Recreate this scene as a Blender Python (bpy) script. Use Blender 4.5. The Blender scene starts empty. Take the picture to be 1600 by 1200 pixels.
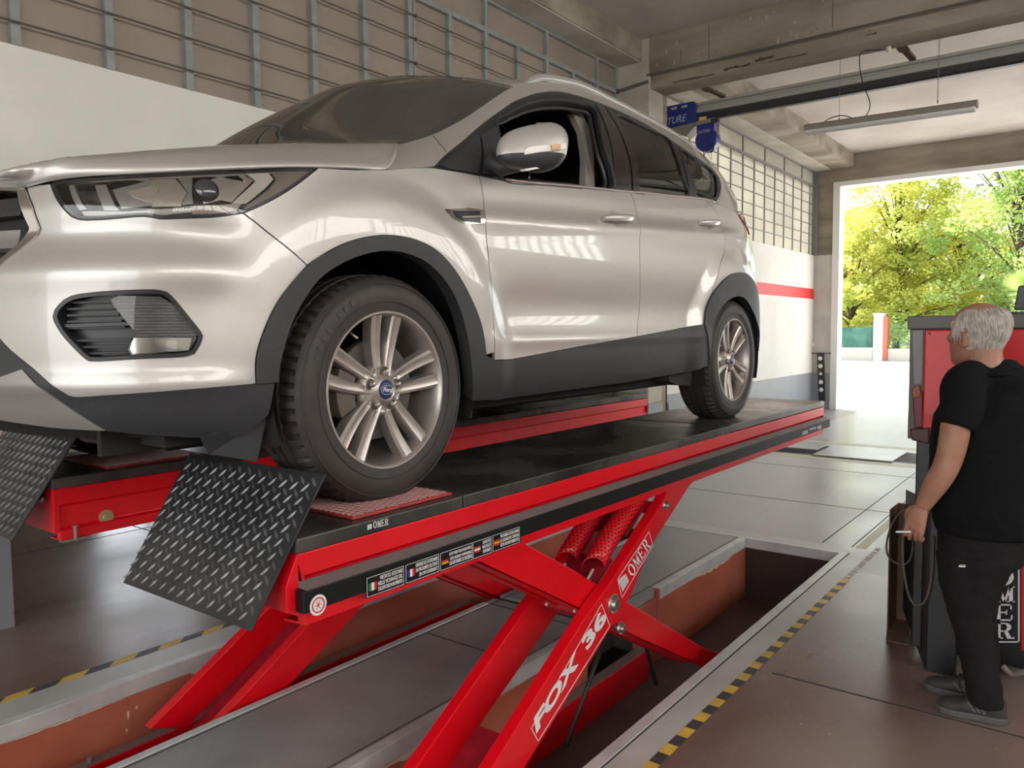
import bpy, bmesh, math, random
import numpy as np
from mathutils import Vector, Matrix
from mathutils.geometry import delaunay_2d_cdt
random.seed(7)
PI = math.pi
sc = bpy.context.scene
COL = sc.collection

# ------------------------------------------------------------------ camera
F, CX, CY = 1222.0, 800.0, 600.0
CAM = np.array([0.0, 0.0, 1.6])
yaw, pitch, roll = [math.radians(a) for a in (37.374, -3.83, -0.477)]
fw = np.array([math.cos(yaw)*math.cos(pitch), math.sin(yaw)*math.cos(pitch), math.sin(pitch)])
r0 = np.array([math.sin(yaw), -math.cos(yaw), 0.0]); u0 = np.cross(r0, fw)
rt = math.cos(roll)*r0 + math.sin(roll)*u0
up = -math.sin(roll)*r0 + math.cos(roll)*u0
cd = bpy.data.cameras.new('camera'); cam = bpy.data.objects.new('camera', cd); COL.objects.link(cam)
cd.sensor_width = 36.0; cd.lens = 36.0*F/1600.0; cd.clip_start = 0.02; cd.clip_end = 400
cam.matrix_world = Matrix(((rt[0], up[0], -fw[0], CAM[0]), (rt[1], up[1], -fw[1], CAM[1]), (rt[2], up[2], -fw[2], CAM[2]), (0, 0, 0, 1)))
sc.camera = cam

def ray(x, y):
    return rt*((x-CX)/F) - up*((y-CY)/F) + fw
def onplane(x, y, ax, val):
    d = ray(x, y); t = (val-CAM[ax])/d[ax]; return CAM + d*t
def project(P):
    q = np.asarray(P, float) - CAM
    z = q @ fw
    return np.stack([CX + F*(q @ rt)/z, CY - F*(q @ up)/z], -1)

# ------------------------------------------------------------------ render look, sky, sun, daylight
sc.view_settings.view_transform = 'Standard'; sc.view_settings.look = 'None'
sc.view_settings.exposure = 0.0; sc.view_settings.gamma = 1.0; sc.view_settings.use_curve_mapping = False
w = bpy.data.worlds.new('world'); sc.world = w; w.use_nodes = True
nt = w.node_tree; nt.nodes.clear()
sky = nt.nodes.new('ShaderNodeTexSky'); sky.sky_type = 'NISHITA'; sky.sun_disc = False
sky.sun_elevation = math.radians(48); sky.sun_rotation = math.radians(20); sky.air_density = 1.2; sky.dust_density = 3.0; sky.ozone_density = 1.0
hs = nt.nodes.new('ShaderNodeHueSaturation'); hs.inputs['Saturation'].default_value = 0.35
bg = nt.nodes.new('ShaderNodeBackground'); bg.inputs['Strength'].default_value = 0.5
wo = nt.nodes.new('ShaderNodeOutputWorld')
nt.links.new(sky.outputs[0], hs.inputs['Color']); nt.links.new(hs.outputs[0], bg.inputs[0]); nt.links.new(bg.outputs[0], wo.inputs[0])

def sunlamp():
    d = bpy.data.lights.new('sun', 'SUN'); d.energy = 15.0; d.angle = math.radians(0.6); d.color = (1.0, 0.95, 0.85)
    o = bpy.data.objects.new('sun', d); COL.objects.link(o)
    o.rotation_euler = Vector((0.42, 0.62, 0.9)).to_track_quat('Z', 'Y').to_euler()   # light comes from +Y, +X
sunlamp()
def area(name, loc, direction, sx, sy, power, col=(1, 1, 1)):
    d = bpy.data.lights.new(name, 'AREA'); d.shape = 'RECTANGLE'; d.size = sx; d.size_y = sy; d.energy = power; d.color = col
    o = bpy.data.objects.new(name, d); COL.objects.link(o); o.location = loc
    o.rotation_euler = (-Vector(direction)).to_track_quat('Z', 'Y').to_euler()
    return o
# area lamps added in the doorways as daylight; the back door is unseen
area('door_fill_back', (-5.9, 0.2, 2.2), (1, 0, -0.05), 7.0, 4.0, 225, (1.0, 0.985, 0.96))
area('door_daylight_far', (16.6, 1.4, 1.8), (-1, 0, -0.2), 5.4, 3.6, 70, (0.90, 0.95, 1.0))

# ------------------------------------------------------------------ helpers
def mat(name, col, rough=0.5, metal=0.0, var=0.0, vscale=3.0, col2=None, bump=0.0, bscale=60.0, coat=0.0, spec=0.5, rvar=0.0, stretch=None):
    m = bpy.data.materials.new(name); m.use_nodes = True
    t = m.node_tree; b = t.nodes['Principled BSDF']
    b.inputs['Base Color'].default_value = (*col, 1); b.inputs['Roughness'].default_value = rough
    b.inputs['Metallic'].default_value = metal; b.inputs['Coat Weight'].default_value = coat
    b.inputs['Coat Roughness'].default_value = 0.04
    b.inputs['Specular IOR Level'].default_value = spec
    if var or col2 or bump or rvar:
        tc = t.nodes.new('ShaderNodeTexCoord'); mp = t.nodes.new('ShaderNodeMapping')
        if stretch: mp.inputs['Scale'].default_value = stretch
        t.links.new(tc.outputs['Object'], mp.inputs[0])
    if var or col2 or rvar:
        n = t.nodes.new('ShaderNodeTexNoise'); n.inputs['Scale'].default_value = vscale; n.inputs['Detail'].default_value = 8; n.inputs['Roughness'].default_value = 0.5
        t.links.new(mp.outputs[0], n.inputs['Vector'])
        cr = t.nodes.new('ShaderNodeValToRGB'); cr.color_ramp.elements[0].position = 0.36; cr.color_ramp.elements[1].position = 0.66
        c2 = col2 if col2 else tuple(min(1, c*(1+var)) for c in col)
        c1 = col if col2 else tuple(c*(1-var) for c in col)
        cr.color_ramp.elements[0].color = (*c1, 1); cr.color_ramp.elements[1].color = (*c2, 1)
        t.links.new(n.outputs['Fac'], cr.inputs[0])
        if var or col2: t.links.new(cr.outputs[0], b.inputs['Base Color'])
        if rvar:
            mr = t.nodes.new('ShaderNodeMapRange'); mr.inputs['From Min'].default_value = 0.3; mr.inputs['From Max'].default_value = 0.7
            mr.inputs['To Min'].default_value = max(0, rough-rvar); mr.inputs['To Max'].default_value = min(1, rough+rvar)
            t.links.new(n.outputs['Fac'], mr.inputs['Value']); t.links.new(mr.outputs[0], b.inputs['Roughness'])
    if bump:
        n2 = t.nodes.new('ShaderNodeTexNoise'); n2.inputs['Scale'].default_value = bscale; n2.inputs['Detail'].default_value = 5
        t.links.new(mp.outputs[0], n2.inputs['Vector'])
        bp = t.nodes.new('ShaderNodeBump'); bp.inputs['Strength'].default_value = bump; bp.inputs['Distance'].default_value = 0.01
        t.links.new(n2.outputs['Fac'], bp.inputs['Height']); t.links.new(bp.outputs[0], b.inputs['Normal'])
    return m
def emit(name, col, s, var=0):
    m = bpy.data.materials.new(name); m.use_nodes = True; t = m.node_tree
    b = t.nodes['Principled BSDF']; b.inputs['Base Color'].default_value = (*col, 1)
    b.inputs['Emission Color'].default_value = (*col, 1); b.inputs['Emission Strength'].default_value = s
    return m
def glass(name, col, rough=0.02, alpha=0.3, tint=None):
    # dark or clear car glass: glossy coat over a tinted see-through layer
    m = bpy.data.materials.new(name); m.use_nodes = True; t = m.node_tree; t.nodes.clear()
    tr = t.nodes.new('ShaderNodeBsdfTransparent'); tr.inputs[0].default_value = (*col, 1)
    gl = t.nodes.new('ShaderNodeBsdfGlossy'); gl.inputs['Roughness'].default_value = rough
    fr = t.nodes.new('ShaderNodeFresnel'); fr.inputs[0].default_value = 1.5
    ad = t.nodes.new('ShaderNodeMath'); ad.operation = 'ADD'; ad.inputs[1].default_value = alpha; ad.use_clamp = True
    mx = t.nodes.new('ShaderNodeMixShader'); o = t.nodes.new('ShaderNodeOutputMaterial')
    t.links.new(fr.outputs[0], ad.inputs[0]); t.links.new(ad.outputs[0], mx.inputs[0]); t.links.new(tr.outputs[0], mx.inputs[1]); t.links.new(gl.outputs[0], mx.inputs[2]); t.links.new(mx.outputs[0], o.inputs[0])
    return m
def translucent(name, col, col2, scale=1.5):
    m = bpy.data.materials.new(name); m.use_nodes = True; t = m.node_tree; t.nodes.clear()
    tc = t.nodes.new('ShaderNodeTexCoord'); n = t.nodes.new('ShaderNodeTexNoise'); n.inputs['Scale'].default_value = scale
    cr = t.nodes.new('ShaderNodeValToRGB'); cr.color_ramp.elements[0].color = (*col, 1); cr.color_ramp.elements[1].color = (*col2, 1)
    a = t.nodes.new('ShaderNodeBsdfTranslucent'); b = t.nodes.new('ShaderNodeBsdfDiffuse')
    mx = t.nodes.new('ShaderNodeMixShader'); mx.inputs[0].default_value = 0.35; o = t.nodes.new('ShaderNodeOutputMaterial')
    t.links.new(tc.outputs['Object'], n.inputs['Vector']); t.links.new(n.outputs['Fac'], cr.inputs[0])
    t.links.new(cr.outputs[0], a.inputs[0]); t.links.new(cr.outputs[0], b.inputs[0])
    t.links.new(a.outputs[0], mx.inputs[1]); t.links.new(b.outputs[0], mx.inputs[2]); t.links.new(mx.outputs[0], o.inputs[0])
    return m

class MB:
    """collects faces for one mesh"""
    def __init__(s): s.v = []; s.f = []; s.mi = []; s.cur = 0
    def add(s, vs, fs):
        b = len(s.v); s.v += [tuple(map(float, p)) for p in vs]; s.f += [tuple(i+b for i in f) for f in fs]; s.mi += [s.cur]*len(fs); return s
    def box(s, x0, x1, y0, y1, z0, z1):
        vs = [(x, y, z) for x in (x0, x1) for y in (y0, y1) for z in (z0, z1)]
        return s.add(vs, [(0, 1, 3, 2), (4, 6, 7, 5), (0, 4, 5, 1), (2, 3, 7, 6), (0, 2, 6, 4), (1, 5, 7, 3)])
    def prism(s, poly, a, b):
        """extrude a closed 3D polygon list by vector (b-a): poly of points, offset vectors a and b"""
        n = len(poly); A = [Vector(p)+Vector(a) for p in poly]; B = [Vector(p)+Vector(b) for p in poly]
        return s.add(A+B, [tuple(range(n))[::-1], tuple(range(n, 2*n))] + [(i, (i+1) % n, n+(i+1) % n, n+i) for i in range(n)])
    def bar(s, p, q, w, h, upv=(0, 0, 1)):
        p, q = Vector(p), Vector(q); d = (q-p).normalized(); sd = d.cross(Vector(upv)); 
        if sd.length < 1e-5: sd = d.cross(Vector((1, 0, 0)))
        sd.normalize(); u = sd.cross(d)
        c = [sd*w/2+u*h/2, -sd*w/2+u*h/2, -sd*w/2-u*h/2, sd*w/2-u*h/2]
        return s.add([p+k for k in c]+[q+k for k in c], [(0, 1, 2, 3), (7, 6, 5, 4), (0, 4, 5, 1), (1, 5, 6, 2), (2, 6, 7, 3), (3, 7, 4, 0)])
    def tube(s, pts, r, n=10, closed=False, caps=True):
        pts = [Vector(p) for p in pts]; m = len(pts); rr = r if hasattr(r, '__len__') else [r]*m
        ref = None; rings = []
        for i, p in enumerate(pts):
            if closed: d = pts[(i+1) % m]-pts[i-1]
            else: d = pts[min(i+1, m-1)]-pts[max(i-1, 0)]
            d.normalize()
            if ref is None:
                ref = Vector((0, 0, 1)) if abs(d.z) < 0.9 else Vector((1, 0, 0))
            a = d.cross(ref); 
            if a.length < 1e-4: a = d.cross(Vector((0, 1, 0)))
            a.normalize(); b = a.cross(d); ref = b
            rings.append([p + (a*math.cos(2*PI*k/n)+b*math.sin(2*PI*k/n))*rr[i] for k in range(n)])
        vs = [q for R in rings for q in R]; fs = []
        for i in range(m if closed else m-1):
            j = (i+1) % m
            fs += [(i*n+k, i*n+(k+1) % n, j*n+(k+1) % n, j*n+k) for k in range(n)]
        if caps and not closed: fs += [tuple(range(n))[::-1], tuple((m-1)*n+k for k in range(n))]
        return s.add(vs, fs)
    def lathe(s, prof, c, axis='z', n=32, a0=0, a1=2*PI):
        """prof: (r, h) list around axis through c"""
        full = abs(a1-a0-2*PI) < 1e-6; k = n if full else n+1; vs = []
        for i in range(k):
            a = a0+(a1-a0)*i/n
            for r, h in prof:
                x, y = r*math.cos(a), r*math.sin(a)
                vs.append((c[0]+x, c[1]+y, c[2]+h) if axis == 'z' else (c[0]+x, c[1]+h, c[2]+y) if axis == 'y' else (c[0]+h, c[1]+x, c[2]+y))
        m = len(prof); fs = []
        for i in range(n):
            j = (i+1) % k
            for q in range(m-1): fs.append((i*m+q, j*m+q, j*m+q+1, i*m+q+1))
        return s.add(vs, fs)
    def grid(s, P):
        """P[i][j] of points"""
        a, b = len(P), len(P[0]); return s.add([p for r in P for p in r], [(i*b+j, (i+1)*b+j, (i+1)*b+j+1, i*b+j+1) for i in range(a-1) for j in range(b-1)])
    def build(s, name, m, parent=None, smooth=False, bevel=0, solid=0, sub=0, angle=None, weld=False):
        me = bpy.data.meshes.new(name); me.from_pydata(s.v, [], s.f)
        for q in (m if isinstance(m, (list, tuple)) else [m]): me.materials.append(q)
        if any(s.mi): me.polygons.foreach_set('material_index', s.mi)
        bm = bmesh.new(); bm.from_mesh(me)
        if weld: bmesh.ops.remove_doubles(bm, verts=bm.verts, dist=1e-5)
        bmesh.ops.recalc_face_normals(bm, faces=bm.faces)
        bm.to_mesh(me); bm.free()
        o = bpy.data.objects.new(name, me); COL.objects.link(o)
        if parent:
            o.parent = parent; o.matrix_parent_inverse = Matrix.Translation(parent.location).inverted() if parent.type == 'EMPTY' else Matrix()
        if smooth:
            me.polygons.foreach_set('use_smooth', [True]*len(me.polygons))
            if angle: me.set_sharp_from_angle(angle=math.radians(angle))
        if solid:
            q = o.modifiers.new('solid', 'SOLIDIFY'); q.thickness = solid; q.offset = -1
        if sub:
            q = o.modifiers.new('sub', 'SUBSURF'); q.levels = sub; q.render_levels = sub
        if bevel:
            q = o.modifiers.new('bevel', 'BEVEL'); q.width = bevel; q.segments = 2; q.limit_method = 'ANGLE'; q.angle_limit = math.radians(40)
        return o
def thing(name, label, cat, loc=(0, 0, 0), group=None):
    o = bpy.data.objects.new(name, None); COL.objects.link(o); o.location = loc; o.empty_display_size = 0.1
    return tag(o, label, cat, group)
def tag(o, label=None, cat=None, group=None, kind=None):
    if label: o['label'] = label
    if cat: o['category'] = cat
    if group: o['group'] = group
    if kind: o['kind'] = kind
    return o
def struct(mb, name, m, parent=None, **k):
    o = mb.build(name, m, parent, **k); o['kind'] = 'structure'; return o
def note(o, label): o['label'] = label; return o

def text_mb(txt, size, bold=0.0, space=1.0, shear=0.0, extrude=0.0006, align='CENTER', sx=1.0):
    """vertices/faces of a line of lettering, in its own xy plane"""
    c = bpy.data.curves.new('t', 'FONT'); c.body = txt; c.size = size; c.offset = bold; c.space_character = space; c.shear = shear; c.extrude = extrude
    c.align_x = align; c.align_y = 'CENTER'; c.resolution_u = 4
    o = bpy.data.objects.new('t', c); me = bpy.data.meshes.new_from_object(o)
    vs = [(v.co.x*sx, v.co.y, v.co.z) for v in me.vertices]; fs = [tuple(p.vertices) for p in me.polygons]
    bpy.data.objects.remove(o); bpy.data.curves.remove(c); bpy.data.meshes.remove(me)
    return vs, fs
def place(vs, origin, xd, yd):
    xd = Vector(xd).normalized(); yd = Vector(yd).normalized(); zd = xd.cross(yd); o = Vector(origin)
    return [o+xd*v[0]+yd*v[1]+zd*v[2] for v in vs]
def rect2(x0, x1, y0, y1): return [(x0, y0), (x1, y0), (x1, y1), (x0, y1)]
def slab_letter(ch):
    """slab-serif capitals as convex polygons in a 1 x 1 cell"""
    P = []
    if ch == 'O':
        n = 28
        for i in range(n):
            a, b = 2*PI*i/n, 2*PI*(i+1)/n
            P.append([(0.5+0.5*math.cos(a), 0.5+0.5*math.sin(a)), (0.5+0.5*math.cos(b), 0.5+0.5*math.sin(b)), (0.5+0.27*math.cos(b), 0.5+0.40*math.sin(b)), (0.5+0.27*math.cos(a), 0.5+0.40*math.sin(a))])
    if ch == 'M':
        P += [rect2(0.12, 0.22, 0, 1), rect2(0.76, 0.96, 0, 1), [(0.12, 1), (0.34, 1), (0.62, 0.0), (0.48, 0.0)], [(0.48, 0.0), (0.60, 0.0), (0.90, 1), (0.76, 1)],
              rect2(0.0, 0.34, 0.93, 1), rect2(0.74, 1.06, 0.93, 1), rect2(0.0, 0.34, 0, 0.07), rect2(0.66, 1.06, 0, 0.07)]
    if ch == 'E':
        P += [rect2(0.12, 0.34, 0, 1), rect2(0, 0.9, 0.91, 1), rect2(0, 0.94, 0, 0.09), rect2(0.3, 0.66, 0.46, 0.55), rect2(0.82, 0.9, 0.68, 1), rect2(0.86, 0.94, 0, 0.34), rect2(0.6, 0.67, 0.36, 0.65)]
    if ch == 'R':
        P += [rect2(0.12, 0.34, 0, 1), rect2(0, 0.55, 0.92, 1), rect2(0.3, 0.58, 0.44, 0.52), rect2(0, 0.46, 0, 0.08)]
        n = 12
        for i in range(n):
            a, b = -PI/2+PI*i/n, -PI/2+PI*(i+1)/n
            f = lambda r, q, t: (0.52+r*math.cos(t), 0.72+q*math.sin(t))
            P.append([f(0.36, 0.28, a), f(0.36, 0.28, b), f(0.14, 0.2, b), f(0.14, 0.2, a)])
        P += [[(0.48, 0.50), (0.70, 0.46), (0.88, 0.06), (0.66, 0.06)], rect2(0.66, 1.04, 0, 0.08)]
    return P
def omer_vf(h, wd, vertical=False, gap=0.12, slant=0.0):
    vs, fs = [], []
    for k, ch in enumerate('OMER'):
        for poly in slab_letter(ch):
            b = len(vs)
            for x, y in poly:
                X = (k*(1+gap)+x)*wd if not vertical else x*wd
                Y = y*h - (k*(1+gap)*h if vertical else 0)
                vs.append((X+slant*Y, Y, 0))
            fs.append(tuple(range(b, b+len(poly))))
    return vs, fs
# ------------------------------------------------------------------ materials
M = {}
M['white_wall'] = mat('white wall paint', (0.76, 0.75, 0.69), 0.6, var=0.05, vscale=1.2, bump=0.15, bscale=40)
M['grey_wall'] = mat('grey wall paint', (0.27, 0.29, 0.31), 0.5, var=0.06, vscale=2)
M['ceiling'] = mat('whitewashed ceiling', (0.46, 0.42, 0.38), 0.85, col2=(0.56, 0.52, 0.48), vscale=1.3, bump=0.3, bscale=12)
M['concrete'] = mat('raw concrete', (0.20, 0.17, 0.13), 0.85, col2=(0.38, 0.335, 0.27), vscale=2.2, bump=0.6, bscale=22, stretch=(1, 0.35, 1.6))
M['pale_concrete'] = mat('pale concrete', (0.40, 0.37, 0.31), 0.85, col2=(0.53, 0.50, 0.44), vscale=2.5, bump=0.35, bscale=25)
M['panel'] = mat('beige panel', (0.27, 0.225, 0.18), 0.6, col2=(0.33, 0.275, 0.225), vscale=1.3, bump=0.05)
M['mullion'] = mat('grey steel bar', (0.27, 0.29, 0.275), 0.5, var=0.12, vscale=9)
M['rod'] = mat('dark steel rod', (0.10, 0.085, 0.07), 0.6)
M['frame_white'] = mat('white door frame', (0.78, 0.78, 0.77), 0.45, var=0.03)
M['red_stripe'] = mat('red wall stripe', (0.72, 0.035, 0.03), 0.45)
M['floor_brown'] = mat('worn red brown floor', (0.185, 0.105, 0.09), 0.30, col2=(0.30, 0.235, 0.215), vscale=0.9, bump=0.05, bscale=9, rvar=0.10, stretch=(0.45, 1.1, 1))
M['floor_grey'] = mat('worn grey floor', (0.34, 0.345, 0.345), 0.34, col2=(0.46, 0.46, 0.445), vscale=1.3, bump=0.05, bscale=8, rvar=0.08, stretch=(0.5, 1.2, 1))
M['grey_paint'] = mat('grey floor paint', (0.25, 0.255, 0.25), 0.36, col2=(0.33, 0.33, 0.325), vscale=2.3, rvar=0.08)
M['border'] = mat('pale grey border paint', (0.46, 0.465, 0.45), 0.38, col2=(0.56, 0.565, 0.55), vscale=2.3, rvar=0.08)
M['edge_steel'] = mat('galvanised edge', (0.62, 0.63, 0.63), 0.4, metal=0.2, var=0.12, vscale=6)
M['pit_red'] = mat('pit wall red paint', (0.40, 0.10, 0.055), 0.55, col2=(0.50, 0.15, 0.09), vscale=2.5, bump=0.2, bscale=30)
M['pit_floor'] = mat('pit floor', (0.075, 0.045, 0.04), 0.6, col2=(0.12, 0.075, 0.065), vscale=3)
M['plaster'] = mat('bare plaster', (0.62, 0.55, 0.40), 0.9)
M['joint'] = mat('dark joint', (0.05, 0.047, 0.045), 0.8)
M['yellow'] = mat('yellow tape', (0.70, 0.47, 0.06), 0.5, var=0.15, vscale=12)
M['black_tape'] = mat('black tape', (0.045, 0.043, 0.045), 0.5, var=0.2, vscale=12)
M['cream'] = mat('cream wall', (0.70, 0.64, 0.49), 0.7, var=0.06)
M['dark'] = mat('dark void', (0.015, 0.013, 0.012), 0.8)
M['brown_board'] = mat('brown board', (0.17, 0.115, 0.08), 0.8, var=0.2, vscale=30, stretch=(6, 1, 1))
M['pane'] = translucent('frosted pane', (0.40, 0.39, 0.35), (0.56, 0.55, 0.50))
M['pane_lit'] = emit('daylit frosted window', (1.0, 0.98, 0.94), 6.2)
M['steel_plate'] = mat('steel cover plate', (0.36, 0.37, 0.37), 0.35, metal=0.4, var=0.1, vscale=4)
M['paving'] = mat('outdoor paving', (0.55, 0.52, 0.48), 0.85, var=0.12, vscale=0.8)
M['road'] = mat('outdoor road', (0.50, 0.49, 0.47), 0.9, var=0.08, vscale=0.4)

XE = 16.2
WY = 4.75            # left wall
H = 4.97             # ceiling
# pits: lift 1 Y 1.49-2.17, lift 2 Y 2.90-3.55, X 0.0-5.77
PX0, PX1 = -0.4, 5.78
b = MB().box(-6, 5.4, -6, 1.27, -0.7, 0).box(-6, PX0-0.15, 1.27, 9.5, -0.7, 0).box(PX0-0.15, 6.4, 3.81, 9.5, -0.7, 0)
struct(b, 'floor', M['floor_brown'])
b = MB().box(5.4, XE, -6, 1.27, -0.7, 0).box(6.4, XE, 3.81, 9.5, -0.7, 0)
struct(b, 'floor', mat('worn lilac grey floor', (0.26, 0.225, 0.225), 0.36, col2=(0.37, 0.35, 0.35), vscale=0.9, bump=0.05, bscale=9, rvar=0.08, stretch=(0.45, 1.1, 1)))
b = MB().box(PX1+0.2, 10.12, 1.27, 3.81, -0.7, 0).box(11.05, XE, 1.27, 3.81, -0.7, 0)
b.box(10.12, 11.05, 1.27, 1.5, -0.7, 0).box(10.12, 11.05, 1.5, 3.81, -0.7, -0.16)
struct(b, 'floor', M['floor_grey'])
b = MB()
b.box(PX0, PX1+0.04, 1.27, 1.435, -0.7, 0.0); b.box(PX0, PX1+0.04, 3.61, 3.81, -0.7, 0.0)          # painted borders
b.box(PX0-0.15, PX0, 1.27, 3.81, -0.7, 0.0); b.box(PX1+0.04, 5.98, 1.27, 3.81, -0.7, 0.0)
struct(b, 'floor', M['border']); b = MB()
b.box(PX0, 3.50, 2.22, 2.86, -0.7, 0.0); b.box(4.33, PX1+0.04, 2.22, 2.86, -0.7, 0.0)       # island between the pits
b.box(3.515, 3.60, 2.19, 2.90, -0.05, -0.004); b.box(3.66, 4.33, 2.19, 2.90, -0.05, -0.003)                          # cover plates over the cross channel
b.box(3.50, 4.33, 2.50, 2.58, -0.7, -0.05)
struct(b, 'floor', M['grey_paint'])
# galvanised edge angles round the pits
b = MB()
for (y0, y1) in ((1.435, 1.485), (2.17, 2.22), (2.86, 2.90), (3.555, 3.61)):
    if y0 in (2.17, 2.86): b.box(PX0, 3.50, y0, y1, -0.07, 0.004); b.box(4.33, PX1, y0, y1, -0.07, 0.004)
    else: b.box(PX0, PX1+0.04, y0, y1, -0.07, 0.004)
b.box(PX1, PX1+0.04, 1.485, 3.555, -0.07, 0.004)
struct(b, 'trim_1', M['edge_steel'], bevel=0.003)
b = MB()
for (y0, y1) in ((1.425, 1.431), (2.235, 2.239), (2.843, 2.847)): b.box(PX0, PX1+0.04, y0, y1, 0, 0.0015)
for x in (2.95, 3.50): b.box(x, x+0.008, 2.24, 2.84, 0, 0.0015)
b.box(3.60, 3.66, 2.2, 2.89, -0.06, -0.02)
struct(b, 'trim_2', M['joint'])
# pit walls and bottoms
b = MB()
b.box(PX0, PX1, 1.40, 1.484, -0.7, -0.07); b.box(PX0, PX1, 3.556, 3.61, -0.7, -0.07)
b.box(PX0, 3.49, 2.171, 2.22, -0.7, -0.07); b.box(4.33, PX1, 2.171, 2.22, -0.7, -0.07)
b.box(PX0, 3.49, 2.86, 2.899, -0.7, -0.07); b.box(4.33, PX1, 2.86, 2.899, -0.7, -0.07)
struct(MB().box(PX1-0.002, PX1+0.04, 1.485, 3.555, -0.7, -0.07), 'wall_pit', mat('shaded pit end', (0.05, 0.03, 0.025), 0.7)); b.box(PX0-0.1, PX0, 1.485, 3.555, -0.7, -0.004)  # end wall coloured near black to carry the shade of the pit
b.box(3.49, 3.50, 2.2, 2.88, -0.7, -0.05)
struct(b, 'wall_pit', M['pit_red'])
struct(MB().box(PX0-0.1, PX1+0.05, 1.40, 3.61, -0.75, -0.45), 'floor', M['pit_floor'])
struct(MB().box(3.50, 4.02, 2.40, 2.42, -0.45, -0.05), 'wall_pit', M['brown_board'])
struct(MB().box(4.02, 4.33, 2.172, 2.19, -0.45, -0.05).box(4.30, 4.33, 2.165, 2.20, -0.45, 0.0), 'wall_pit', M['pit_red'], bevel=0.003)
# chipped plaster under the edge of the left pit wall
b = MB()
def blotch(b, y, x0, x1, z0, z1, n, seed, t=0.002):
    rr = random.Random(seed); pts = [(x0, z1)]
    for i in range(n+1): pts.append((x0+(x1-x0)*i/n, z1-(z1-z0)*math.sin(PI*min(1, max(0.02, i/n)))**0.6*rr.uniform(0.35, 1)))
    pts.append((x1, z1)); P = [(x, y, z) for x, z in pts]
    b.prism(P, (0, 0, 0), (0, -t, 0))
blotch(b, 3.556, 2.02, 2.42, -0.125, -0.07, 12, 3); blotch(b, 3.556, 1.2, 1.7, -0.08, -0.07, 20, 5)
for x, z, l in ((1.70, -0.14, 0.05), (1.74, -0.13, 0.03), (1.69, -0.22, 0.02), (2.02, -0.19, 0.015)): blotch(b, 3.556, x, x+0.012, z-l, z, 4, int(x*100))
blotch(b, 2.171, 1.85, 2.5, -0.1, -0.07, 14, 8); blotch(b, 2.171, 4.9, 5.5, -0.1, -0.07, 16, 9)
struct(b, 'trim_3', M['plaster'])
# floor joints
b = MB()
for x in (7.32, 9.2): b.box(x, x+0.012, -6, WY, 0, 0.0012)
b.box(3.55, 3.56, -6, 1.2, 0, 0.0012); b.box(2.2, 2.21, -6, 1.2, 0, 0.0012)
for y in (1.45, 1.66): b.box(6.0, 10.1, y, y+0.008, 0, 0.0012)
b.box(-6, 9, 6.3, 6.31, 0, 0.0012); b.box(3.2, 3.21, 3.9, 9, 0, 0.0012)
struct(b, 'trim_4', M['joint'])
struct(MB().box(6.0, 10.1, 1.36, 1.43, 0, 0.001).box(9.85, 10.05, 1.6, 3.8, 0, 0.001).box(11.3, 11.5, 0.5, 3.8, 0, 0.001), 'trim_5', mat('worn yellow line', (0.50, 0.48, 0.33), 0.5, var=0.15, vscale=8))

# hazard tapes: black and yellow squares
def tape(y, x0, x1, wd, L, skew, name, label):
    by, bk = MB(), MB(); x = x0; k = 0
    while x < x1:
        tgt = by if k % 2 else bk
        tgt.prism([(x, y, 0), (x+L, y, 0), (x+L+skew, y+wd, 0), (x+skew, y+wd, 0)], (0, 0, 0.0002), (0, 0, 0.0022)); x += L; k += 1
    t = thing(name, label, 'tape', (x0, y, 0.0))
    tag(by.build('yellow_square', M['yellow'], t), kind='stuff'); tag(bk.build('black_square', M['black_tape'], t), kind='stuff')
tape(1.266, 1.6, 5.15, 0.045, 0.078, 0.0, 'hazard_tape', 'black and yellow hazard tape on the floor right of the near pit')
tape(3.79, 0.9, 5.6, 0.05, 0.12, 0.05, 'hazard_tape', 'black and yellow hazard tape on the floor behind the far pit')
# worn dashes of an old tape beyond the pits
b = MB(); rr = random.Random(2)
for i in range(26):
    x = 6.6+i*0.13; y = 3.72; b.box(x, x+0.07, y+rr.uniform(-0.01, 0.01), y+0.05, 0, 0.0015)
tag(b.build('worn_tape', mat('worn pale tape', (0.45, 0.40, 0.25), 0.6)), 'worn pale yellow tape dashes on the grey floor beyond the far pit', 'tape', kind='stuff')
b = MB(); rr = random.Random(12); x = 5.16
while x < 6.0:
    l = rr.uniform(0.03, 0.09); b.prism([(x, 1.27, 0), (x+l, 1.27+rr.uniform(0, .01), 0), (x+l*0.9, 1.31, 0), (x+rr.uniform(0, .02), 1.305, 0)], (0, 0, 0.0004), (0, 0, 0.0016)); x += l+rr.uniform(0.005, 0.03)
for i in range(34):
    x, y = rr.uniform(1.9, 4.2), rr.uniform(-0.2, 1.15); r = rr.uniform(0.003, 0.010); b.prism([(x+r*rr.uniform(.6, 1.5)*math.cos(a), y+r*rr.uniform(.5, 1.1)*math.sin(a), 0) for a in np.linspace(0, 2*PI, 8)[:-1]], (0, 0, 0.0004), (0, 0, 0.001))
struct(b, 'trim_17', mat('pale paint flecks', (0.42, 0.37, 0.34), 0.6))

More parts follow.
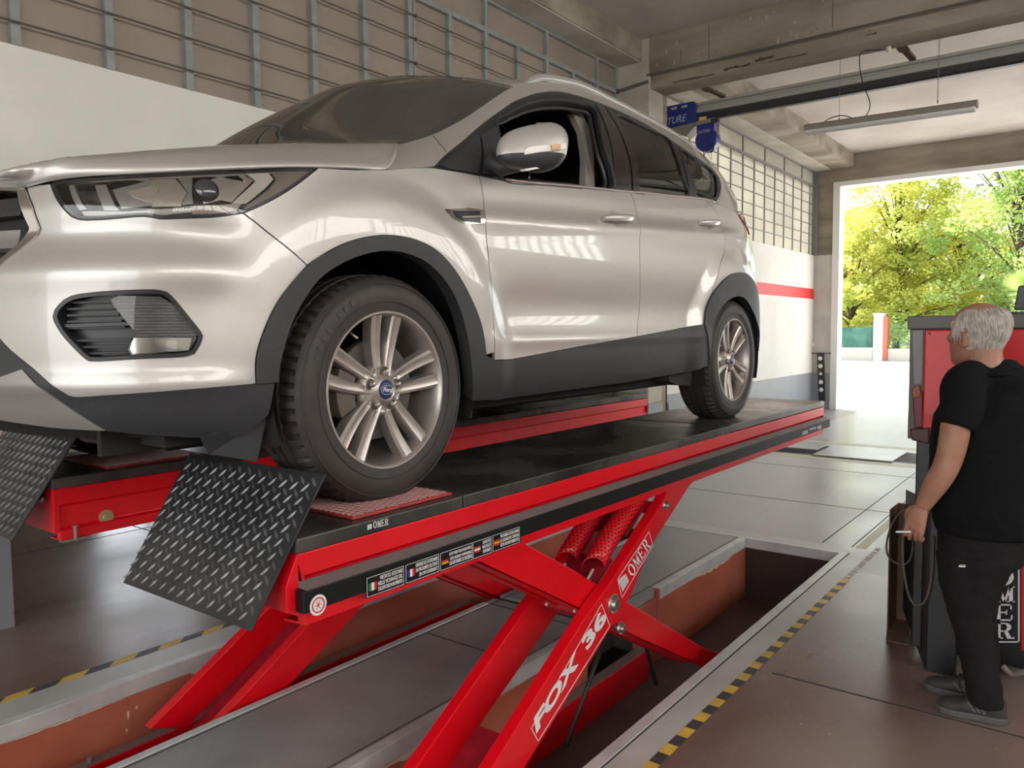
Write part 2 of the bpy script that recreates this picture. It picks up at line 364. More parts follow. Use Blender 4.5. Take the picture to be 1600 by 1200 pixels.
# left wall: solid to X 1.7, lintel over the opening, solid bay beyond the column
b = MB(); b.box(-6, 1.68, WY, WY+0.3, 0.73, 3.165); b.box(1.68, 8.33, WY, WY+0.3, 2.05, 3.165); b.box(8.33, XE, WY, WY+0.3, 0.73, 3.065)
struct(b, 'wall_left', M['white_wall'])
struct(MB().box(-6, 1.68, WY-0.002, WY+0.3, 0, 0.73).box(8.33, XE, WY-0.002, WY+0.3, 0, 0.73), "baseboard_left", M['grey_wall'])
struct(MB().box(8.69, XE, WY-0.003, WY, 2.20, 2.40), 'trim_6', M['red_stripe'])
# next room seen through the opening
struct(MB().box(-2, 12, 9.5, 9.7, 0, 3.2).box(-2.2, -2, WY+.3, 9.5, 0, 3.2).box(12, 12.2, WY+.3, 9.5, 0, 3.2), 'wall_back', M['cream'])
struct(MB().box(4.3, 5.5, 9.48, 9.499, 0.25, 2.2), 'door_2', emit('daylit door pane', (0.88, 0.94, 1.0), 3.2)); struct(MB().box(4.2, 4.3, 9.45, 9.5, 0, 2.3).box(5.5, 5.6, 9.45, 9.5, 0, 2.3).box(4.2, 5.6, 9.45, 9.5, 2.2, 2.3).box(4.85, 4.95, 9.46, 9.48, 0.25, 2.2), 'door_2', M['frame_white'])
struct(MB().box(-2, 12, WY+0.3, 9.5, 3.2, 3.3), 'ceiling', M['ceiling'])
# column, beams, ceiling
b = MB(); b.box(8.33, 8.69, 4.33, WY+0.3, 0.73, H)
struct(b, 'wall_column', M['pale_concrete'], bevel=0.012)
struct(MB().box(8.325, 8.695, 4.325, WY, 0, 0.73), 'baseboard_column', M['grey_wall'])
b = MB(); b.box(8.325, 8.69, -6, 4.33, 4.54, H); b.box(8.36, 8.72, -6, 4.33, 4.395, 4.53)
b.box(8.345, 8.70, -6, 4.33, 4.53, 4.54)
struct(b, 'ceiling_beam', M['concrete'], bevel=0.008)
struct(MB().box(8.69, 8.81, 4.34, 4.6, 0, 4.54), 'trim_7', M['concrete'], bevel=0.005)
b = MB(); b.box(-6, XE, 4.44, WY+0.3, 4.71, H)
struct(b, 'ceiling_beam', M['pale_concrete'], bevel=0.006)
struct(MB().box(-6, 8.33, 4.425, 4.44, 4.72, H).box(8.69, XE, 4.03, 4.045, 4.71, H).box(8.69, XE, 4.045, 4.44, 4.715, H), 'ceiling_beam', M['concrete'])
struct(MB().tube([(8.322, 4.36, 4.545), (8.322, -6, 4.545)], 0.012, 8).tube([(8.32, WY, 4.43), (8.32, 4.34, 4.47)], 0.02, 8), 'trim_8', mat('dark beam tube', (0.12, 0.11, 0.095), 0.7))  # thin dark tubes along the groove line of the beam and on the column
struct(MB().box(-6, XE+0.4, -6, WY+0.3, H, H+0.15), 'ceiling', M['ceiling'])
# spalled patches and cracks on the face of the beam
b = MB(); rr = random.Random(4)
def patchx(b, X, y0, y1, z0, z1, n=9):
    P = []
    for i in range(n): P.append((X, y0+(y1-y0)*i/(n-1), z0+(z1-z0)*rr.uniform(0.0, 0.35)))
    for i in range(n): P.append((X, y1-(y1-y0)*i/(n-1), z1-(z1-z0)*rr.uniform(0.0, 0.5)))
    b.prism(P, (-0.0012, 0, 0), (0.002, 0, 0))
for y0, y1, z0, z1 in ((3.55, 4.05, 4.397, 4.42), (3.15, 3.45, 4.41, 4.45), (2.9, 3.1, 4.43, 4.475), (2.55, 2.95, 4.40, 4.42), (1.9, 2.0, 4.45, 4.475)): patchx(b, 8.36, y0, y1, z0, z1)
for y, z0, z1 in ((3.93, 4.60, 4.75), (3.60, 4.57, 4.93), (2.3, 4.6, 4.9), (1.1, 4.56, 4.8)): b.box(8.3235, 8.325, y, y+0.006, z0, z1)
for k in range(16): 
    y = rr.uniform(-1.5, 3.6); z = rr.uniform(4.42, 4.9); b.box(8.3235 if z > 4.54 else 8.3585, 8.325 if z > 4.54 else 8.36, y, y+0.012, z, z+0.010)
struct(b, 'trim_18', mat('rusty spall', (0.085, 0.06, 0.04), 0.9, var=0.3, vscale=30))
b = MB()
for k in range(22):
    y = rr.uniform(2.6, 4.3) if k < 15 else rr.uniform(0.5, 2.4); z = rr.uniform(4.62, 4.95); l = rr.uniform(0.02, 0.10); patchx(b, 8.325, y, y+rr.uniform(0.006, 0.02), z-l, z, 4)
struct(b, 'trim_19', mat('lime drips', (0.46, 0.43, 0.38), 0.9))
# far wall with the wide doorway
b = MB(); b.box(XE, XE+0.35, 4.40, WY+0.3, 0, H); b.box(XE-0.02, XE+0.35, -6, 4.5, 4.46, H); b.box(XE, XE+0.35, -6, -1.6, 0, 4.46)
struct(b, 'wall_far', M['concrete'], bevel=0.006)
struct(MB().box(XE-0.006, XE, 4.40, WY, 0.73, 3.06), 'trim_9', mat('whitewashed concrete', (0.52, 0.50, 0.46), 0.8, var=0.08))
struct(MB().box(XE-0.008, XE, 4.40, WY, 0, 0.73), 'baseboard_far', M['grey_wall'])
b = MB(); b.box(XE-0.03, XE+0.30, 4.27, 4.40, 0, 4.46); b.box(XE-0.03, XE+0.30, -1.6, 4.27, 4.37, 4.46)
struct(b, 'door_1', M['frame_white'], bevel=0.004)
# right and back walls (seen only mirrored in the paint)
b = MB(); b.box(-6, XE, -6.3, -6, 0, 3.0); b.box(-6, XE, -6.3, -6, 4.75, H)
struct(b, 'wall_right', M['white_wall'])
struct(MB().box(-6, XE, -6, -5.99, 2.2, 2.4), 'trim_10', M['red_stripe'])
struct(MB().box(-6, XE, -6.002, -5.995, 0, 0.73), 'baseboard_right', M['grey_wall'])
struct(MB().box(-6.3, -6, -6, -3.3, 0, H).box(-6.3, -6, 3.7, 9.7, 0, H).box(-6.3, -6, -3.3, 3.7, 4.2, H), 'wall_back', M['white_wall'])
struct(MB().box(-6, XE, -6.15, -6.13, 3.0, 4.75), 'window_3', M['pane_lit'])
b = MB(); x = -6
while x < XE: b.box(x, x+0.045, -6.12, -6.04, 3.0, 4.75); x += 0.5
for z in (3.25, 3.5, 3.75, 4.0, 4.25, 4.5): b.box(-6, XE, -6.10, -6.07, z, z+0.025)
struct(b, 'trim_11', M['mullion'])

# windows high in the left wall: bay one has opaque beige panels, bay two frosted panes
struct(MB().box(-6, 8.33, WY+0.03, WY+0.06, 3.165, 4.72), 'window_1', M['panel'])
b = MB()
for k in range(-14, 14):
    x = 1.83+0.503*k
    if x < 8.25: b.box(x-0.024, x+0.024, WY-0.012, WY+0.03, 3.165, 4.42)
for k in range(-7, 7):
    x = 1.83+0.503*2*k
    if x < 8.2: b.box(x-0.02, x+0.02, WY-0.012, WY+0.03, 4.42, 4.72)
b.box(4.875, 4.90, WY-0.02, WY+0.03, 3.165, 4.42)
b.box(-6, 8.33, WY-0.014, WY+0.03, 4.40, 4.445); b.box(-6, 8.33, WY-0.01, WY+0.03, 4.69, 4.72); b.box(8.28, 8.33, WY-0.014, WY+0.03, 3.165, 4.72)
struct(b, 'trim_12', M['mullion'])
b = MB()
for z in (3.28, 3.48, 3.67, 3.86, 4.06, 4.25): b.tube([(-6, WY-0.03, z), (6.9, WY-0.03, z)], 0.006, 6)
for z in (3.28, 3.48, 3.67, 3.86, 4.06, 4.25): b.box(4.88, 4.90, WY-0.04, WY-0.02, z-0.012, z+0.012)
struct(b, 'trim_13', M['rod'])
struct(MB().box(8.69, XE, WY+0.04, WY+0.05, 3.065, 4.72), 'window_2', M['pane'])
b = MB(); x = 9.4
while x < XE-0.1: b.box(x-0.011, x+0.011, WY+0.02, WY+0.04, 3.065, 4.40); x += 0.503
x = 9.4
while x < XE-0.1: b.box(x-0.013, x+0.013, WY+0.02, WY+0.04, 4.40, 4.72); x += 1.006
for z in (3.28, 3.47, 3.67, 3.87, 4.07, 4.25): b.box(8.69, XE, WY+0.022, WY+0.038, z-0.007, z+0.007)
b.box(8.69, XE, WY-0.014, WY+0.03, 4.40, 4.44); b.box(8.69, XE, WY-0.01, WY+0.03, 4.69, 4.72); b.box(XE-0.06, XE, WY-0.06, WY+0.03, 3.065, 4.72)
struct(b, 'trim_14', mat('grey window bar', (0.22, 0.21, 0.20), 0.5))

# cross trench beyond the pits with its loose cover plates
b = MB().box(10.14, 10.16, 1.5, 3.81, -0.16, 0.003).box(11.03, 11.05, 1.5, 3.81, -0.16, 0.003)
struct(b, 'trim_15', M['edge_steel'])
def plate(x0, x1, y0, y1, z, label):
    o = MB().box(x0, x1, y0, y1, z, z+0.014).build('floor_plate', M['steel_plate'], bevel=0.003); return tag(o, label, 'cover plate', None)
plate(10.10, 11.08, 2.02, 2.95, 0.005, 'flat grey steel plate covering the floor trench left of the red cabinet')
plate(10.55, 11.10, 3.02, 3.75, 0.005, 'darker steel plate over the trench nearest the end of the near runway')
# outside: ground, kerb, path
struct(MB().box(XE+0.35, 60, -40, 60, -0.3, -0.01), 'floor_outside', M['road'])
struct(MB().box(XE, XE+0.35, -1.6, 4.4, -0.3, -0.004).box(XE+0.35, 24, -3, 7, -0.29, 0.0), 'trim_16', M['paving'])
# ------------------------------------------------------------------ scissor lift: two runways
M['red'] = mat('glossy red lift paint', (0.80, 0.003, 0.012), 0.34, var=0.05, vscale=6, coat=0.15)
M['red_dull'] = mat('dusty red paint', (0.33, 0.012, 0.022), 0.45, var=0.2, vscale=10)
M['deck'] = mat('worn black deck', (0.025, 0.025, 0.025), 0.28, col2=(0.095, 0.088, 0.078), vscale=3.0, bump=0.08, bscale=30, rvar=0.08)
M['black_bar'] = mat('black rubber guard', (0.008, 0.008, 0.009), 0.45, spec=0.3)
M['bar_top'] = mat('grey brown guard top', (0.15, 0.135, 0.13), 0.45)
M['tread'] = mat('black tread plate', (0.035, 0.036, 0.039), 0.36, metal=0.3, var=0.25, vscale=7)
M['steel'] = mat('bare steel', (0.45, 0.42, 0.38), 0.35, metal=0.9)
M['brass'] = mat('zinc yellow disc', (0.55, 0.43, 0.22), 0.45, metal=0.5)
M['lit_tread'] = mat('lightened raised steel', (0.16, 0.16, 0.165), 0.38, metal=0.5, var=0.3, vscale=7)  # glint of the raised lozenges put into a lighter colour
M['white_print'] = mat('white print', (0.85, 0.84, 0.84), 0.5)
M['rubber'] = mat('cable rubber', (0.025, 0.024, 0.024), 0.5)
M['cream_hose'] = mat('cream cable', (0.72, 0.63, 0.52), 0.5)
M['pad_red'] = mat('red grip pad', (0.42, 0.05, 0.05), 0.55, var=0.2, vscale=14)
M['pad_rib'] = mat('worn pink rib', (0.60, 0.42, 0.40), 0.5)
def at(Y, *pts): return [(lambda P: (P[0], Y, P[2]))(onplane(x, y, 1, Y)) for x, y in pts]
DZ = 1.095
LX0, LX1 = 1.18, 5.66
def ext(p, q, z):      # point on the line p-q (xz) at height z
    t = (z-p[2])/(q[2]-p[2]); return (p[0]+(q[0]-p[0])*t, p[1], z)
def mirror_pts(P, y): return [(p[0], y, p[2]) for p in P]

def runway(y0, y1, label, outer):
    L = thing('lift_runway', label, 'car lift', (LX0, (y0+y1)/2, -0.45), 'runways of the scissor lift')
    s = 1 if outer < 0 else -1           # s=1: guard bar on the y0 side
    yo, yi = (y0, y1) if outer < 0 else (y1, y0)
    out = -1 if outer < 0 else 1
    b = MB().box(LX0, 1.80, y0, y1, DZ-0.038, DZ).box(1.806, 3.93, y0, y1, DZ-0.038, DZ+0.001).box(3.936, LX1, y0+0.004, y1-0.004, DZ-0.036, DZ+0.003)
    note(b.build('deck', M['deck'], L, bevel=0.004), 'black worn deck plates')
    b = MB()
    for (y, d) in ((y0, 1), (y1, -1)):
        prof = [(0, 1.057), (0, 1.000), (0.014, 0.990), (0.014, 0.915), (0.0, 0.905), (0.0, 0.872), (0.09, 0.866), (0.09, 0.872), (0.032, 0.876), (0.032, 1.045), (0.05, 1.057)]
        P = [(LX0+0.02, y+d*a, z) for a, z in prof]
        b.prism(P, (0, 0, 0), (LX1-LX0-0.04, 0, 0))
    b.box(LX0, LX0+0.02, y0, y1, 0.90, 1.057)
    b.box(LX1-0.16, LX1-0.14, y0+0.03, y1-0.03, 0.87, 1.05)
    b.prism([(LX1-0.02, y0, 1.05), (LX1+0.0, y0+0.04, 1.05), (LX1+0.0, y0+0.04, 0.96), (LX1-0.02, y0, 0.94)], (0, 0, 0), (0.006, 0.02, 0))
    b.prism([(LX0+0.0, yo, 1.057), (LX0-0.035, yo, 0.985), (LX0-0.035, yo, 0.92), (LX0+0.03, yo, 0.90)], (0, 0, 0), (0, -out*0.1, 0))
    b.build('side_rail', M['red'], L, bevel=0.002)
    # guard bar on the outer side
    b = MB(); a = yo
    b.box(LX0-0.01, LX1+0.01, min(a, a+out*0.034), max(a, a+out*0.034), 0.917, 0.973)
    g = b.build('guard_bar', M['black_bar'], L, bevel=0.003); note(g, 'black guard bar')
    b = MB(); b.prism([(LX0, a+out*0.034, 0.9735), (LX0, a+out*0.004, 0.990), (LX0, a, 0.990), (LX0, a, 0.9735)], (0, 0, 0), (LX1-LX0, 0, 0))
    b.build('guard_bar_top', M['bar_top'], g)
    # scissor legs; xz outlines measured once, set at both sides of the runway
    ya, yb, t = 1.615, 1.665, 0.045
    A = at(1.60, (1036.7, 782), (1000, 839), (956, 907), (912, 969), (780, 1187)); Ar = at(1.60, (1077, 760), (1018, 852), (985, 932), (890, 1090), (828, 1187))
    # near-parallel bar: lower ends carried down into the pit
    A = A[:-1] + [ext(A[2], A[4], -0.22 if outer < 0 else -0.13)]; Ar = Ar[:3] + [ext(Ar[2], Ar[4], -0.30 if outer < 0 else -0.20)]
    dx = 0.0 if outer < 0 else 0.17
    A = [(p[0]+dx, p[1], p[2]) for p in A]; Ar = [(p[0]+dx, p[1], p[2]) for p in Ar]
    top = [(A[0][0]+0.05, 0, 0.875), (Ar[0][0]+0.12, 0, 0.875)]
    outline_A = [(p[0], p[2]) for p in A][::-1] + [(top[0][0], 0.875), (top[1][0], 0.875)] + [(p[0], p[2]) for p in Ar]
    B0 = at(1.66, (742.5, 878), (820, 914), (921, 961), (951, 976), (1007.5, 1003), (1082, 1036)); B1 = at(1.66, (818, 848), (900, 893), (943.8, 920), (977, 939), (1101, 1013))
    B0 = [(p[0]+dx, p[1], p[2]) for p in B0]; B1 = [(p[0]+dx, p[1], p[2]) for p in B1]
    outline_B = [(B1[0][0], 0.87), (B0[0][0], 0.87)] + [(p[0], p[2]) for p in B0] + [ext(B0[-2], B0[-1], -0.27)[::2], (ext(B1[-2], B1[-1], -0.27)[0]+0.02, -0.25)] + [(p[0], p[2]) for p in B1][::-1]
    def leg(outline, y, th, d):
        b = MB(); P = [(x, y, z) for x, z in outline]
        n = len(P)
        b.prism(P, (0, 0, 0), (0, d*th, 0))
        return b
    yA2 = y0+(0.30 if outer < 0 else 0.36)
    for (y, d) in ((y0+0.03, 1), (yA2, 1)):
        o = leg(outline_A, y, 0.05, d).build('leg', M['red'], L, bevel=0.004)
        if y == y0+0.03 and outer < 0:
            for (px, py, rr) in ((958.5, 943.5, 0.026), (969.5, 981, 0.017), (1040, 789, 0.014)):
                c = at(1.60, (px, py))[0]
                q = MB().lathe([(0, out*0.02), (rr*0.85, out*0.02), (rr, out*0.014), (rr, -out*0.02)], (c[0], y, c[2]), 'y', 20)
                q.lathe([(rr*1.0, out*0.0), (rr*1.45, out*0.006), (rr*1.6, 0)], (c[0], y, c[2]), 'y', 20)
                note(q.build('pivot_pin', M['steel'], o, smooth=True, angle=40), 'steel pivot pin')
    for (y, d) in ((y0+0.09, 1), (yA2-0.01, -1)):
        b = leg(outline_B, y, 0.012, d)
        # under flange of the channel leg
        lo = [(p[0], p[2]) for p in B0]
        for i in range(len(lo)-1):
            (x0, z0), (x1, z1) = lo[i], lo[i+1]
            b.prism([(x0, y, z0), (x1, y, z1), (x1, y, z1+0.012), (x0, y, z0+0.012)], (0, 0, 0), (0, d*0.07, 0))
        b.build('leg', M['red'], L, bevel=0.003)
    # web plates and cross members between the A legs
    def along(k, off=0.0):     # point on the centre line of the A leg, k=0 foot, 1 top
        a0 = ((A[-1][0]+Ar[-1][0])/2, -0.26); a1 = ((top[0][0]+top[1][0])/2-0.08, 0.84)
        dx, dz = a1[0]-a0[0], a1[1]-a0[1]; Lh = math.hypot(dx, dz)
        return (a0[0]+dx*k - dz/Lh*off, a0[1]+dz*k + dx/Lh*off)
    ym, yn = y0+0.075, yA2+0.01
    def cross(k0, k1, off, th, m, name, a=ym, c=yn):
        b = MB(); P = [along(k0, off), along(k1, off), along(k1, off-th), along(k0, off-th)]
        b.prism([(x, a, z) for x, z in P], (0, 0, 0), (0, c-a, 0)); return b.build(name, m, L, bevel=0.003)
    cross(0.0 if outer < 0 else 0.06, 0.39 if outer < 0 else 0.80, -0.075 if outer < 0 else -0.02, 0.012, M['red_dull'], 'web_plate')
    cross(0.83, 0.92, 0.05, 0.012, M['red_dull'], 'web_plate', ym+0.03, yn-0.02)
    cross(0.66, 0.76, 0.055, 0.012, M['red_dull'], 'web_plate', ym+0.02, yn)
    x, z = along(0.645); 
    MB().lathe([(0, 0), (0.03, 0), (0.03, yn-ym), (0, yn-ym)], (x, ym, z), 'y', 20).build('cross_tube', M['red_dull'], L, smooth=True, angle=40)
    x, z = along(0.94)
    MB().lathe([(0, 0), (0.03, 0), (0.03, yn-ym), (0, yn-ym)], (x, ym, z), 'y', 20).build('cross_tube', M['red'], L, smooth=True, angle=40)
    # hydraulic ram
    p, q = along(0.70, 0.0), along(0.97, 0.0); yc = (ym+yn)/2
    b = MB().tube([(p[0], yc+0.01, p[1]), (p[0]+(q[0]-p[0])*0.62, yc+0.01, p[1]+(q[1]-p[1])*0.62)], 0.042, 16)
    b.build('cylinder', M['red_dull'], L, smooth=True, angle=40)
    MB().tube([(p[0]+(q[0]-p[0])*0.6, yc+0.01, p[1]+(q[1]-p[1])*0.6), (q[0], yc+0.01, q[1])], 0.02, 12).build('piston_rod', M['steel'], L, smooth=True)
    # two curved sleeves of perforated sheet with hoses
    for (yy, k0, k1) in ((yc-0.055, 0.72, 0.94), (yc+0.085, 0.72, 0.94)):
        b = MB(); n = 14; m_ = 9; G = []
        for i in range(n+1):
            k = k0+(k1-k0)*i/n; c = along(k, 0.075+0.02*math.sin(PI*i/n))
            G.append([(c[0]+0.042*math.cos(PI*j/m_)*-0.8, yy+0.036*math.cos(PI*j/m_), c[1]+0.045*math.sin(PI*j/m_)) for j in range(m_+1)])
        hole = MB()
        b.grid(G); g = b.build('hose_sleeve', M['red'], L, smooth=True, solid=0.003)
        for i in range(n*2):
            for j in range(8):
                u_ = (i+0.5)/2; a_ = (j+0.5*(i % 2)+0.3)*m_/8.5
                i0, j0 = min(int(u_), n-1), min(int(a_), m_-1); fi, fj = u_-i0, a_-j0
                if fj > 1: continue
                V4 = [Vector(G[i0][j0]), Vector(G[i0+1][j0]), Vector(G[i0+1][j0+1]), Vector(G[i0][j0+1])]
                ax_ = Vector(along(k0+(k1-k0)*u_/n, 0.06)); cen_ = Vector((ax_.x, yy, ax_.y))
                c = V4[0]*(1-fi)*(1-fj)+V4[1]*fi*(1-fj)+V4[2]*fi*fj+V4[3]*(1-fi)*fj
                nn = (V4[1]-V4[0]).cross(V4[3]-V4[0]).normalized(); 
                if nn.dot(c-cen_) < 0: nn = -nn
                e1 = (V4[1]-V4[0]).normalized(); e2 = nn.cross(e1)
                hole.add([c+nn*0.0035+(e1*math.cos(a)+e2*math.sin(a))*0.0048 for a in (0, 1.05, 2.09, 3.14, 4.19, 5.24)], [(0, 1, 2, 3, 4, 5)])
        note(tag(hole.build('perforation', M['dark'], g), kind='stuff'), 'rows of dark round holes')
        c0, c1 = along(k0-0.07, 0.05), along(k0, 0.07)
        MB().tube([(c0[0]-0.02, yy, c0[1]-0.05), (c0[0]+0.02, yy+0.01, c0[1]), (c1[0], yy, c1[1])], 0.007, 8).build('hose', M['cream_hose'], L, smooth=True)
        c2, c3 = along(k1, 0.08), along(k1+0.05, 0.03)
        MB().tube([(c2[0], yy, c2[1]), (c2[0]+0.03, yy+0.01, c2[1]+0.03), (c3[0]+0.02, yy+0.03, c3[1]-0.02)], 0.007, 8).build('hose', M['cream_hose'], L, smooth=True)
    # base frame in the pit
    b = MB()
    for y in (y0+0.10, y1-0.07):
        b.box(1.12, 4.05, y-0.035, y+0.035, -0.45, -0.27) if y > yc else b.box(1.12, 3.9, y-0.03, y+0.03, -0.45, -0.43)
    b.box(1.12, 1.22, y1-0.105, y1-0.035, -0.27, -0.245)
    for x in (1.2,): b.box(x, x+0.07, y0+0.1, y1-0.07, -0.45, -0.40)
    b.build('base_frame', M['red'], L, bevel=0.004)
    b = MB(); 
    for x in (1.28, 1.5): b.lathe([(0, 0.03), (0.012, 0.03), (0.012, 0)], (x, y1-0.07, -0.27), 'z', 8)
    b.box(1.28, 4.05, y1-0.10, y1-0.04, -0.27, -0.266)
    b.build('base_rail_top', mat('worn rail', (0.22, 0.17, 0.15), 0.5), L)
    if outer < 0: b = MB().tube([(2.9, y0+0.35, -0.3), (3.3, y0+0.4, 0.02), (3.5, y0+0.5, 0.15), (3.75, y0+0.42, -0.02), (3.7, y0+0.3, -0.3)], 0.011, 8)
    if outer < 0: b.build('hose', M['rubber'], L, smooth=True)
    # flap: tread plate, standing on edge at the end of the runway
    T, Bq = Vector((1.272, 0, 1.243)), Vector((1.046, 0, 0.906)); dv = (Bq-T); ln = dv.length; dv.normalize(); nrm = Vector((dv.z, 0, -dv.x))
    if nrm.x > 0: nrm = -nrm
    b = MB(); ya_, yb_ = y0-0.0, y1+0.0
    P = [Vector((T.x, ya_, T.z)), Vector((T.x, yb_, T.z)), Vector((Bq.x, yb_-0.02, Bq.z)), Vector((Bq.x, ya_+0.005, Bq.z))]
    b.prism(P, -nrm*0.005, (0, 0, 0))
    f = b.build('end_flap', M['tread'], L, bevel=0.0015); note(f, 'black tread plate flap')
    b = MB(); k = 0
    nx, ny = 13, 10
    for i in range(nx):
        for j in range(ny):
            for c in (0, 1):
                u_ = 0.025+0.95*(i+0.25+0.5*c)/nx; v_ = 0.04+0.92*(j+0.25+0.5*c)/ny
                p = P[0]+(P[1]-P[0])*u_+(P[3]-P[0])*v_ 
                yd = Vector((0, 1, 0)); a = math.radians(52 if c else -38)
                e1 = (yd*math.cos(a)+dv*math.sin(a)); e2 = nrm.cross(e1)
                l, w_ = 0.0185, 0.0048
                vs = [p+e1*l, p+e1*l*0.5+e2*w_*0.8, p+e2*w_, p-e1*l*0.5+e2*w_*0.8, p-e1*l, p-e1*l*0.5-e2*w_*0.8, p-e2*w_, p+e1*l*0.5-e2*w_*0.8,
                      p+e1*l*0.72+nrm*0.0026, p+nrm*0.0034, p-e1*l*0.72+nrm*0.0026]
                b.add(vs, [(0, 1, 8), (1, 2, 9, 8), (2, 3, 10, 9), (3, 4, 10), (4, 5, 10), (5, 6, 9, 10), (6, 7, 8, 9), (7, 0, 8)])
    tag(b.build('tread_pattern', M['lit_tread'], f), kind='stuff')
    MB().tube([(LX0-0.012, y0+0.05, 1.02), (LX0-0.012, y1-0.05, 1.02)], 0.012, 10).build('hinge', M['steel'], L, smooth=True)
    # grip pad for the wheel
    b = MB().box(1.39, 1.79, y0+0.035, y0+0.45, DZ+0.0012, DZ+0.010)
    g = b.build('grip_pad', M['pad_red'], L, bevel=0.002); note(g, 'red ribbed pad under the wheel')
    b = MB(); x0, x1, a0, a1 = 1.395, 1.785, y0+0.04, y0+0.445
    for sg in (1, -1):
        for k in range(-30, 60):
            c = k*0.0235
            # line y = a0 + c + sg*0.55*(x-x0)
            pts = []
            for xx in np.linspace(x0, x1, 40):
                yy = a0+c+sg*0.55*(xx-x0)
                if a0 <= yy <= a1: pts.append((xx, yy))
            if len(pts) > 1:
                b.bar((*pts[0], DZ+0.0105), (*pts[-1], DZ+0.0105), 0.0034, 0.002)
    tag(b.build('pad_ribs', M['pad_rib'], g), kind='stuff')
    return L
L1 = runway(1.57, 2.20, 'near red scissor lift runway with white FOX 36 lettering on its leg', -1)
L2 = runway(2.94, 3.56, 'far red scissor lift runway under the other side of the car', 1)
# disc, slot and bolt on the inner side of the far runway
b = MB().lathe([(0, -0.012), (0.012, -0.012), (0.014, -0.008), (0.026, -0.008), (0.026, 0.02)], (1.365, 2.955, 0.925), 'y', 24)
note(b.build('disc', M['brass'], L2, smooth=True, angle=40), 'brass coloured disc')
b = MB().tube([(1.245, 2.93, 0.868), (1.245, 2.93, 0.915)], 0.006, 8).lathe([(0, 0.004), (0.012, 0.004), (0.012, 0)], (1.245, 2.93, 0.915), 'z', 8).box(1.2, 1.3, 2.93, 2.96, 0.865, 0.872)
b.build('bolt', M['steel'], L2)
MB().box(1.40, 1.47, 2.957, 2.963, 0.92, 0.945).build('slot', M['red_dull'], L2)

# lettering of the near lift
gb = [c for c in L1.children if c.name.startswith('guard_bar')][0]
legA = [c for c in L1.children if c.name.startswith('leg')][0]
def on_leg(px, py, Y=1.598): return Vector(at(Y, (px, py))[0])
def outline(b, P, wd, nrm=(0, -1, 0)):
    n = len(P)
    for i in range(n):
        p, q = Vector(P[i]), Vector(P[(i+1) % n]); d = (q-p).normalized(); b.bar(p-d*wd/2, q+d*wd/2, wd, 0.0006, nrm)
def sign(corners, wd=0.0035):
    P = [on_leg(*c) for c in corners]; b = MB(); outline(b, P, wd); return b, P
def quad_text(b, vs, fs, P):
    """map a unit-normalised text (0..1, 0..1) on the quad P: origin, +x end, +y end"""
    xs = [v[0] for v in vs]; ys = [v[1] for v in vs]; x0, x1, a0, a1 = min(xs), max(xs), min(ys), max(ys)
    O, X, Y = [Vector(p) for p in P]
    b.add([O+(X-O)*((v[0]-x0)/(x1-x0))+(Y-O)*((v[1]-a0)/(a1-a0))+Vector((0, -0.0005 if len(v) < 3 or v[2] >= 0 else 0, 0)) for v in vs], fs)
b, P = sign([(830, 1138), (841, 1158), (953, 978), (940, 944)])
note(b.build('sign_border', M['white_print'], legA), 'thin white border of the FOX 36 sign')
for word, q in (('FOX', ((838, 1147), (904, 1038), (834, 1122))), ('36', ((918, 1017), (950, 965), (907, 1002)))):
    vs, fs = text_mb(word, 1, bold=0.045, space=0.98)
    b = MB(); quad_text(b, vs, fs, [on_leg(*c) for c in q]); note(b.build('lettering', M['white_print'], legA), 'white ' + word + ' lettering')
b, P = sign([(965, 905), (972, 934), (1020, 852), (1014, 831)]); b.build('sign_border', M['white_print'], legA)
vs, fs = omer_vf(1, 0.8); b = MB(); quad_text(b, vs, fs, [on_leg(988, 903), on_leg(1017, 853), on_leg(979, 889)]); note(b.build('lettering', M['white_print'], legA), 'white OMER lettering')
b = MB()
P4 = [on_leg(966, 906), on_leg(973, 925), on_leg(983, 908), on_leg(978, 896)]
n_ = 6
for i in range(n_):
    for j in range(n_):
        f = lambda a, c: (P4[0]*(1-a)+P4[1]*a)*(1-c)+(P4[3]*(1-a)+P4[2]*a)*c
        a0, a1, c0, c1 = i/n_, (i+0.85)/n_, j/n_, (j+0.85)/n_
        b.prism([f(a0, c0), f(a1, c0), f(a1, c1), f(a0, c1)], (0, 0, 0), (0, -0.0005, 0))
tag(b.build('square_emblem', M['white_print'], legA), kind='stuff')

# guard bar stickers
Y = 1.57-0.0345
def barpt(x, z, e=0.0006): return Vector((x, Y-e, z))
b = MB().lathe([(0, 0), (0.026, 0)], (1.212, Y-0.0006, 0.929), 'y', 32); g = b.build('sticker', M['white_print'], gb); note(g, 'round white sticker with red ring')
b = MB(); b.lathe([(0.0165, -0.0012), (0.0195, -0.0012), (0.0195, 0), (0.0165, 0)], (1.212, Y-0.0008, 0.929), 'y', 32)
for k in range(3): a = k*PI/3; b.bar((1.212-0.011*math.cos(a), Y-0.0016, 0.929-0.011*math.sin(a)), (1.212+0.011*math.cos(a), Y-0.0016, 0.929+0.011*math.sin(a)), 0.0015, 0.0006, (0, -1, 0))
b.build('ring_symbol', mat('red print', (0.6, 0.02, 0.05), 0.5), g)
flagc = {'g': mat('print green', (0.01, 0.25, 0.05), 0.5), 'w': M['white_print'], 'r': mat('print red', (0.6, 0.02, 0.02), 0.5), 'b': mat('print blue', (0.01, 0.03, 0.3), 0.5), 'k': M['black_bar'], 'y': mat('print yellow', (0.8, 0.45, 0.0), 0.5)}
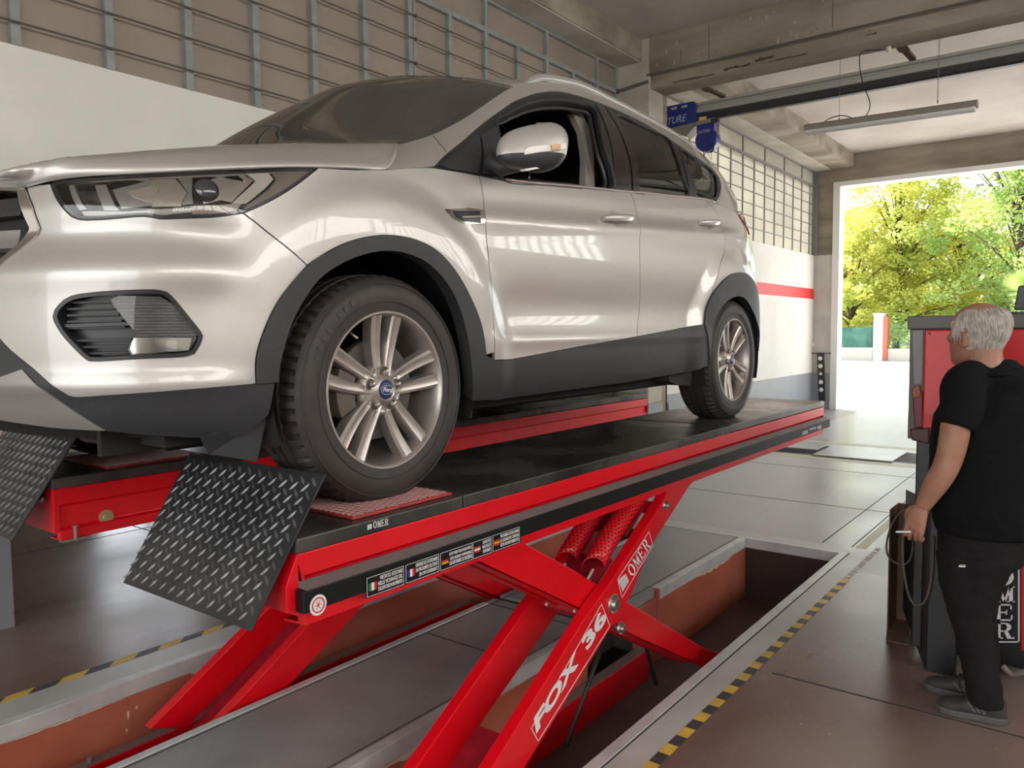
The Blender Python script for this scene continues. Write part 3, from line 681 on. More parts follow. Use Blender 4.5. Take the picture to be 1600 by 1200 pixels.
cells = [((573, 631), 'gwr', 0, ['VIETATO SOSTARE', 'NELLE VICINANZE DEL', 'SOLLEVATORE IN MOVIMENTO']),
         ((634, 686), 'bwr', 0, ['DEFENSE DE STATIONNER', 'EN PROXIMITE DU PONT', 'EN MOUVEMENT']),
         ((688, 738), 'kry', 1, ['ES IST VERBOTEN IN DER NÄHE', 'DER BÜHNE WÄHREND', 'DES BETRIEBES ZU BLEIBEN']),
         ((739, 768), 'rwr', 1, ['DO NOT STOP', 'NEAR THE LIFT', 'IN MOVEMENT']),
         ((770, 812), 'ryr', 1, ['PROHIBIDO ESTACIONAR', 'EL ELEVADOR CUANDO', 'ESTA EN MOVIMIENTO'])]
lab = MB().box(at(Y, (571, 900))[0][0], at(Y, (814, 900))[0][0], Y-0.0004, Y, 0.9, 0.958).build('warning_label', M['black_bar'], gb); note(lab, 'black warning label with five flags')
for (xa, xb), cols, horiz, lines in cells:
    xs = [at(Y, (p, 900-0.28*(p-573)))[0][0] for p in (xa, xb)]; x0, x1 = xs
    b = MB(); outline(b, [barpt(x0, 0.903), barpt(x1-0.002, 0.903), barpt(x1-0.002, 0.954), barpt(x0, 0.954)], 0.0012)
    fx = x0+0.006; fwd = 0.028; tw = (x1-x0)-0.045
    for k, t_ in enumerate(lines):
        vs, fs = text_mb(t_, 1, bold=0.01)
        wd = tw*min(1, 0.55+len(t_)/40); zz = 0.944-k*0.0145; xr = x1-0.006
        quad_text(b, vs, fs, [barpt(xr-wd, zz-0.0055), barpt(xr, zz-0.0055), barpt(xr-wd, zz+0.0055)])
    b.build('label_text', M['white_print'], lab)
    for k, c in enumerate(cols):
        b = MB()
        if horiz: b.box(fx, fx+fwd, Y-0.001, Y-0.0004, 0.937-(k+1)*0.006, 0.937-k*0.006)
        else: b.box(fx+k*fwd/3, fx+(k+1)*fwd/3, Y-0.001, Y-0.0004, 0.917, 0.938)
        b.build('flag_stripe', flagc[c], lab)
b = MB()
for (x0, n, z) in ((5.05, 4, 0.944), (5.05, 4, 0.932), (5.2, 5, 0.946), (5.38, 3, 0.946), (5.38, 3, 0.934)):
    for k in range(n): b.box(x0+k*0.03, x0+k*0.03+0.022, Y-0.001, Y, z-0.004, z+0.004)
tag(b.build('small_print', M['white_print'], gb), kind='stuff')
# OMER on the edge of the deck
dk = [c for c in L1.children if c.name.startswith('deck')][0]
vs, fs = omer_vf(1, 0.8, slant=0.0); b = MB(); quad_text(b, vs, fs, [at(1.5695, (583, 826))[0], at(1.5695, (607, 820))[0], at(1.5695, (583, 815))[0]])
b.build('lettering', M['white_print'], dk)
P = at(1.5695, (574, 828), (581, 826), (581, 818), (574, 820)); b = MB()
for i in range(4): 
    for j in range(4):
        f = lambda a, c: (Vector(P[0])*(1-a)+Vector(P[1])*a)*(1-c)+(Vector(P[3])*(1-a)+Vector(P[2])*a)*c
        b.prism([f(i/4, j/4), f((i+.8)/4, j/4), f((i+.8)/4, (j+.8)/4), f(i/4, (j+.8)/4)], (0, 0, 0), (0, -0.0004, 0))
tag(b.build('square_emblem', M['white_print'], dk), kind='stuff')
# rubber lip torn at the deck edge, small screws on the rail
b = MB(); 
for (px, py) in ((484, 912), (776, 826), (902, 780), (1064, 722), (1190, 682), (560, 888)):
    c = at(1.568, (px, py))[0]; b.lathe([(0, -0.004), (0.005, -0.003), (0.006, 0)], c, 'y', 8)
tag(b.build('screw', M['steel'], L1), kind='stuff')
# ------------------------------------------------------------------ the car
UX, YCC, ZG = 1.62, 2.60, 1.095          # front axle X, centre line Y, ground Z for the car
def W3(u, v, w): return np.stack([UX+np.asarray(u, float), YCC-np.asarray(v, float), ZG+np.asarray(w, float)], -1)
def spline(x, Y):
    """natural cubic spline through Y (n, k) at x; returns f(xq)"""
    x = np.asarray(x, float); Y = np.asarray(Y, float); n = len(x); h = np.diff(x)
    A = np.zeros((n, n)); B = np.zeros(Y.shape); A[0, 0] = A[-1, -1] = 1
    for i in range(1, n-1):
        A[i, i-1], A[i, i], A[i, i+1] = h[i-1], 2*(h[i-1]+h[i]), h[i]
        B[i] = 6*((Y[i+1]-Y[i])/h[i]-(Y[i]-Y[i-1])/h[i-1])
    Mm = np.linalg.solve(A, B.reshape(n, -1)).reshape(Y.shape)
    def f(q):
        q = np.atleast_1d(np.asarray(q, float)); i = np.clip(np.searchsorted(x, q)-1, 0, n-2)
        t = q-x[i]; H_ = h[i]; e = (...,)+(None,)*(Y.ndim-1)
        t, H_ = t[e], H_[e]
        return (Mm[i+1]*t**3/(6*H_) + Mm[i]*(H_-t)**3/(6*H_) + (Y[i+1]/H_-Mm[i+1]*H_/6)*t + (Y[i]/H_-Mm[i]*H_/6)*(H_-t))
    return f
Wl = [0.16, 0.30, 0.42, 0.56, 0.70, 0.82, 0.92, 1.05, 1.28]
vf = np.array([0, .2, .4, .55, .65, .75, .82, .865, .893])
front_u = {0.16: [-.78, -.78, -.76, -.71, -.66, -.58, -.50, -.44, -.38], 0.30: [-.885, -.88, -.86, -.81, -.765, -.685, -.595, -.50, -.40],
           0.42: [-.915, -.91, -.885, -.835, -.785, -.705, -.61, -.51, -.40], 0.56: [-.92, -.915, -.89, -.84, -.79, -.71, -.615, -.51, -.40],
           0.70: [-.905, -.90, -.87, -.822, -.772, -.695, -.605, -.50, -.40], 0.82: [-.875, -.87, -.84, -.795, -.745, -.66, -.57, -.47, -.38],
           0.92: [-.83, -.825, -.80, -.757, -.70, -.60, -.50, -.41, -.34], 1.05: [-.74, -.735, -.71, -.66, -.60, -.50, -.40, -.32, -.27], 1.28: [-.5, -.5, -.48, -.44, -.40, -.34, -.28, -.22, -.18]}
vs_w = {0.16: .80, 0.30: .872, 0.42: .890, 0.56: .893, 0.70: .897, 0.82: .900, 0.92: .893, 1.05: .868, 1.28: .80}
side_u = np.array([-.2, 0, .3, .6, 1.0, 1.5, 2.0, 2.4, 2.69, 3.0])
side_f = np.array([1.005, 1.008, 1.0, 1.0, 1.0, 1.0, 1.0, 1.003, 1.004, .985])
rear_vu = [(.935, 3.20), (.86, 3.345), (.70, 3.45), (.4, 3.53), (0, 3.57)]
nets = []
for w_ in Wl:
    sc_ = vs_w[w_]/0.893; fu = front_u[w_]
    P = [(u, v*sc_) for u, v in zip(fu, vf)]
    su = [(u + max(0, (fu[-1]+.40))*max(0, 1-(u+.4)/0.5), vs_w[w_]*k) for u, k in zip(side_u, side_f)]
    rk = {0.16: -.10, 0.30: -.02, 0.42: 0, 0.56: .01, 0.70: 0, 0.82: -.02, 0.92: -.06, 1.05: -.12, 1.28: -.22}[w_]
    P += su + [(u+rk*(0.3+0.7*i/4), v*vs_w[w_]) for i, (v, u) in enumerate(rear_vu)]
    nets.append(P)
NET = np.array(nets)                      # (rows, stations, 2)
base = NET[3]; SS = np.concatenate([[0], np.cumsum(np.hypot(*np.diff(base, axis=0).T))])
fs_ = spline(SS, NET.transpose(1, 0, 2))   # s -> (rows,2)
def smooth(a, b, x): t = np.clip((x-a)/(b-a), 0, 1); return t*t*(3-2*t)
def S(s, w, off=0.0):
    s = np.atleast_1d(np.asarray(s, float)); w = np.atleast_1d(np.asarray(w, float))
    R_ = fs_(s)                            # (n, rows, 2)
    wl = np.array(Wl)
    # cubic interpolation down the rows
    n = len(s); i = np.clip(np.searchsorted(wl, w)-1, 0, len(wl)-2)
    idx = np.arange(n); x0, x1 = wl[i], wl[i+1]; t = ((w-x0)/(x1-x0))[:, None]
    p0, p1 = R_[idx, i], R_[idx, i+1]
    im, ip = np.maximum(i-1, 0), np.minimum(i+2, len(wl)-1)
    m0 = (p1-R_[idx, im])/(x1-wl[im])[:, None]*(x1-x0)[:, None]; m1 = (R_[idx, ip]-p0)/(wl[ip]-x0)[:, None]*(x1-x0)[:, None]
    uv = (2*t**3-3*t**2+1)*p0+(t**3-2*t**2+t)*m0+(-2*t**3+3*t**2)*p1+(t**3-t**2)*m1
    u, v = uv[:, 0].copy(), uv[:, 1].copy()
    # flares over the wheels and the shoulder line
    side = smooth(-.62, -.40, u)
    bump = np.zeros(n)
    for uc, k in ((0.0, 1.0), (2.69, 1.0)):
        r = np.hypot(u-uc, (w-0.345)*1.0)
        bump += k*(0.016*(1-smooth(0.53, 0.64, r)) + 0.008*(1-smooth(0.45, 0.60, r)))
    wc = 0.862+0.068*(u-0.05)
    d = w-wc
    cre = smooth(0.25, 0.55, u)*(1-smooth(2.5, 3.1, u))
    bump += cre*(0.010*np.exp(-(d/0.035)**2) - 0.006*np.exp(-((d-0.06)/0.05)**2))
    # lower door crease: hollow between, fuller sill
    door = smooth(0.4, 0.7, u)*(1-smooth(2.1, 2.4, u))
    bump += door*(-0.014*np.exp(-((w-0.60-0.02*(u-1.2))/0.09)**2) + 0.010*np.exp(-((w-0.47)/0.035)**2) + 0.008*(1-smooth(0.40, 0.46, w)))
    v = v + bump*side*np.sign(v+1e-9)
    # front bumper: brow under the headlamp, hollow round the fog lamp, lower lip
    fr = 1-smooth(-.56, -.42, u)
    cen = smooth(0.30, 0.5, v)
    fb = fr*cen*(0.012*np.exp(-((w-0.655)/0.045)**2) - 0.018*np.exp(-((w-0.745)/0.05)**2))
    fb += fr*(0.012*np.exp(-((w-0.385)/0.03)**2))
    # outward direction in plan
    e = 1e-3; R2 = fs_(s+e)[idx, np.clip(i, 0, len(wl)-1)]-fs_(s-e)[idx, np.clip(i, 0, len(wl)-1)]
    tn = R2/np.linalg.norm(R2, axis=1, keepdims=True); nu, nv = -tn[:, 1], tn[:, 0]
    u = u + nu*(fb+off); v = v + nv*(fb+off)
    return W3(u, v, w)
def normal_of(fn, a, b, off=0.0, e=2e-3):
    A = fn(a+e, b, off)-fn(a-e, b, off); B = fn(a, b+e, off)-fn(a, b-e, off)
    N = np.cross(A, B); N /= np.linalg.norm(N, axis=1, keepdims=True)+1e-12
    return N
class Surf:
    def __init__(s, fn, a0, a1, na, b0, b1, nb, sign=1):
        s.fn = fn; s.sign = sign
        A, B = np.meshgrid(np.linspace(a0, a1, na), np.linspace(b0, b1, nb), indexing='ij')
        s.A, s.B = A.ravel(), B.ravel(); s.lim = (a0, a1, b0, b1)
        P = fn(s.A, s.B); s.px = project(P)
        N = normal_of(fn, s.A, s.B)*sign; view = P-CAM
        s.ok = (N*view).sum(1) < 0
        s.dist = np.linalg.norm(view, axis=1)
    def inv(s, x, y):
        d = np.hypot(s.px[:, 0]-x, s.px[:, 1]-y) + np.where(s.ok, 0, 60)
        k = int(np.argmin(d)); a, b = s.A[k], s.B[k]
        for _ in range(8):
            e = 1e-4; p = project(s.fn(np.array([a, a+e, a]), np.array([b, b, b+e])))
            J = np.array([(p[1]-p[0])/e, (p[2]-p[0])/e]).T; r = np.array([x, y])-p[0]
            try: st = np.linalg.solve(J, r)
            except Exception: break
            st = np.clip(st, -0.03, 0.03); a, b = a+st[0], b+st[1]
            a = min(max(a, s.lim[0]), s.lim[1]); b = min(max(b, s.lim[2]), s.lim[3])
        return (float(a), float(b))
    def poly(s, pts): return [s.inv(*p) if len(p) == 2 else (p[1], p[2]) for p in pts]   # ('p', a, b) = direct parameters
BODY = Surf(S, 0.0, SS[-1], 420, 0.17, 1.27, 110, 1)

def dens(poly, step, closed=True):
    out = []; n = len(poly)
    for i in range(n if closed else n-1):
        a, b = np.array(poly[i]), np.array(poly[(i+1) % n]); k = max(1, int(math.ceil(np.hypot(*(b-a))/step)))
        for j in range(k): out.append(tuple(a+(b-a)*j/k))
    if not closed: out.append(tuple(poly[-1]))
    return out
def curve(pts, step=0.02, closed=False):
    """smooth Catmull-Rom through 2D parameter points"""
    P = [np.array(p, float) for p in pts]; n = len(P); out = []
    for i in range(n if closed else n-1):
        p0, p1, p2, p3 = (P[(i-1) % n], P[i], P[(i+1) % n], P[(i+2) % n]) if closed else (P[max(i-1, 0)], P[i], P[i+1], P[min(i+2, n-1)])
        k = max(2, int(np.hypot(*(p2-p1))/step)+1)
        for j in range(k):
            t = j/k; out.append(tuple(0.5*((2*p1)+(-p0+p2)*t+(2*p0-5*p1+4*p2-p3)*t*t+(-p0+3*p1-3*p2+p3)*t**3)))
    if not closed: out.append(tuple(P[-1]))
    return out
def inside(poly, pts):
    P = np.array(poly); x, y = pts[:, 0], pts[:, 1]; r = np.zeros(len(pts), bool); j = len(P)-1
    for i in range(len(P)):
        xi, yi, xj, yj = P[i, 0], P[i, 1], P[j, 0], P[j, 1]
        c = ((yi > y) != (yj > y)); 
        if abs(yj-yi) > 1e-12: r ^= c & (x < (xj-xi)*(y-yi)/(yj-yi)+xi)
        j = i
    return r
def area2(P): P = np.array(P); x, y = P[:, 0], P[:, 1]; return 0.5*np.sum(x*np.roll(y, -1)-np.roll(x, -1)*y)
def inset(poly, d):
    P = np.array(poly); sgn = 1 if area2(P) > 0 else -1; n = len(P); out = []
    for i in range(n):
        a, b, c = P[i-1], P[i], P[(i+1) % n]
        e1 = b-a; e2 = c-b; e1 = e1/(np.hypot(*e1)+1e-9); e2 = e2/(np.hypot(*e2)+1e-9)
        m = np.array([-e1[1]-e2[1], e1[0]+e2[0]])*sgn; m = m/(np.hypot(*m)+1e-9); k = 1/max(0.5, abs(np.dot(m, np.array([-e1[1], e1[0]])*sgn)))
        out.append(tuple(b+m*d*k))
    return out
def clean(poly, eps=1e-3):
    out = []
    for p in poly:
        if not out or math.hypot(p[0]-out[-1][0], p[1]-out[-1][1]) > eps: out.append(p)
    if math.hypot(out[0][0]-out[-1][0], out[0][1]-out[-1][1]) < eps: out.pop()
    return out
def patch(surf, poly, name, m, parent, holes=(), off=0.0, rim=0.012, grid=0.018, gap=0.0, side=1, both=False, smooth_n=True, dome=0.0, rings=False):
    """a sheet cut out of a surface along an outline in its parameters; rim = depth of the folded edge; side=-1 mirrors across the car"""
    poly = clean(poly)
    if gap: poly = inset(poly, gap)
    loops = [dens(clean(poly), grid)] + [dens(clean(h), grid) for h in holes]
    pts, edges = [], []
    for lp in loops:
        b = len(pts); pts += lp; edges += [(b+i, b+(i+1) % len(lp)) for i in range(len(lp))]
    nb = len(pts); A = np.array(loops[0]); lo, hi = A.min(0), A.max(0)
    gx = np.arange(lo[0], hi[0], grid); gy = np.arange(lo[1], hi[1], grid)
    if len(gx) and len(gy):
        G = np.stack(np.meshgrid(gx, gy, indexing='ij'), -1).reshape(-1, 2)
        k = inside(loops[0], G)
        for h in loops[1:]: k &= ~inside(h, G)
        G = G[k]
        B_ = np.array(pts)
        if len(G):
            # keep clear of the outline
            keep = np.ones(len(G), bool)
            for c in range(0, len(G), 4000):
                D = np.min(np.hypot(G[c:c+4000, None, 0]-B_[None, :, 0], G[c:c+4000, None, 1]-B_[None, :, 1]), axis=1); keep[c:c+4000] = D > grid*0.45
            pts += [tuple(p) for p in G[keep]]
    r = delaunay_2d_cdt([Vector(p) for p in pts], edges, [], 0, 1e-6)
    V = np.array([(p.x, p.y) for p in r[0]]); T = [tuple(f) for f in r[2] if len(f) == 3]
    cen = np.array([V[list(t)].mean(0) for t in T]); k = inside(loops[0], cen)
    for h in loops[1:]: k &= ~inside(h, cen)
    T = [t for t, q in zip(T, k) if q]
    P = surf.fn(V[:, 0], V[:, 1], off); N = normal_of(surf.fn, V[:, 0], V[:, 1], off)*surf.sign
    if dome:
        lp = np.array(loops[0]); D = np.array([np.min(np.hypot(lp[:, 0]-q[0], lp[:, 1]-q[1])) for q in V]); P = P + N*(dome*smooth(0, 0.03, D))[:, None]
    used = sorted({i for t in T for i in t}); mp = {o: i for i, o in enumerate(used)}
    P, N = P[used], N[used]; T = [tuple(mp[i] for i in t) for t in T]
    Ta = np.array(T); cr_ = np.cross(P[Ta[:, 1]]-P[Ta[:, 0]], P[Ta[:, 2]]-P[Ta[:, 0]])
    if (cr_*N[Ta[:, 0]]).sum() < 0: T = [t[::-1] for t in T]
    nv = len(P); vs = [tuple(p) for p in P]; ns = [tuple(q) for q in N]; fs2 = list(T)
    if rim:
        cnt = {}
        for t in T:
            for a, b in ((t[0], t[1]), (t[1], t[2]), (t[2], t[0])): cnt[(a, b)] = 1
        for (a, b) in [e for e in cnt if (e[1], e[0]) not in cnt]:
            q = len(vs); d = (P[b]-P[a]); 
            on = np.cross(d, N[a]); on = on/(np.linalg.norm(on)+1e-9)
            vs += [tuple(P[a]), tuple(P[b]), tuple(P[b]-N[b]*rim), tuple(P[a]-N[a]*rim)]; ns += [tuple(on)]*4
            fs2.append((q+1, q, q+3, q+2))
    res = []
    for sd in ((1, -1) if both else (side,)):
        if sd == 1: v_, n_, f_ = vs, ns, fs2
        else: v_ = [(x, 2*YCC-y, z) for x, y, z in vs]; n_ = [(x, -y, z) for x, y, z in ns]; f_ = [f[::-1] for f in fs2]
        res.append((v_, f_, n_))
    v_, f_, n_ = res[0]
    if both: b = len(v_); v_ = v_+res[1][0]; n_ = n_+res[1][2]; f_ = f_+[tuple(i+b for i in f) for f in res[1][1]]
    return mesh_n(name, v_, f_, n_, m, parent)
def mesh_n(name, v_, f_, n_, m, parent):
    me = bpy.data.meshes.new(name); me.from_pydata(v_, [], f_); me.materials.append(m)
    me.polygons.foreach_set('use_smooth', [True]*len(me.polygons)); me.update()
    if len(me.vertices) == len(n_): me.normals_split_custom_set_from_vertices(n_)
    o = bpy.data.objects.new(name, me); COL.objects.link(o)
    if parent:
        o.parent = parent; o.matrix_parent_inverse = Matrix.Translation(parent.location).inverted() if parent.type == 'EMPTY' else Matrix()
    return o
# paints and trims
M['paint'] = mat('silver car paint', (0.55, 0.535, 0.505), 0.42, metal=0.5, coat=1.0)
M['clad'] = mat('dark grey cladding', (0.034, 0.036, 0.039), 0.52, bump=0.03, bscale=400)
M['trim_black'] = mat('satin black trim', (0.022, 0.022, 0.024), 0.33)
M['chrome'] = mat('dull chrome', (0.72, 0.70, 0.68), 0.16, metal=1.0)
M['dusty_chrome'] = mat('chrome door line', (0.50, 0.42, 0.40), 0.35, metal=0.7)
M['tint'] = glass('tinted glass', (0.22, 0.25, 0.23), 0.015, 0.16)
M['wind'] = glass('windscreen glass', (0.40, 0.46, 0.38), 0.02, 0.28)
M['lens'] = glass('clear lamp lens', (0.93, 0.93, 0.92), 0.02, 0.03)
M['interior'] = mat('black interior', (0.02, 0.02, 0.021), 0.7)
M['pillar_beige'] = mat('grey beige pillar trim', (0.28, 0.26, 0.23), 0.6)
M['seat'] = mat('black seat cloth', (0.022, 0.022, 0.024), 0.85)
M['inner'] = mat('dark inner body', (0.012, 0.012, 0.012), 0.7)
M['reflector'] = mat('lamp reflector', (0.75, 0.74, 0.72), 0.12, metal=1.0)
M['lampgrey'] = mat('lamp housing grey', (0.34, 0.33, 0.31), 0.3, metal=0.5)
M['lampdark'] = mat('lamp housing dark', (0.045, 0.04, 0.038), 0.35)

CAR = thing('car', 'silver five-door SUV with black cladding standing on the red scissor lift', 'car', (UX, YCC, ZG))
# outlines in photo pixels, carried onto the body surface
pb = BODY.poly
top_px = [(0, 291), (40, 288), (47, 291), (79, 287)]
hl_top = [(92, 282), (160, 276), (250, 270.5), (330, 267), (400, 264.5), (460, 262.5), (498, 262)]
fen_top = [(560, 265), (605, 265), (640, 262), (677, 262), (715, 268), (748, 274)]
belt = [(790, 283), (850, 289), (900, 293), (960, 299), (982, 300), (1010, 303), (1060, 308), (1100, 312)]
gapA = [(748, 274), (751, 285), (755.6, 311), (759, 345), (765, 420), (770, 480), (772.5, 556)]
gapB = [(982, 300), (988, 308), (996, 340), (999, 380), (1000, 430), (999, 480), (996, 526)]
gapC = [(1100, 312), (1112, 322), (1124, 340), (1131, 362), (1132, 390), (1125, 415), (1112, 458), (1103, 478), (1099, 507)]
archF_out = [(400, 600), (400, 560), (413, 515), (437, 467), (480, 415), (510, 395), (540, 380), (575, 370.5), (610, 368), (645, 374), (680, 392), (710, 425), (735, 470), (750, 510), (757, 556)]
archF_in = [(433, 597), (435, 570), (446, 525), (465, 480), (495, 437), (530, 412), (565, 398), (600, 392), (635, 397), (670, 415), (700, 450), (718, 490), (728, 530), (732, 560), (734, 625)]
archR_out = [(1099, 507), (1103, 478), (1115, 455), (1135, 433), (1153, 426), (1168, 430), (1181, 452), (1190, 485), (1194, 520), (1194, 545)]
archR_in = [(1106, 570), (1107, 540), (1112, 510), (1122, 485), (1136, 469), (1150, 463), (1162, 467), (1172, 482), (1181, 505), (1186, 530), (1187, 548)]
sill_top = [(757, 556), (772.5, 563.5), (800, 562), (900, 543), (996, 526), (1050, 516), (1099, 507)]
sill_bot = [(1106, 572), (1090, 578), (1050, 585), (980, 597), (850, 614), (775, 625), (734, 628)]
T_ = {k: pb(v) for k, v in dict(top=top_px, hl=hl_top, fen=fen_top, belt=belt, gA=gapA, gB=gapB, gC=gapC, fo=archF_out, fi=archF_in, ro=archR_out, ri=archR_in, st=sill_top, sb=sill_bot).items()}
bseam = pb([(380, 333), (400, 348), (432, 374), (462, 398), (480, 415)])
hl_low = pb([(498, 262), (470, 284), (440, 304), (410, 320), (380, 333), (337, 339), (287, 341), (250, 342), (225, 338), (160, 343), (120, 342), (100, 327), (86, 306), (79, 287)])
low_top = pb([(0, 530), (16, 547), (50, 575), (96, 612), (115, 621), (160, 619), (220, 615), (310, 608), (400, 600)])
grille_out = pb([(41, 291), (52, 322), (64, 357), (60, 367), (30, 393), (0, 418)])
fog_out = pb([(83, 495), (92, 476), (112, 462), (150, 456), (200, 453), (250, 453), (268, 462), (290, 488), (314, 518), (316, 530), (308, 547), (292, 557), (220, 561), (150, 565), (134, 561), (112, 540), (95, 520)])
C0w = lambda s_, w_: (s_, w_)
# bumper outline (parameters s, w), open towards the centre line where the grille sits
g_low = [(0.22, 0.625), (0.0, 0.60)]
lt_low = [(0.30, 0.475), (0.15, 0.485), (0.0, 0.485)]
bumper = T_['top'][2:] + hl_low[::-1][1:-9] if False else None
hl_rev = hl_low[::-1]                              # from inner top corner round the bottom to the outer tip
i_seam = 9                                          # index of (380,333) in hl_rev
bump_poly = [T_['top'][2]] + [T_['top'][3]] + curve(hl_rev[:i_seam+1]) + bseam[1:] + curve(T_['fo'][:5])[::-1][1:] + curve(low_top)[::-1][1:] + lt_low[0:] + g_low[::-1] + grille_out[::-1]
lowband = None
class Pair(list):
    pass
def pair(surf, poly, name, m, parent, **k):
    k.pop('both', None); par = parent if isinstance(parent, Pair) else (parent, parent)
    return Pair([patch(surf, poly, name, m, par[0], side=1, **k), patch(surf, poly, name, m, par[1], side=-1, **k)])
def pnote(p, t):
    for o in p: o['label'] = t
    return p
def P_(name, poly, m, **k):
    if k.get('both') == 'pair': return pair(BODY, poly, name, m, CAR, **k)
    return patch(BODY, poly, name, m, CAR, **k)
note(P_('bumper', bump_poly, M['paint'], holes=[curve(fog_out, closed=True)], both=True, gap=0.0015, rim=0.02), 'silver front bumper')
fender_poly = T_['hl'][-1:] + T_['fen'] + curve(T_['gA'])[1:-1] + [T_['fo'][-1]] + curve(T_['fo'][4:])[::-1][1:] + bseam[::-1][1:] + curve(hl_rev[i_seam:])[1:]
door1_poly = [T_['gA'][0]] + T_['belt'][:5] + curve(T_['gB'])[1:] + [T_['st'][3], T_['st'][2]] + [pb([(772.5, 563)])[0]] + curve(T_['gA'])[::-1][1:-1]
door2_poly = T_['belt'][4:] + curve(T_['gC'])[1:] + [T_['st'][5]] + curve(T_['gB'])[::-1][:-1]
for sd in (1, -1):
    P_('fender', fender_poly, M['paint'], side=sd, gap=0.002)
    d1 = P_('front_door', door1_poly, M['paint'], side=sd, gap=0.002); d2 = P_('rear_door', door2_poly, M['paint'], side=sd, gap=0.002)
    if sd == 1: D1, D2 = d1, d2
# rear quarter: from the rear door round to the tail
q_top = pb([(1100, 312), (1125, 320), (1152, 334)])
tail_s = 4.75
qp = q_top + [(4.55, 1.22), (SS[-1], 1.22), (SS[-1], 0.50), (4.72, 0.50)] + [T_['ro'][-1]] + curve(T_['ro'])[::-1][1:] + curve(T_['gC'][:-2])[::-1][:-1]
quarter = P_('rear_quarter', qp, M['paint'], both=True, gap=0.001)
rb = [T_['ri'][-1], T_['ro'][-1], (4.72, 0.50), (SS[-1], 0.50), (SS[-1], 0.26), (4.50, 0.26)]
P_('rear_bumper_cladding', rb, M['clad'], both=True)
# black cladding
for sd in (1, -1):
    ringF = curve(T_['fo']) + [T_['st'][1]] + [pb([(775, 625)])[0]] + curve(T_['fi'])[::-1]
    P_('wheel_arch_trim', ringF, M['clad'], side=sd, off=0.010, rim=0.045)
    ringR = curve(T_['ro']) + curve(T_['ri'])[::-1]
    P_('wheel_arch_trim', ringR, M['clad'], side=sd, off=0.010, rim=0.045)
    sill = T_['st'][1:] + [T_['ri'][2], T_['ri'][0]] + T_['sb'][1:6]
    P_('sill_cladding', sill, M['clad'], side=sd, off=0.004, rim=0.05)
lip_low = pb([(429, 599), (425, 625), (419, 649), (380, 682), (302, 684), (220, 679), (165, 673)])
skid = pb([(36, 577), (110, 638), (135, 655), (165, 673), (82, 668), (0, 656)])
lc = curve(low_top) + [lip_low[0]] + lip_low[1:] + [skid[2], skid[1], skid[0]] + [(0.32, 0.36), (0.0, 0.37)] + lt_low[::-1]
note(P_('lower_bumper_cladding', lc, M['clad'], both=True, off=0.0, rim=0.03), 'black lower bumper')
skp = skid[:4] + [skid[4], skid[5]] + [(0.0, 0.27), (0.0, 0.37), (0.32, 0.36)]
note(P_('skid_plate', skp, mat('satin silver skid', (0.36, 0.35, 0.335), 0.38, metal=0.5), both=True, off=0.004), 'silver skid plate')
# grille
gi = pb([(30, 299), (49, 356), (48, 361), (0, 408)])
gr = [T_['top'][1]] + grille_out + g_low + [(0.0, 0.885)] + [T_['top'][0]]
gi2 = [gi[0], gi[1], gi[2], gi[3], (0.215, 0.65), (0.0, 0.63), (0.0, 0.865), pb([(0, 298)])[0]]
ring = P_('grille_frame', gr, M['chrome'], both=True, off=0.006, rim=0.03, holes=[[(max(a, 0.004), b) for a, b in gi2]])
P_('grille_backing', gr, M['inner'], both=True, off=-0.05, rim=0)
for w0, w1 in ((0.845, 0.80), (0.765, 0.72), (0.69, 0.655)):
    g = P_('grille_bar', [(0.0, w0), (0.47 if w0 > .7 else 0.33, w0), (0.47 if w0 > .7 else 0.30, w1), (0.0, w1)], M['lampgrey'] if w0 < .84 else M['trim_black'], both=True, off=-0.02, rim=0.02)
# fog lamp: dark surround, mesh ribs, clear lens
fs_in = curve(inset(fog_out, 0.010), closed=True)
fog = P_('fog_lamp_surround', curve(fog_out, closed=True), M['trim_black'], both='pair', off=0.002, holes=[fs_in], rim=0.05)
P_('fog_lamp_backing', curve(fog_out, closed=True), M['trim_black'], both='pair', off=-0.035, rim=0)
lensP = pb([(172, 467), (185, 462), (250, 463), (280, 481), (309, 515), (307, 530), (295, 548), (205, 555), (199, 546), (212, 520), (175, 475)])
lz = P_('fog_lamp', lensP, M['lens'], both='pair', off=-0.002, rim=0.02); pnote(lz, 'clear fog lamp')
mt_fog = mat('ribbed reflector', (0.92, 0.92, 0.92), 0.34, metal=0.6)
t = mt_fog.node_tree; wv = t.nodes.new('ShaderNodeTexWave'); wv.bands_direction = 'Z'; wv.inputs['Scale'].default_value = 42; wv.inputs['Distortion'].default_value = 2.0; wv.inputs['Detail'].default_value = 2; wv.inputs['Detail Scale'].default_value = 3
tc = t.nodes.new('ShaderNodeTexCoord'); bp = t.nodes.new('ShaderNodeBump'); bp.inputs['Strength'].default_value = 1.0; bp.inputs['Distance'].default_value = 0.02
t.links.new(tc.outputs['Object'], wv.inputs['Vector']); t.links.new(wv.outputs['Fac'], bp.inputs['Height']); t.links.new(bp.outputs[0], t.nodes['Principled BSDF'].inputs['Normal'])
rp_ = pair(BODY, lensP, 'fog_reflector', mt_fog, lz, off=-0.008, rim=0)
low_half = pb([(207, 528), (300, 528), (295, 547), (206, 553), (202, 545)])
pair(BODY, low_half, 'fog_reflector', M['reflector'], lz, off=-0.006, rim=0)
for (px, py) in ((268, 536), (268, 545)):
    q = pb([(px-8, py-4), (px+8, py-4), (px+8, py+4), (px-8, py+4)]); pair(BODY, q, 'bulb', mat('bright bulb glass', (0.95, 0.95, 0.95), 0.05, metal=0.8), lz, off=-0.004, rim=0.003, grid=0.006)
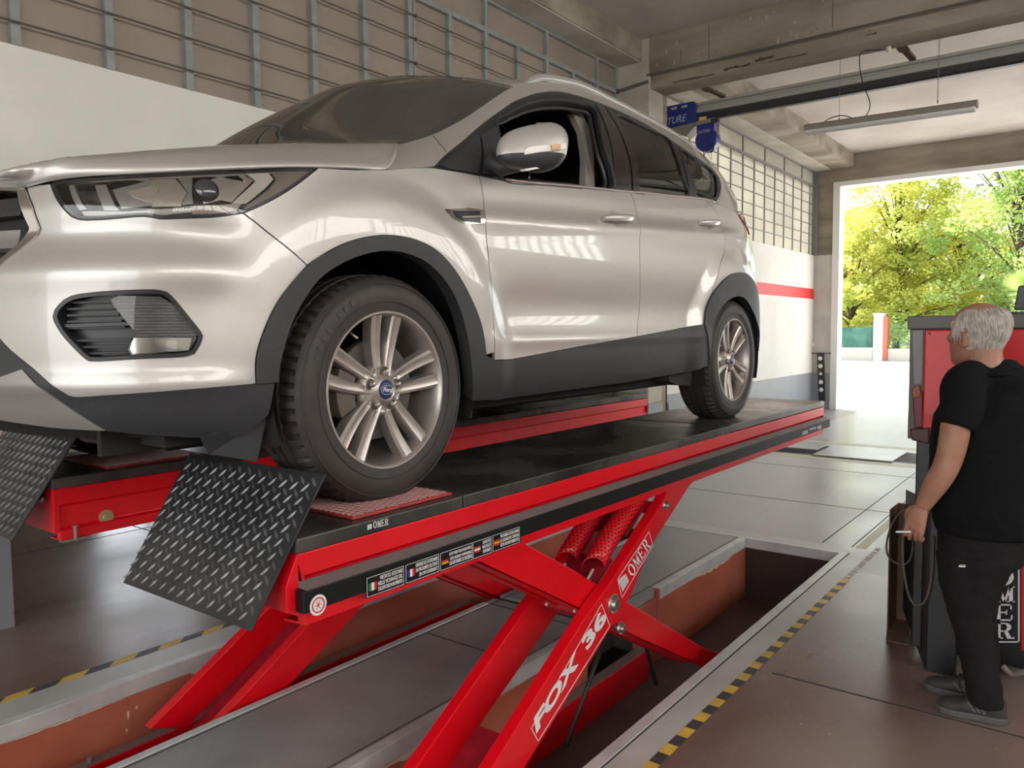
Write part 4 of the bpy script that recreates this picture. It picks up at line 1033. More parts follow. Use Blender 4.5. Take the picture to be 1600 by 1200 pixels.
for k in range(9):
    y0_ = 469+k*10
    if 512 < y0_ < 522: continue
    xl = 98+max(0, (k-5)*9); xr = 172+min(34, k*5)
    q = pb([(xl, y0_+2), (xr, y0_), (xr, y0_+3.5), (xl, y0_+5.5)])
    P_('fog_mesh_rib', q, M['clad'], both='pair', off=-0.014, rim=0.01, grid=0.02)
q = pb([(90, 507), (212, 503), (212, 508), (93, 512)]); P_('fog_mesh_rib', q, M['trim_black'], both='pair', off=-0.008, rim=0.02)
P_('lower_grille_backing', [(0.0, 0.49), (0.40, 0.47), (0.45, 0.33), (0.0, 0.33)], M['inner'], both=True, off=-0.04, rim=0)
# headlamp
HLP = curve([T_['top'][3]] + T_['hl']) + curve(hl_low)[1:-1]
hl = P_('headlamp', HLP, M['lens'], both='pair', off=0.001, rim=0.004, gap=0.003); pnote(hl, 'clear swept back headlamp')
def hlp(px, m, off, name, rim=0.012, grid=0.018): return pair(BODY, pb(px), name, m, hl, off=off*0.45, rim=rim, grid=grid)
pair(BODY, inset(HLP, 0.004), 'lamp_housing', M['lampdark'], hl, off=-0.045, rim=0)
pair(BODY, HLP, 'lamp_seal', M['trim_black'], hl, off=-0.002, rim=0.045, holes=[inset(HLP, 0.009)])
hlp([(100, 285), (300, 273), (440, 267), (438, 270), (300, 277), (104, 290)], M['reflector'], -0.008, 'lamp_strip')
hlp([(104, 286), (112, 286), (126, 318), (134, 326), (122, 328), (112, 312)], M['lampgrey'], -0.012, 'lamp_strip')
hlp([(145, 289), (162, 287), (178, 322), (184, 328), (160, 328)], M['lampgrey'], -0.02, 'lamp_strip')
hlp([(172, 295), (230, 281), (247, 297), (235, 320), (186, 325)], M['lampgrey'], -0.030, 'lamp_bowl')
hlp([(195, 299), (238, 287), (246, 297), (236, 314), (222, 312), (205, 305)], M['reflector'], -0.022, 'lamp_bowl')
hlp([(230, 281), (272, 277), (292, 300), (282, 322), (236, 323), (248, 298)], M['reflector'], -0.012, 'lamp_wedge')
hlp([(276, 277), (300, 276), (302, 318), (284, 320), (293, 300)], M['lampgrey'], -0.010, 'lamp_wedge')
hlp([(318, 282), (345, 276), (384, 283), (368, 300), (345, 312), (318, 318)], M['reflector'], -0.022, 'lamp_bowl')
for sd in (1, -1):
    b = MB(); a_ = pb([(322, 297)])[0]; c = S(a_[0], a_[1], -0.016)[0]; n_ = normal_of(S, np.array([a_[0]]), np.array([a_[1]]))[0]
    c = Vector(c); n_ = Vector(n_)
    if sd < 0: c.y = 2*YCC-c.y; n_.y = -n_.y
    e1 = n_.cross(Vector((0, 0, 1))).normalized(); e2 = n_.cross(e1); R_ = []
    for i in range(7):
        a = PI/2*i/6; rr_, hh = 0.032*math.cos(a), 0.024*math.sin(a)
        R_.append([c+n_*hh+(e1*math.cos(2*PI*k/20)+e2*math.sin(2*PI*k/20))*max(rr_, 1e-4) for k in range(21)])
    b.grid(R_); b.build('projector', mat('projector lens', (0.10, 0.10, 0.11), 0.05, metal=0.6), hl[0 if sd > 0 else 1], smooth=True)
hlp([(345, 312), (384, 283), (372, 274), (380, 272), (396, 282), (362, 316)], M['chrome'], -0.010, 'lamp_strip')
hlp([(362, 318), (400, 283), (385, 271), (420, 270), (428, 280), (415, 294), (385, 318)], mat('pale lamp diffuser', (0.62, 0.60, 0.54), 0.3), -0.007, 'lamp_diffuser')
hlp([(388, 319), (420, 296), (432, 280), (425, 270), (490, 265), (466, 284), (436, 304), (402, 320), (380, 328)], mat('brown grey side marker', (0.24, 0.205, 0.18), 0.25, metal=0.2), -0.006, 'side_marker')
hlp([(126, 330), (200, 330), (235, 327), (300, 325), (300, 331), (250, 337), (226, 333), (160, 338), (130, 337)], M['lampgrey'], -0.008, 'lamp_strip')
hlp([(300, 322), (378, 318), (370, 329), (330, 335), (300, 334)], mat('grey lamp trim', (0.30, 0.27, 0.25), 0.3, metal=0.3), -0.007, 'lamp_strip')
# fender vent
vt = P_('fender_vent', pb([(694, 327), (730, 325), (755, 328), (757, 351), (722, 349), (706, 341)]), M['chrome'], both=False, off=0.003, rim=0.006); note(vt, 'chrome edged side vent')
patch(BODY, pb([(706, 329.5), (748, 330), (750, 348.5), (724, 346), (712, 339)]), 'vent_mesh', M['trim_black'], vt, off=0.0045, rim=0.002)
patch(BODY, pb([(718, 338.5), (750, 336.5), (753, 338), (750, 340), (719, 340)]), 'vent_bar', M['chrome'], vt, off=0.009, rim=0.005, grid=0.008)
# tail lamp
tl = P_('tail_lamp', pb([(1153, 335), (1165, 340), (1178, 352), (1184, 362), (1176, 360), (1162, 350)]) , mat('red tail lamp', (0.30, 0.03, 0.03), 0.1, coat=1.0), both='pair', off=0.008, rim=0.01)

# ---------- greenhouse side
Kpx = [(605, 265), (640, 262), (677, 262), (715, 268), (748, 274), (800, 284), (850, 289), (900, 293), (960, 299), (1010, 303), (1060, 308), (1100, 312), (1125, 320), (1152, 334)]
Tpx = [(621, 226, .745), (650, 219, .722), (677, 210, .70), (722, 187, .668), (760, 162, .645), (803, 135, .625), (835, 129, .61), (880, 131, .605), (940, 151, .605), (1000, 180, .605), (1060, 213, .60), (1098, 241, .595), (1122, 265, .585), (1134, 285, .58)]
Kp = np.array([S(*pb([p])[0])[0] for p in Kpx]); Tp = np.array([onplane(x, y, 1, YCC-v) for x, y, v in Tpx])
# keep the roof line smooth in plan: v given, x and z measured
pp_ = np.concatenate([[0], np.cumsum(0.5*(np.linalg.norm(np.diff(Kp, axis=0), axis=1)+np.linalg.norm(np.diff(Tp, axis=0), axis=1)))])
GK, GT = spline(pp_, Kp), spline(pp_, Tp)
def G_(p, t, off=0.0):
    p = np.atleast_1d(np.asarray(p, float)); t = np.atleast_1d(np.asarray(t, float)); tt = t/0.45
    A, B = GK(p), GT(p); Q = A+(B-A)*tt[:, None]
    hgt = np.clip((B[:, 2]-A[:, 2]), 0.02, None)
    bul = 4*tt*(1-tt)*0.10*hgt
    Q[:, 1] -= bul+off*0.93; Q[:, 2] += off*0.35
    return Q
GH = Surf(G_, 0.0, pp_[-1], 300, 0.0, 0.45, 60, 1)
pg = GH.poly
gtop = [(p, 0.45) for p in np.linspace(0, pp_[-1], 40)]
frame_out = pg([(679, 259), (700, 238), (745, 200), (792, 165), (820, 151), (843, 144), (872, 142), (905, 149), (932, 158), (1000, 188), (1050, 219), (1090, 246), (1112, 263), (1122, 274), (1127, 292), (1120, 313)])
belt_g = [(p, 0.0) for p in np.linspace(pg([(1118, 316)])[0][0], pg([(682, 262)])[0][0], 30)]
FR = clean(curve(frame_out)) + belt_g
side_poly = [(0.0, 0.0)] + gtop + [(pp_[-1], 0.0)] + [(p, 0.0) for p in np.linspace(pp_[-1], frame_out[-1][0]+0.005, 6)][1:] + clean(curve(frame_out))[::-1] + [(p, 0.0) for p in np.linspace(frame_out[0][0], 0.0, 5)][1:-1]
win1 = pg([(779, 192), (795, 180), (812, 171), (845, 160), (880, 158.5), (905, 162), (929, 169), (936, 195), (944, 230), (956, 293), (900, 288.5), (850, 284), (790, 277.5), (783, 250)])
win2 = pg([(964, 181), (1000, 194), (1030, 208), (1046, 218), (1056, 240), (1066, 270), (1074, 303), (1030, 300.5), (988, 296.5), (977, 240)])
win3 = pg([(1064, 233), (1085, 247), (1108, 262), (1118, 274), (1121, 288), (1117, 309), (1092, 305.5), (1082, 285), (1073, 258)])
for sd in (1, -1):
    patch(GH, side_poly, 'roof_side', M['paint'], CAR, side=sd, rim=0.01)
    fr_ = patch(GH, FR, 'window_frame', M['trim_black'], CAR, side=sd, off=-0.004, rim=0.02, holes=[curve(win1, closed=True), curve(win2, closed=True), curve(win3, closed=True)])
    if sd > 0: FRM = fr_
    patch(GH, curve(win2, closed=True), 'side_window', M['tint'], CAR, side=sd, off=-0.010, rim=0)
    patch(GH, curve(win3, closed=True), 'side_window', M['tint'], CAR, side=sd, off=-0.010, rim=0)
    if sd < 0: patch(GH, curve(win1, closed=True), 'side_window', M['tint'], CAR, side=sd, off=-0.010, rim=0)
# inner lip of the open front window, rubber seals
def tube_on(surf, pts, off, r, name, m, parent, closed=False, n=8, sides=(1,)):
    A = np.array(pts); P = surf.fn(A[:, 0], A[:, 1], off); b = MB()
    for sd in sides: b.tube([(p[0], p[1] if sd > 0 else 2*YCC-p[1], p[2]) for p in P], r, n, closed=closed)
    return b.build(name, m, parent, smooth=True)
tube_on(GH, curve(inset(win1, -0.012), closed=True), -0.004, 0.005, 'window_seal', M['rubber'], CAR, closed=True)
tube_on(GH, curve(inset(win1, 0.012), closed=True), -0.035, 0.010, 'window_seal', M['trim_black'], CAR, closed=True)
tube_on(GH, curve(inset(win2, -0.004), closed=True), -0.004, 0.005, 'window_seal', M['rubber'], CAR, closed=True)
tube_on(GH, curve(inset(win3, -0.004), closed=True), -0.004, 0.005, 'window_seal', M['rubber'], CAR, closed=True)
# belt line strip, door frame gap at the B pillar
bl = [(p, 0.004) for p in np.linspace(pg([(788, 284)])[0][0], pg([(1118, 315)])[0][0], 40)]
tube_on(GH, bl, 0.001, 0.006, 'belt_moulding', M['dusty_chrome'], CAR); tube_on(GH, bl, 0.001, 0.006, 'belt_moulding', M['dusty_chrome'], CAR, sides=(-1,))
pil = pg([(930, 161), (944, 166), (987, 298), (958, 294)])
patch(GH, pil, 'pillar_cover', mat('gloss black pillar', (0.03, 0.024, 0.024), 0.12), CAR, off=0.0, rim=0.006, gap=0.002)
pil2 = pg([(946, 167), (958, 172), (1000, 300), (989, 298.5)])
patch(GH, pil2, 'pillar_cover', mat('gloss black pillar', (0.03, 0.024, 0.024), 0.12), CAR, off=0.0, rim=0.006, gap=0.002)
patch(GH, pg([(1066, 250), (1071, 252), (1091, 308), (1077, 306)]), 'pillar_cover', M['trim_black'], CAR, off=0.0, rim=0.006)
# mirror sail triangles
patch(GH, pg([(685, 258), (746, 205), (748, 272), (700, 264)]), 'corner_panel', M['clad'], CAR, off=0.002, rim=0.004, gap=0.002)
patch(GH, pg([(749, 213), (777, 194), (783, 250), (788, 277), (752, 272)]), 'corner_panel', M['clad'], CAR, off=0.004, rim=0.004, gap=0.002)
# seam at the foot of the windscreen pillar
tube_on(GH, pg([(677, 213), (686, 224), (697, 237)]), 0.0005, 0.0016, 'panel_seam', M['inner'], CAR, sides=(1, -1))

# ---------- hood, windscreen, roof, rear glass: lofts from the side to the centre line
def loft(rows, name, m, nu=24, nv=60, post=None, parent=None):
    """rows: list over stations of control points from edge to centre; mirrored to the far side"""
    st = np.arange(len(rows)); f = spline(st, np.array(rows)); qs = np.linspace(0, len(rows)-1, nv); R_ = f(qs)    # nv, k, 3
    k = R_.shape[1]; G = []
    for r_ in R_:
        full = np.concatenate([r_, [[p[0], 2*YCC-p[1], p[2]] for p in r_[::-1][1:]]]); x = np.concatenate([[0], np.cumsum(np.linalg.norm(np.diff(full, axis=0), axis=1)+1e-6)])
        g = spline(x, full)(np.linspace(0, x[-1], nu*2+1)); G.append([tuple(p) for p in g])
    if post: G = post(np.array(G))
    b = MB().grid(G); return b.build(name, m, parent or CAR, smooth=True, solid=0.008)
Es = [S(0.0, 0.885)[0]] + [S(*p)[0] for p in pb([(0, 291), (47, 291), (92, 281), (200, 273.5), (330, 267), (450, 262.5), (560, 265), (604, 265), (620, 240)])]
def mp(x, y, v): return onplane(x, y, 1, YCC-v)
Hs = [W3(-.79, 0, .915), mp(0, 273, .44), mp(50, 263, .53), mp(100, 252, .60), mp(205, 241, .68), mp(330, 232, .72), mp(450, 227, .735), mp(545, 225, .745), mp(590, 225, .75), mp(620, 227, .755)]
cu = np.array([-.76, -.72, -.67, -.60, -.46, -.30, -.16, -.05, .0, .04]); cw = 0.905+0.17*((cu+.76)/.80)**0.85
rows = []
for i, (e, h_, u_, w_) in enumerate(zip(Es, Hs, cu, cw)):
    c = W3(u_, 0.0, w_+0.02*(i/9)); e = np.array(e); h_ = np.array(h_)
    m1 = e*0.5+h_*0.5; m1[1] -= 0.006*min(1, i/4); m1[2] += 0.004
    mid = h_*0.45+c*0.55; mid[2] = h_[2]*0.35+c[2]*0.65+0.012
    rows.append([e, m1, h_, mid, c])
sx = np.array([-400, 0, 60, 100, 250, 330, 460, 620, 700, 900, 1200]); sy = np.array([350, 271, 258, 250.5, 237.5, 232, 226.5, 226, 226, 222, 215.])
for r_ in rows:                       # the middle of the bonnet stays below the line of its near shoulder
    for j in (2, 3, 4):
        q = np.array(r_[j], float)
        for _ in range(200):
            px_ = project(q)
            if px_[1] >= np.interp(px_[0], sx, sy)+(0.5 if j == 2 else 3+2*j): break
            q[2] -= 0.003
        r_[j] = q
rows = [[np.asarray(q, float) for q in r_] for r_ in rows]
def flatten(G):
    n, k, _ = G.shape; dz = np.zeros((n, k))
    for i in range(n):
        for j in range(k):
            q = G[i, j].copy()
            for _ in range(80):
                px_ = project(q)
                if px_[0] > 640 or px_[1] >= np.interp(px_[0], sx, sy): break
                q[2] -= 0.002
            dz[i, j] = G[i, j, 2]-q[2]
    dz = np.maximum(dz, dz[:, ::-1])
    need = dz.copy()
    for _ in range(14):
        p = np.pad(dz, 1, mode='edge'); dz = np.maximum(need, 0.25*(p[:-2, 1:-1]+p[2:, 1:-1]+p[1:-1, :-2]+p[1:-1, 2:]))
    edge = np.minimum(np.arange(k), np.arange(k)[::-1])/3.0
    G[:, :, 2] -= dz*np.clip(edge, 0, 1)[None, :]
    return [[tuple(p) for p in r] for r in G]
note(loft(rows, 'hood', M['paint'], nu=30, nv=90, post=flatten), 'silver bonnet')
# windscreen: edge on the pillar, centre curve bulging forward
wpx = [(618, 227, .75), (650, 219, .722), (677, 210, .70), (722, 187, .668), (760, 162, .645), (803, 135, .625)]
wc_u = [-.06, .09, .24, .42, .59, .80]; wc_w = [1.12, 1.225, 1.325, 1.435, 1.53, 1.61]
rows = []
for (x, y, v), u_, w_ in zip(wpx, wc_u, wc_w):
    e = mp(x, y, v); c = W3(u_, 0, w_); m_ = e*0.5+c*0.5; q = m_.copy(); q[0] = e[0]*0.30+c[0]*0.70; q[2] = e[2]*0.32+c[2]*0.68
    m2 = e*0.8+c*0.2; m2[0] = e[0]*0.62+c[0]*0.38; m2[2] = e[2]*0.66+c[2]*0.34
    rows.append([e, m2, q, c])
WS = loft(rows, 'windscreen', M['wind'], nu=20, nv=30); note(WS, 'greenish windscreen')
# cowl below the windscreen
rpx = [Tpx[k] for k in range(5, 14)]; rows = []
for k, (x, y, v) in enumerate(rpx):
    e = mp(x, y, v); u_ = [0.80, 1.02, 1.35, 1.8, 2.25, 2.7, 2.95, 3.1, 3.2][k]; w_ = [1.61, 1.650, 1.675, 1.685, 1.68, 1.665, 1.645, 1.615, 1.58][k]
    c = W3(u_, 0, w_); c[2] = min(c[2], e[2]+0.075); q = e*0.45+c*0.55; q[2] = e[2]*0.25+c[2]*0.75; m2 = e*0.82+c*0.18; m2[2] = e[2]*0.6+c[2]*0.4
    rows.append([e, m2, q, c])
loft(rows, 'roof', M['paint'], nu=16, nv=40)
# tail gate glass and panel
e0, e1 = mp(*Tpx[-1]), S(*pb([(1152, 334)])[0])[0]
rows = [[e0, e0*0.4+W3(3.27, 0, 1.58)*0.6, W3(3.30, 0, 1.585)], [e0*0.5+e1*0.5, (e0*0.5+e1*0.5)*0.4+W3(3.40, 0, 1.40)*0.6, W3(3.44, 0, 1.40)], [e1, W3(3.40, .5, 1.22), W3(3.50, 0, 1.22)]]
loft(rows, 'rear_window', M['tint'], nu=12, nv=12)
# inner structure: dark lining behind the panels, floor and wheel wells
def circle(uc, r, n=40): 
    s0 = [BODY.A[np.argmin(np.hypot(BODY.A*0+0, 0))]]
    return None
def s_of_u(u, w=0.5):
    ss = np.linspace(0.9, SS[-1]-0.9, 600); P = S(ss, np.full(600, w)); return float(ss[np.argmin(abs(P[:, 0]-UX-u))])
def arc_s(uc, r): return [(s_of_u(uc+r*math.cos(a)), 0.345+r*math.sin(a)) for a in np.linspace(0, PI, 24)]
lin = [(0.02, 0.24), (0.02, 0.84)] + [(0.8, 0.84), (1.3, 0.93), (s_of_u(.3), 1.0), (s_of_u(2.5), 1.14), (SS[-1]-0.9, 1.14), (SS[-1], 1.14), (SS[-1], 0.3), (s_of_u(2.69+.42), 0.3)] + arc_s(2.69, .42) + [(s_of_u(2.69-.42), 0.27), (s_of_u(.42), 0.27)] + arc_s(0.0, .42) + [(s_of_u(-.42), 0.24)]
P_('inner_body', lin, M['inner'], both=True, off=-0.085, rim=0, grid=0.05)
b = MB(); b.box(UX-0.6, UX+3.3, YCC-0.72, YCC+0.72, ZG+0.22, ZG+0.27); b.box(UX-0.45, UX+3.0, YCC-0.45, YCC+0.45, ZG+0.17, ZG+0.23)
b.box(UX-0.45, UX-0.40, YCC-0.55, YCC+0.55, ZG+0.2, ZG+0.8); b.box(UX+0.45, UX+0.50, YCC-0.8, YCC+0.8, ZG+0.2, ZG+0.98)
b.box(UX-0.7, UX+0.5, YCC-0.60, YCC-0.58, ZG+0.2, ZG+0.8); b.box(UX-0.7, UX+0.5, YCC+0.58, YCC+0.60, ZG+0.2, ZG+0.8); b.box(UX+2.3, UX+3.1, YCC-0.60, YCC-0.58, ZG+0.2, ZG+0.8)
b.build('underbody', M['inner'], CAR)
for uc in (0, 2.69):
    for sd in (1, -1):
        G = []
        for a in np.linspace(-0.12*PI, 1.12*PI, 30):
            G.append([(UX+uc+r*math.cos(a), YCC-sd*v, ZG+0.36+r*math.sin(a)) for r, v in ((0.405, 0.895), (0.41, 0.80), (0.415, 0.58))])
        G2 = MB().grid(G); G2.build('wheel_well', M['inner'], CAR, smooth=True)
# air dams and mud flaps under the bumper
def at_uvw(*q): return [tuple(W3(*p)) for p in q]
b = MB(); P = [mp(312, 683, .83), mp(418, 652, .86), mp(402, 722, .84), mp(326, 710, .80)]; b.prism([tuple(p) for p in P], (0, 0, 0), (0.01, 0.02, 0))
note(b.build('air_dam', M['clad'], CAR, bevel=0.002), 'black rubber air dam')
b = MB(); P = [mp(100, 668, .45), mp(330, 684, .45), mp(260, 700, .45), mp(200, 700, .45), mp(130, 690, .45)]; b.prism([tuple(p) for p in P], (0, 0, 0), (0.01, 0.03, 0))
b.build('undertray', mat('dusty undertray', (0.10, 0.095, 0.085), 0.7), CAR)
b = MB(); P = [mp(1045, 586, .80), mp(1106, 562, .84), mp(1100, 588, .84), mp(1090, 603, .82), mp(1060, 602, .80), mp(1046, 596, .80)]; b.prism([tuple(p) for p in P], (0, 0, 0), (0.0, 0.18, 0))
b.build('mud_flap', mat('dusty black plastic', (0.05, 0.048, 0.043), 0.8), CAR)
b = MB(); P = [mp(734, 560, .86), mp(773, 562, .88), mp(772, 623, .88), mp(738, 630, .86)]; b.prism([tuple(p) for p in P], (0, 0.012, 0), (0.0, 0.16, 0))
b.build('mud_flap', M['clad'], CAR)

# roof rails
A = np.array(Tpx)
rl = []
for (x, y, v), h_ in zip([(816, 130, .60), (829, 119, .59), (850, 115, .585), (887, 121.5, .585), (915, 130.5, .585), (967, 157, .585), (1020, 185, .585), (1065, 213, .58), (1088, 233, .58)], [0]*9): rl.append(mp(x, y, v))
fr3 = spline(np.arange(len(rl)), np.array(rl))(np.linspace(0, len(rl)-1, 50))
for sd in (1, -1):
    b = MB(); G = []
    for i, p in enumerate(fr3):
        k = min(1, i/6, (49-i)/6); wd, hh = 0.018, 0.006+0.016*k
        c = p - np.array([0, 0, hh]); y_ = c[1] if sd > 0 else 2*YCC-c[1]
        G.append([(c[0], y_-sd*wd*math.cos(a)*1.0, c[2]+hh*math.sin(a)) for a in np.linspace(0, 2*PI, 13)])
    b.grid(G); b.build('roof_rail', mat('silver roof rail', (0.62, 0.62, 0.61), 0.3, metal=0.6), CAR, smooth=True)
b = MB(); P = [mp(*p) for p in ((806, 134, .61), (822, 129, .60), (860, 122.5, .595), (870, 125, .598), (845, 129, .605))]; b.prism([tuple(p) for p in P], (0, 0, 0), (0, 0.02, 0)); b.build('rail_foot', M['trim_black'], CAR)

# door handles
def handle(x0, x1, yc_, hgt, parent):
    a, c = pb([(x0, yc_)])[0], pb([(x1, yc_)])[0]; pts = []
    for i in range(15):
        t = i/14; s_ = a[0]+(c[0]-a[0])*t; w_ = a[1]+(c[1]-a[1])*t; o = 0.012+0.026*math.sin(PI*t)**0.5
        pts.append((S(s_, w_, o)[0], normal_of(S, np.array([s_]), np.array([w_]))[0]))
    G = []
    for i, (p, n_) in enumerate(pts):
        k = 0.55+0.45*math.sin(PI*i/14)**0.4; e2 = np.array([0, 0, 1.])
        G.append([tuple(p+e2*hgt*k*math.cos(q)+n_*0.009*math.sin(q)) for q in np.linspace(0, 2*PI, 13)])
    b = MB().grid(G); b.add(G[0][:-1], [tuple(range(12))]); b.add(G[-1][:-1], [tuple(range(12))])
    h = b.build('door_handle', M['paint'], parent, smooth=True)
    # cup behind
    m_ = ((a[0]+c[0])/2, (a[1]+c[1])/2); cup = [(m_[0]+0.045*math.cos(q), m_[1]+0.040*math.sin(q)) for q in np.linspace(0, 2*PI, 25)[:-1]]
    patch(BODY, cup, 'handle_cup', mat('cup paint', (0.60, 0.59, 0.56), 0.3, metal=0.7, coat=1), h, off=0.0008, rim=0.001, dome=-0.0)
handle(940, 984, 342, 0.016, D1); handle(1091, 1119, 348.5, 0.016, D2)

# wing mirror
def ell(c, ex, ey, ez, p=2.4, nu=28, nv=16, cut=None):
    G = []
    for i in range(nv+1):
        a = -PI/2+PI*i/nv; R_ = []
        for j in range(nu+1):
            q = 2*PI*j/nu
            f = lambda t: math.copysign(abs(t)**(2/p), t)
            R_.append(Vector(c)+ex*f(math.cos(a))*f(math.cos(q))+ey*f(math.cos(a))*f(math.sin(q))+ez*f(math.sin(a)))
        G.append(R_)
    return G
mc = Vector(mp(832, 233, 1.02)); 
exv = Vector(mp(888, 232, 1.10))-Vector(mp(777, 238, .93)); exv *= 0.5; ezv = Vector((0.02, 0, 0.083)); eyv = Vector((0.05, 0.03, 0))
def mirror_patch(zlo, zhi, m, name, parent, grow=1.0):
    G = []; nv, nu = 18, 40
    for i in range(nv+1):
        z = zlo+(zhi-zlo)*i/nv; r_ = max(0.0, 1-abs(z)**2.6)**(1/2.6); R_ = []
        for j in range(nu+1):
            q = 2*PI*j/nu; f = lambda t: math.copysign(abs(t)**(2/2.7), t)
            taper = 1+0.12*math.cos(q)
            R_.append(mc+(exv*f(math.cos(q))*r_+eyv*f(math.sin(q))*r_*1.2+ezv*z*taper*(1.0 if z > 0 else 0.92))*grow)
        G.append(R_)
    b = MB().grid(G); b.add(G[0][:-1], [tuple(range(nu))]); return b.build(name, m, parent, smooth=True, angle=60)
mir = mirror_patch(-0.35, 1.0, M['paint'], 'wing_mirror', CAR); note(mir, 'silver wing mirror with black lower half')
mirror_patch(-1.0, -0.36, M['clad'], 'mirror_base', mir, 0.99)
def on_mirror(x, y, e=0.004):
    # front face of the housing under a pixel
    d = Vector(ray(x, y)).normalized(); o = Vector(CAM); best = None
    fwd = Vector((exv.x, exv.y, 0)).normalized(); n_ = Vector((0.25, -0.95, 0)).normalized()
    n_ = (Vector((0, 0, 1)).cross(exv)).normalized(); 
    if n_.dot(d) > 0: n_ = -n_
    t = (mc+n_*0.058-o).dot(n_)/d.dot(n_)
    return o+d*(t-e)
b = MB()
ind = [on_mirror(*p) for p in ((819, 234), (825, 229), (845, 226), (868, 224), (885, 223), (886, 233), (868, 236), (845, 238), (820, 242))]
ind = [p+(Vector(CAM)-p).normalized()*0.010 for p in ind]; b.prism(ind, (0, 0, 0), (0.006, 0.03, 0)); b.build('indicator', mat('indicator glass', (0.55, 0.53, 0.47), 0.15, coat=1), mir, bevel=0.002)
b = MB(); b.prism([on_mirror(*p, 0.020) for p in ((862, 226), (876, 225), (876, 233), (863, 234))], (0, 0, 0), (0.004, 0.02, 0)); b.build('indicator_bulb', mat('amber bulb', (0.65, 0.38, 0.18), 0.3), mir)
arm = MB(); 
P0 = [mp(765, 262, .875), mp(785, 272, .90), mp(800, 262, .95), mp(815, 258, 1.0)]
arm.tube([tuple(mp(760, 250, .855)), tuple(mp(785, 262, .90)), tuple(mp(812, 256, .97)), tuple(mp(835, 250, 1.02))], [0.035, 0.03, 0.026, 0.02], 12); arm.build('mirror_arm', M['clad'], mir, smooth=True)
b = MB(); b.prism([on_mirror(*p, 0.0) for p in ((819, 264), (838, 261), (843, 263), (823, 267))], (0, 0, 0), (0.0, 0.02, 0)); b.build('puddle_lamp', M['white_print'], mir)
# far mirror: same thing mirrored as one mesh
def mirrored(o, parent):
    me = o.data.copy(); me.transform(Matrix(((1, 0, 0, 0), (0, -1, 0, 2*YCC), (0, 0, 1, 0), (0, 0, 0, 1)))); me.flip_normals()
    c = bpy.data.objects.new(o.name.split('.')[0], me); COL.objects.link(c); c.parent = parent; c.matrix_parent_inverse = Matrix.Translation(parent.location).inverted() if parent.type == 'EMPTY' else Matrix()
    return c
mm = mirrored(mir, CAR)

# ---------- cabin
cab = MB(); cab.box(UX+0.45, UX+3.1, YCC-0.70, YCC+0.70, ZG+0.27, ZG+0.30); cab.box(UX+0.50, UX+0.78, YCC-0.66, YCC+0.66, ZG+0.60, ZG+1.02)
cab.box(UX+3.0, UX+3.05, YCC-0.6, YCC+0.6, ZG+0.3, ZG+1.2)
cab.build('dashboard', M['interior'], CAR, bevel=0.03)
def dome_seat(u, v, parent):
    b = MB(); f = lambda a, c, z: tuple(W3(a, c, z))
    G = []
    for z, hw, th, uu in ((0.62, .24, .10, 0.0), (0.80, .25, .10, .02), (1.0, .25, .09, .06), (1.15, .21, .07, .10), (1.20, .13, .04, .12)):
        G.append([f(u+uu+th*math.cos(q), v+hw*math.copysign(abs(math.sin(q))**.6, math.sin(q)), z) for q in np.linspace(0, 2*PI, 21)])
    b.grid(G); b.box(UX+u-0.5, UX+u+0.05, YCC-v-0.25, YCC-v+0.25, ZG+0.5, ZG+0.66)
    s_ = b.build('seat', M['seat'], parent, smooth=True, angle=60)
    G = []
    for z, hw, th in ((1.24, .09, .03), (1.27, .125, .05), (1.36, .125, .05), (1.41, .10, .035), (1.425, .04, .015)):
        G.append([f(u+.13+th*math.cos(q), v+hw*math.copysign(abs(math.sin(q))**.6, math.sin(q)), z) for q in np.linspace(0, 2*PI, 21)])
    MB().grid(G).build('headrest', M['seat'], s_, smooth=True)
    b = MB()
    for dv_ in (-.07, .07): b.tube([f(u+.13, v+dv_, 1.15), f(u+.13, v+dv_, 1.26)], 0.006, 8)
    b.build('headrest_post', M['chrome'], s_, smooth=True)
dome_seat(1.22, .37, CAR); dome_seat(1.22, -.37, CAR); dome_seat(2.15, .35, CAR); dome_seat(2.15, -.35, CAR)
# beige pillar trim inside the front window, roof lining
b = MB(); P = [mp(*p) for p in ((905, 175, .66), (918, 172, .66), (932, 200, .70), (938, 240, .74), (940, 296, .80), (925, 296, .80), (926, 245, .74), (920, 205, .70))]; b.prism([tuple(p) for p in P], (0, 0.03, 0), (0, 0.07, 0))
b.build('pillar_trim', M['pillar_beige'], CAR, bevel=0.006)
rows2 = [[q-np.array([0, -0.03*(1 if i < 1 else 0), 0.035]) for i, q in enumerate(r_)] for r_ in rows] if False else None
hl_rows = []
for k, (x, y, v) in enumerate(rpx[:7]):
    e = mp(x, y, v)+np.array([0, 0.05, -0.05]); c = W3([0.9, 1.1, 1.35, 1.8, 2.25, 2.7, 2.9][k], 0, 1.58); c[2] = e[2]+0.04; hl_rows.append([e, e*0.5+c*0.5+np.array([0, 0, 0.01]), c])
loft(hl_rows, 'roof_lining', mat('grey roof lining', (0.16, 0.155, 0.145), 0.9), nu=10, nv=16)
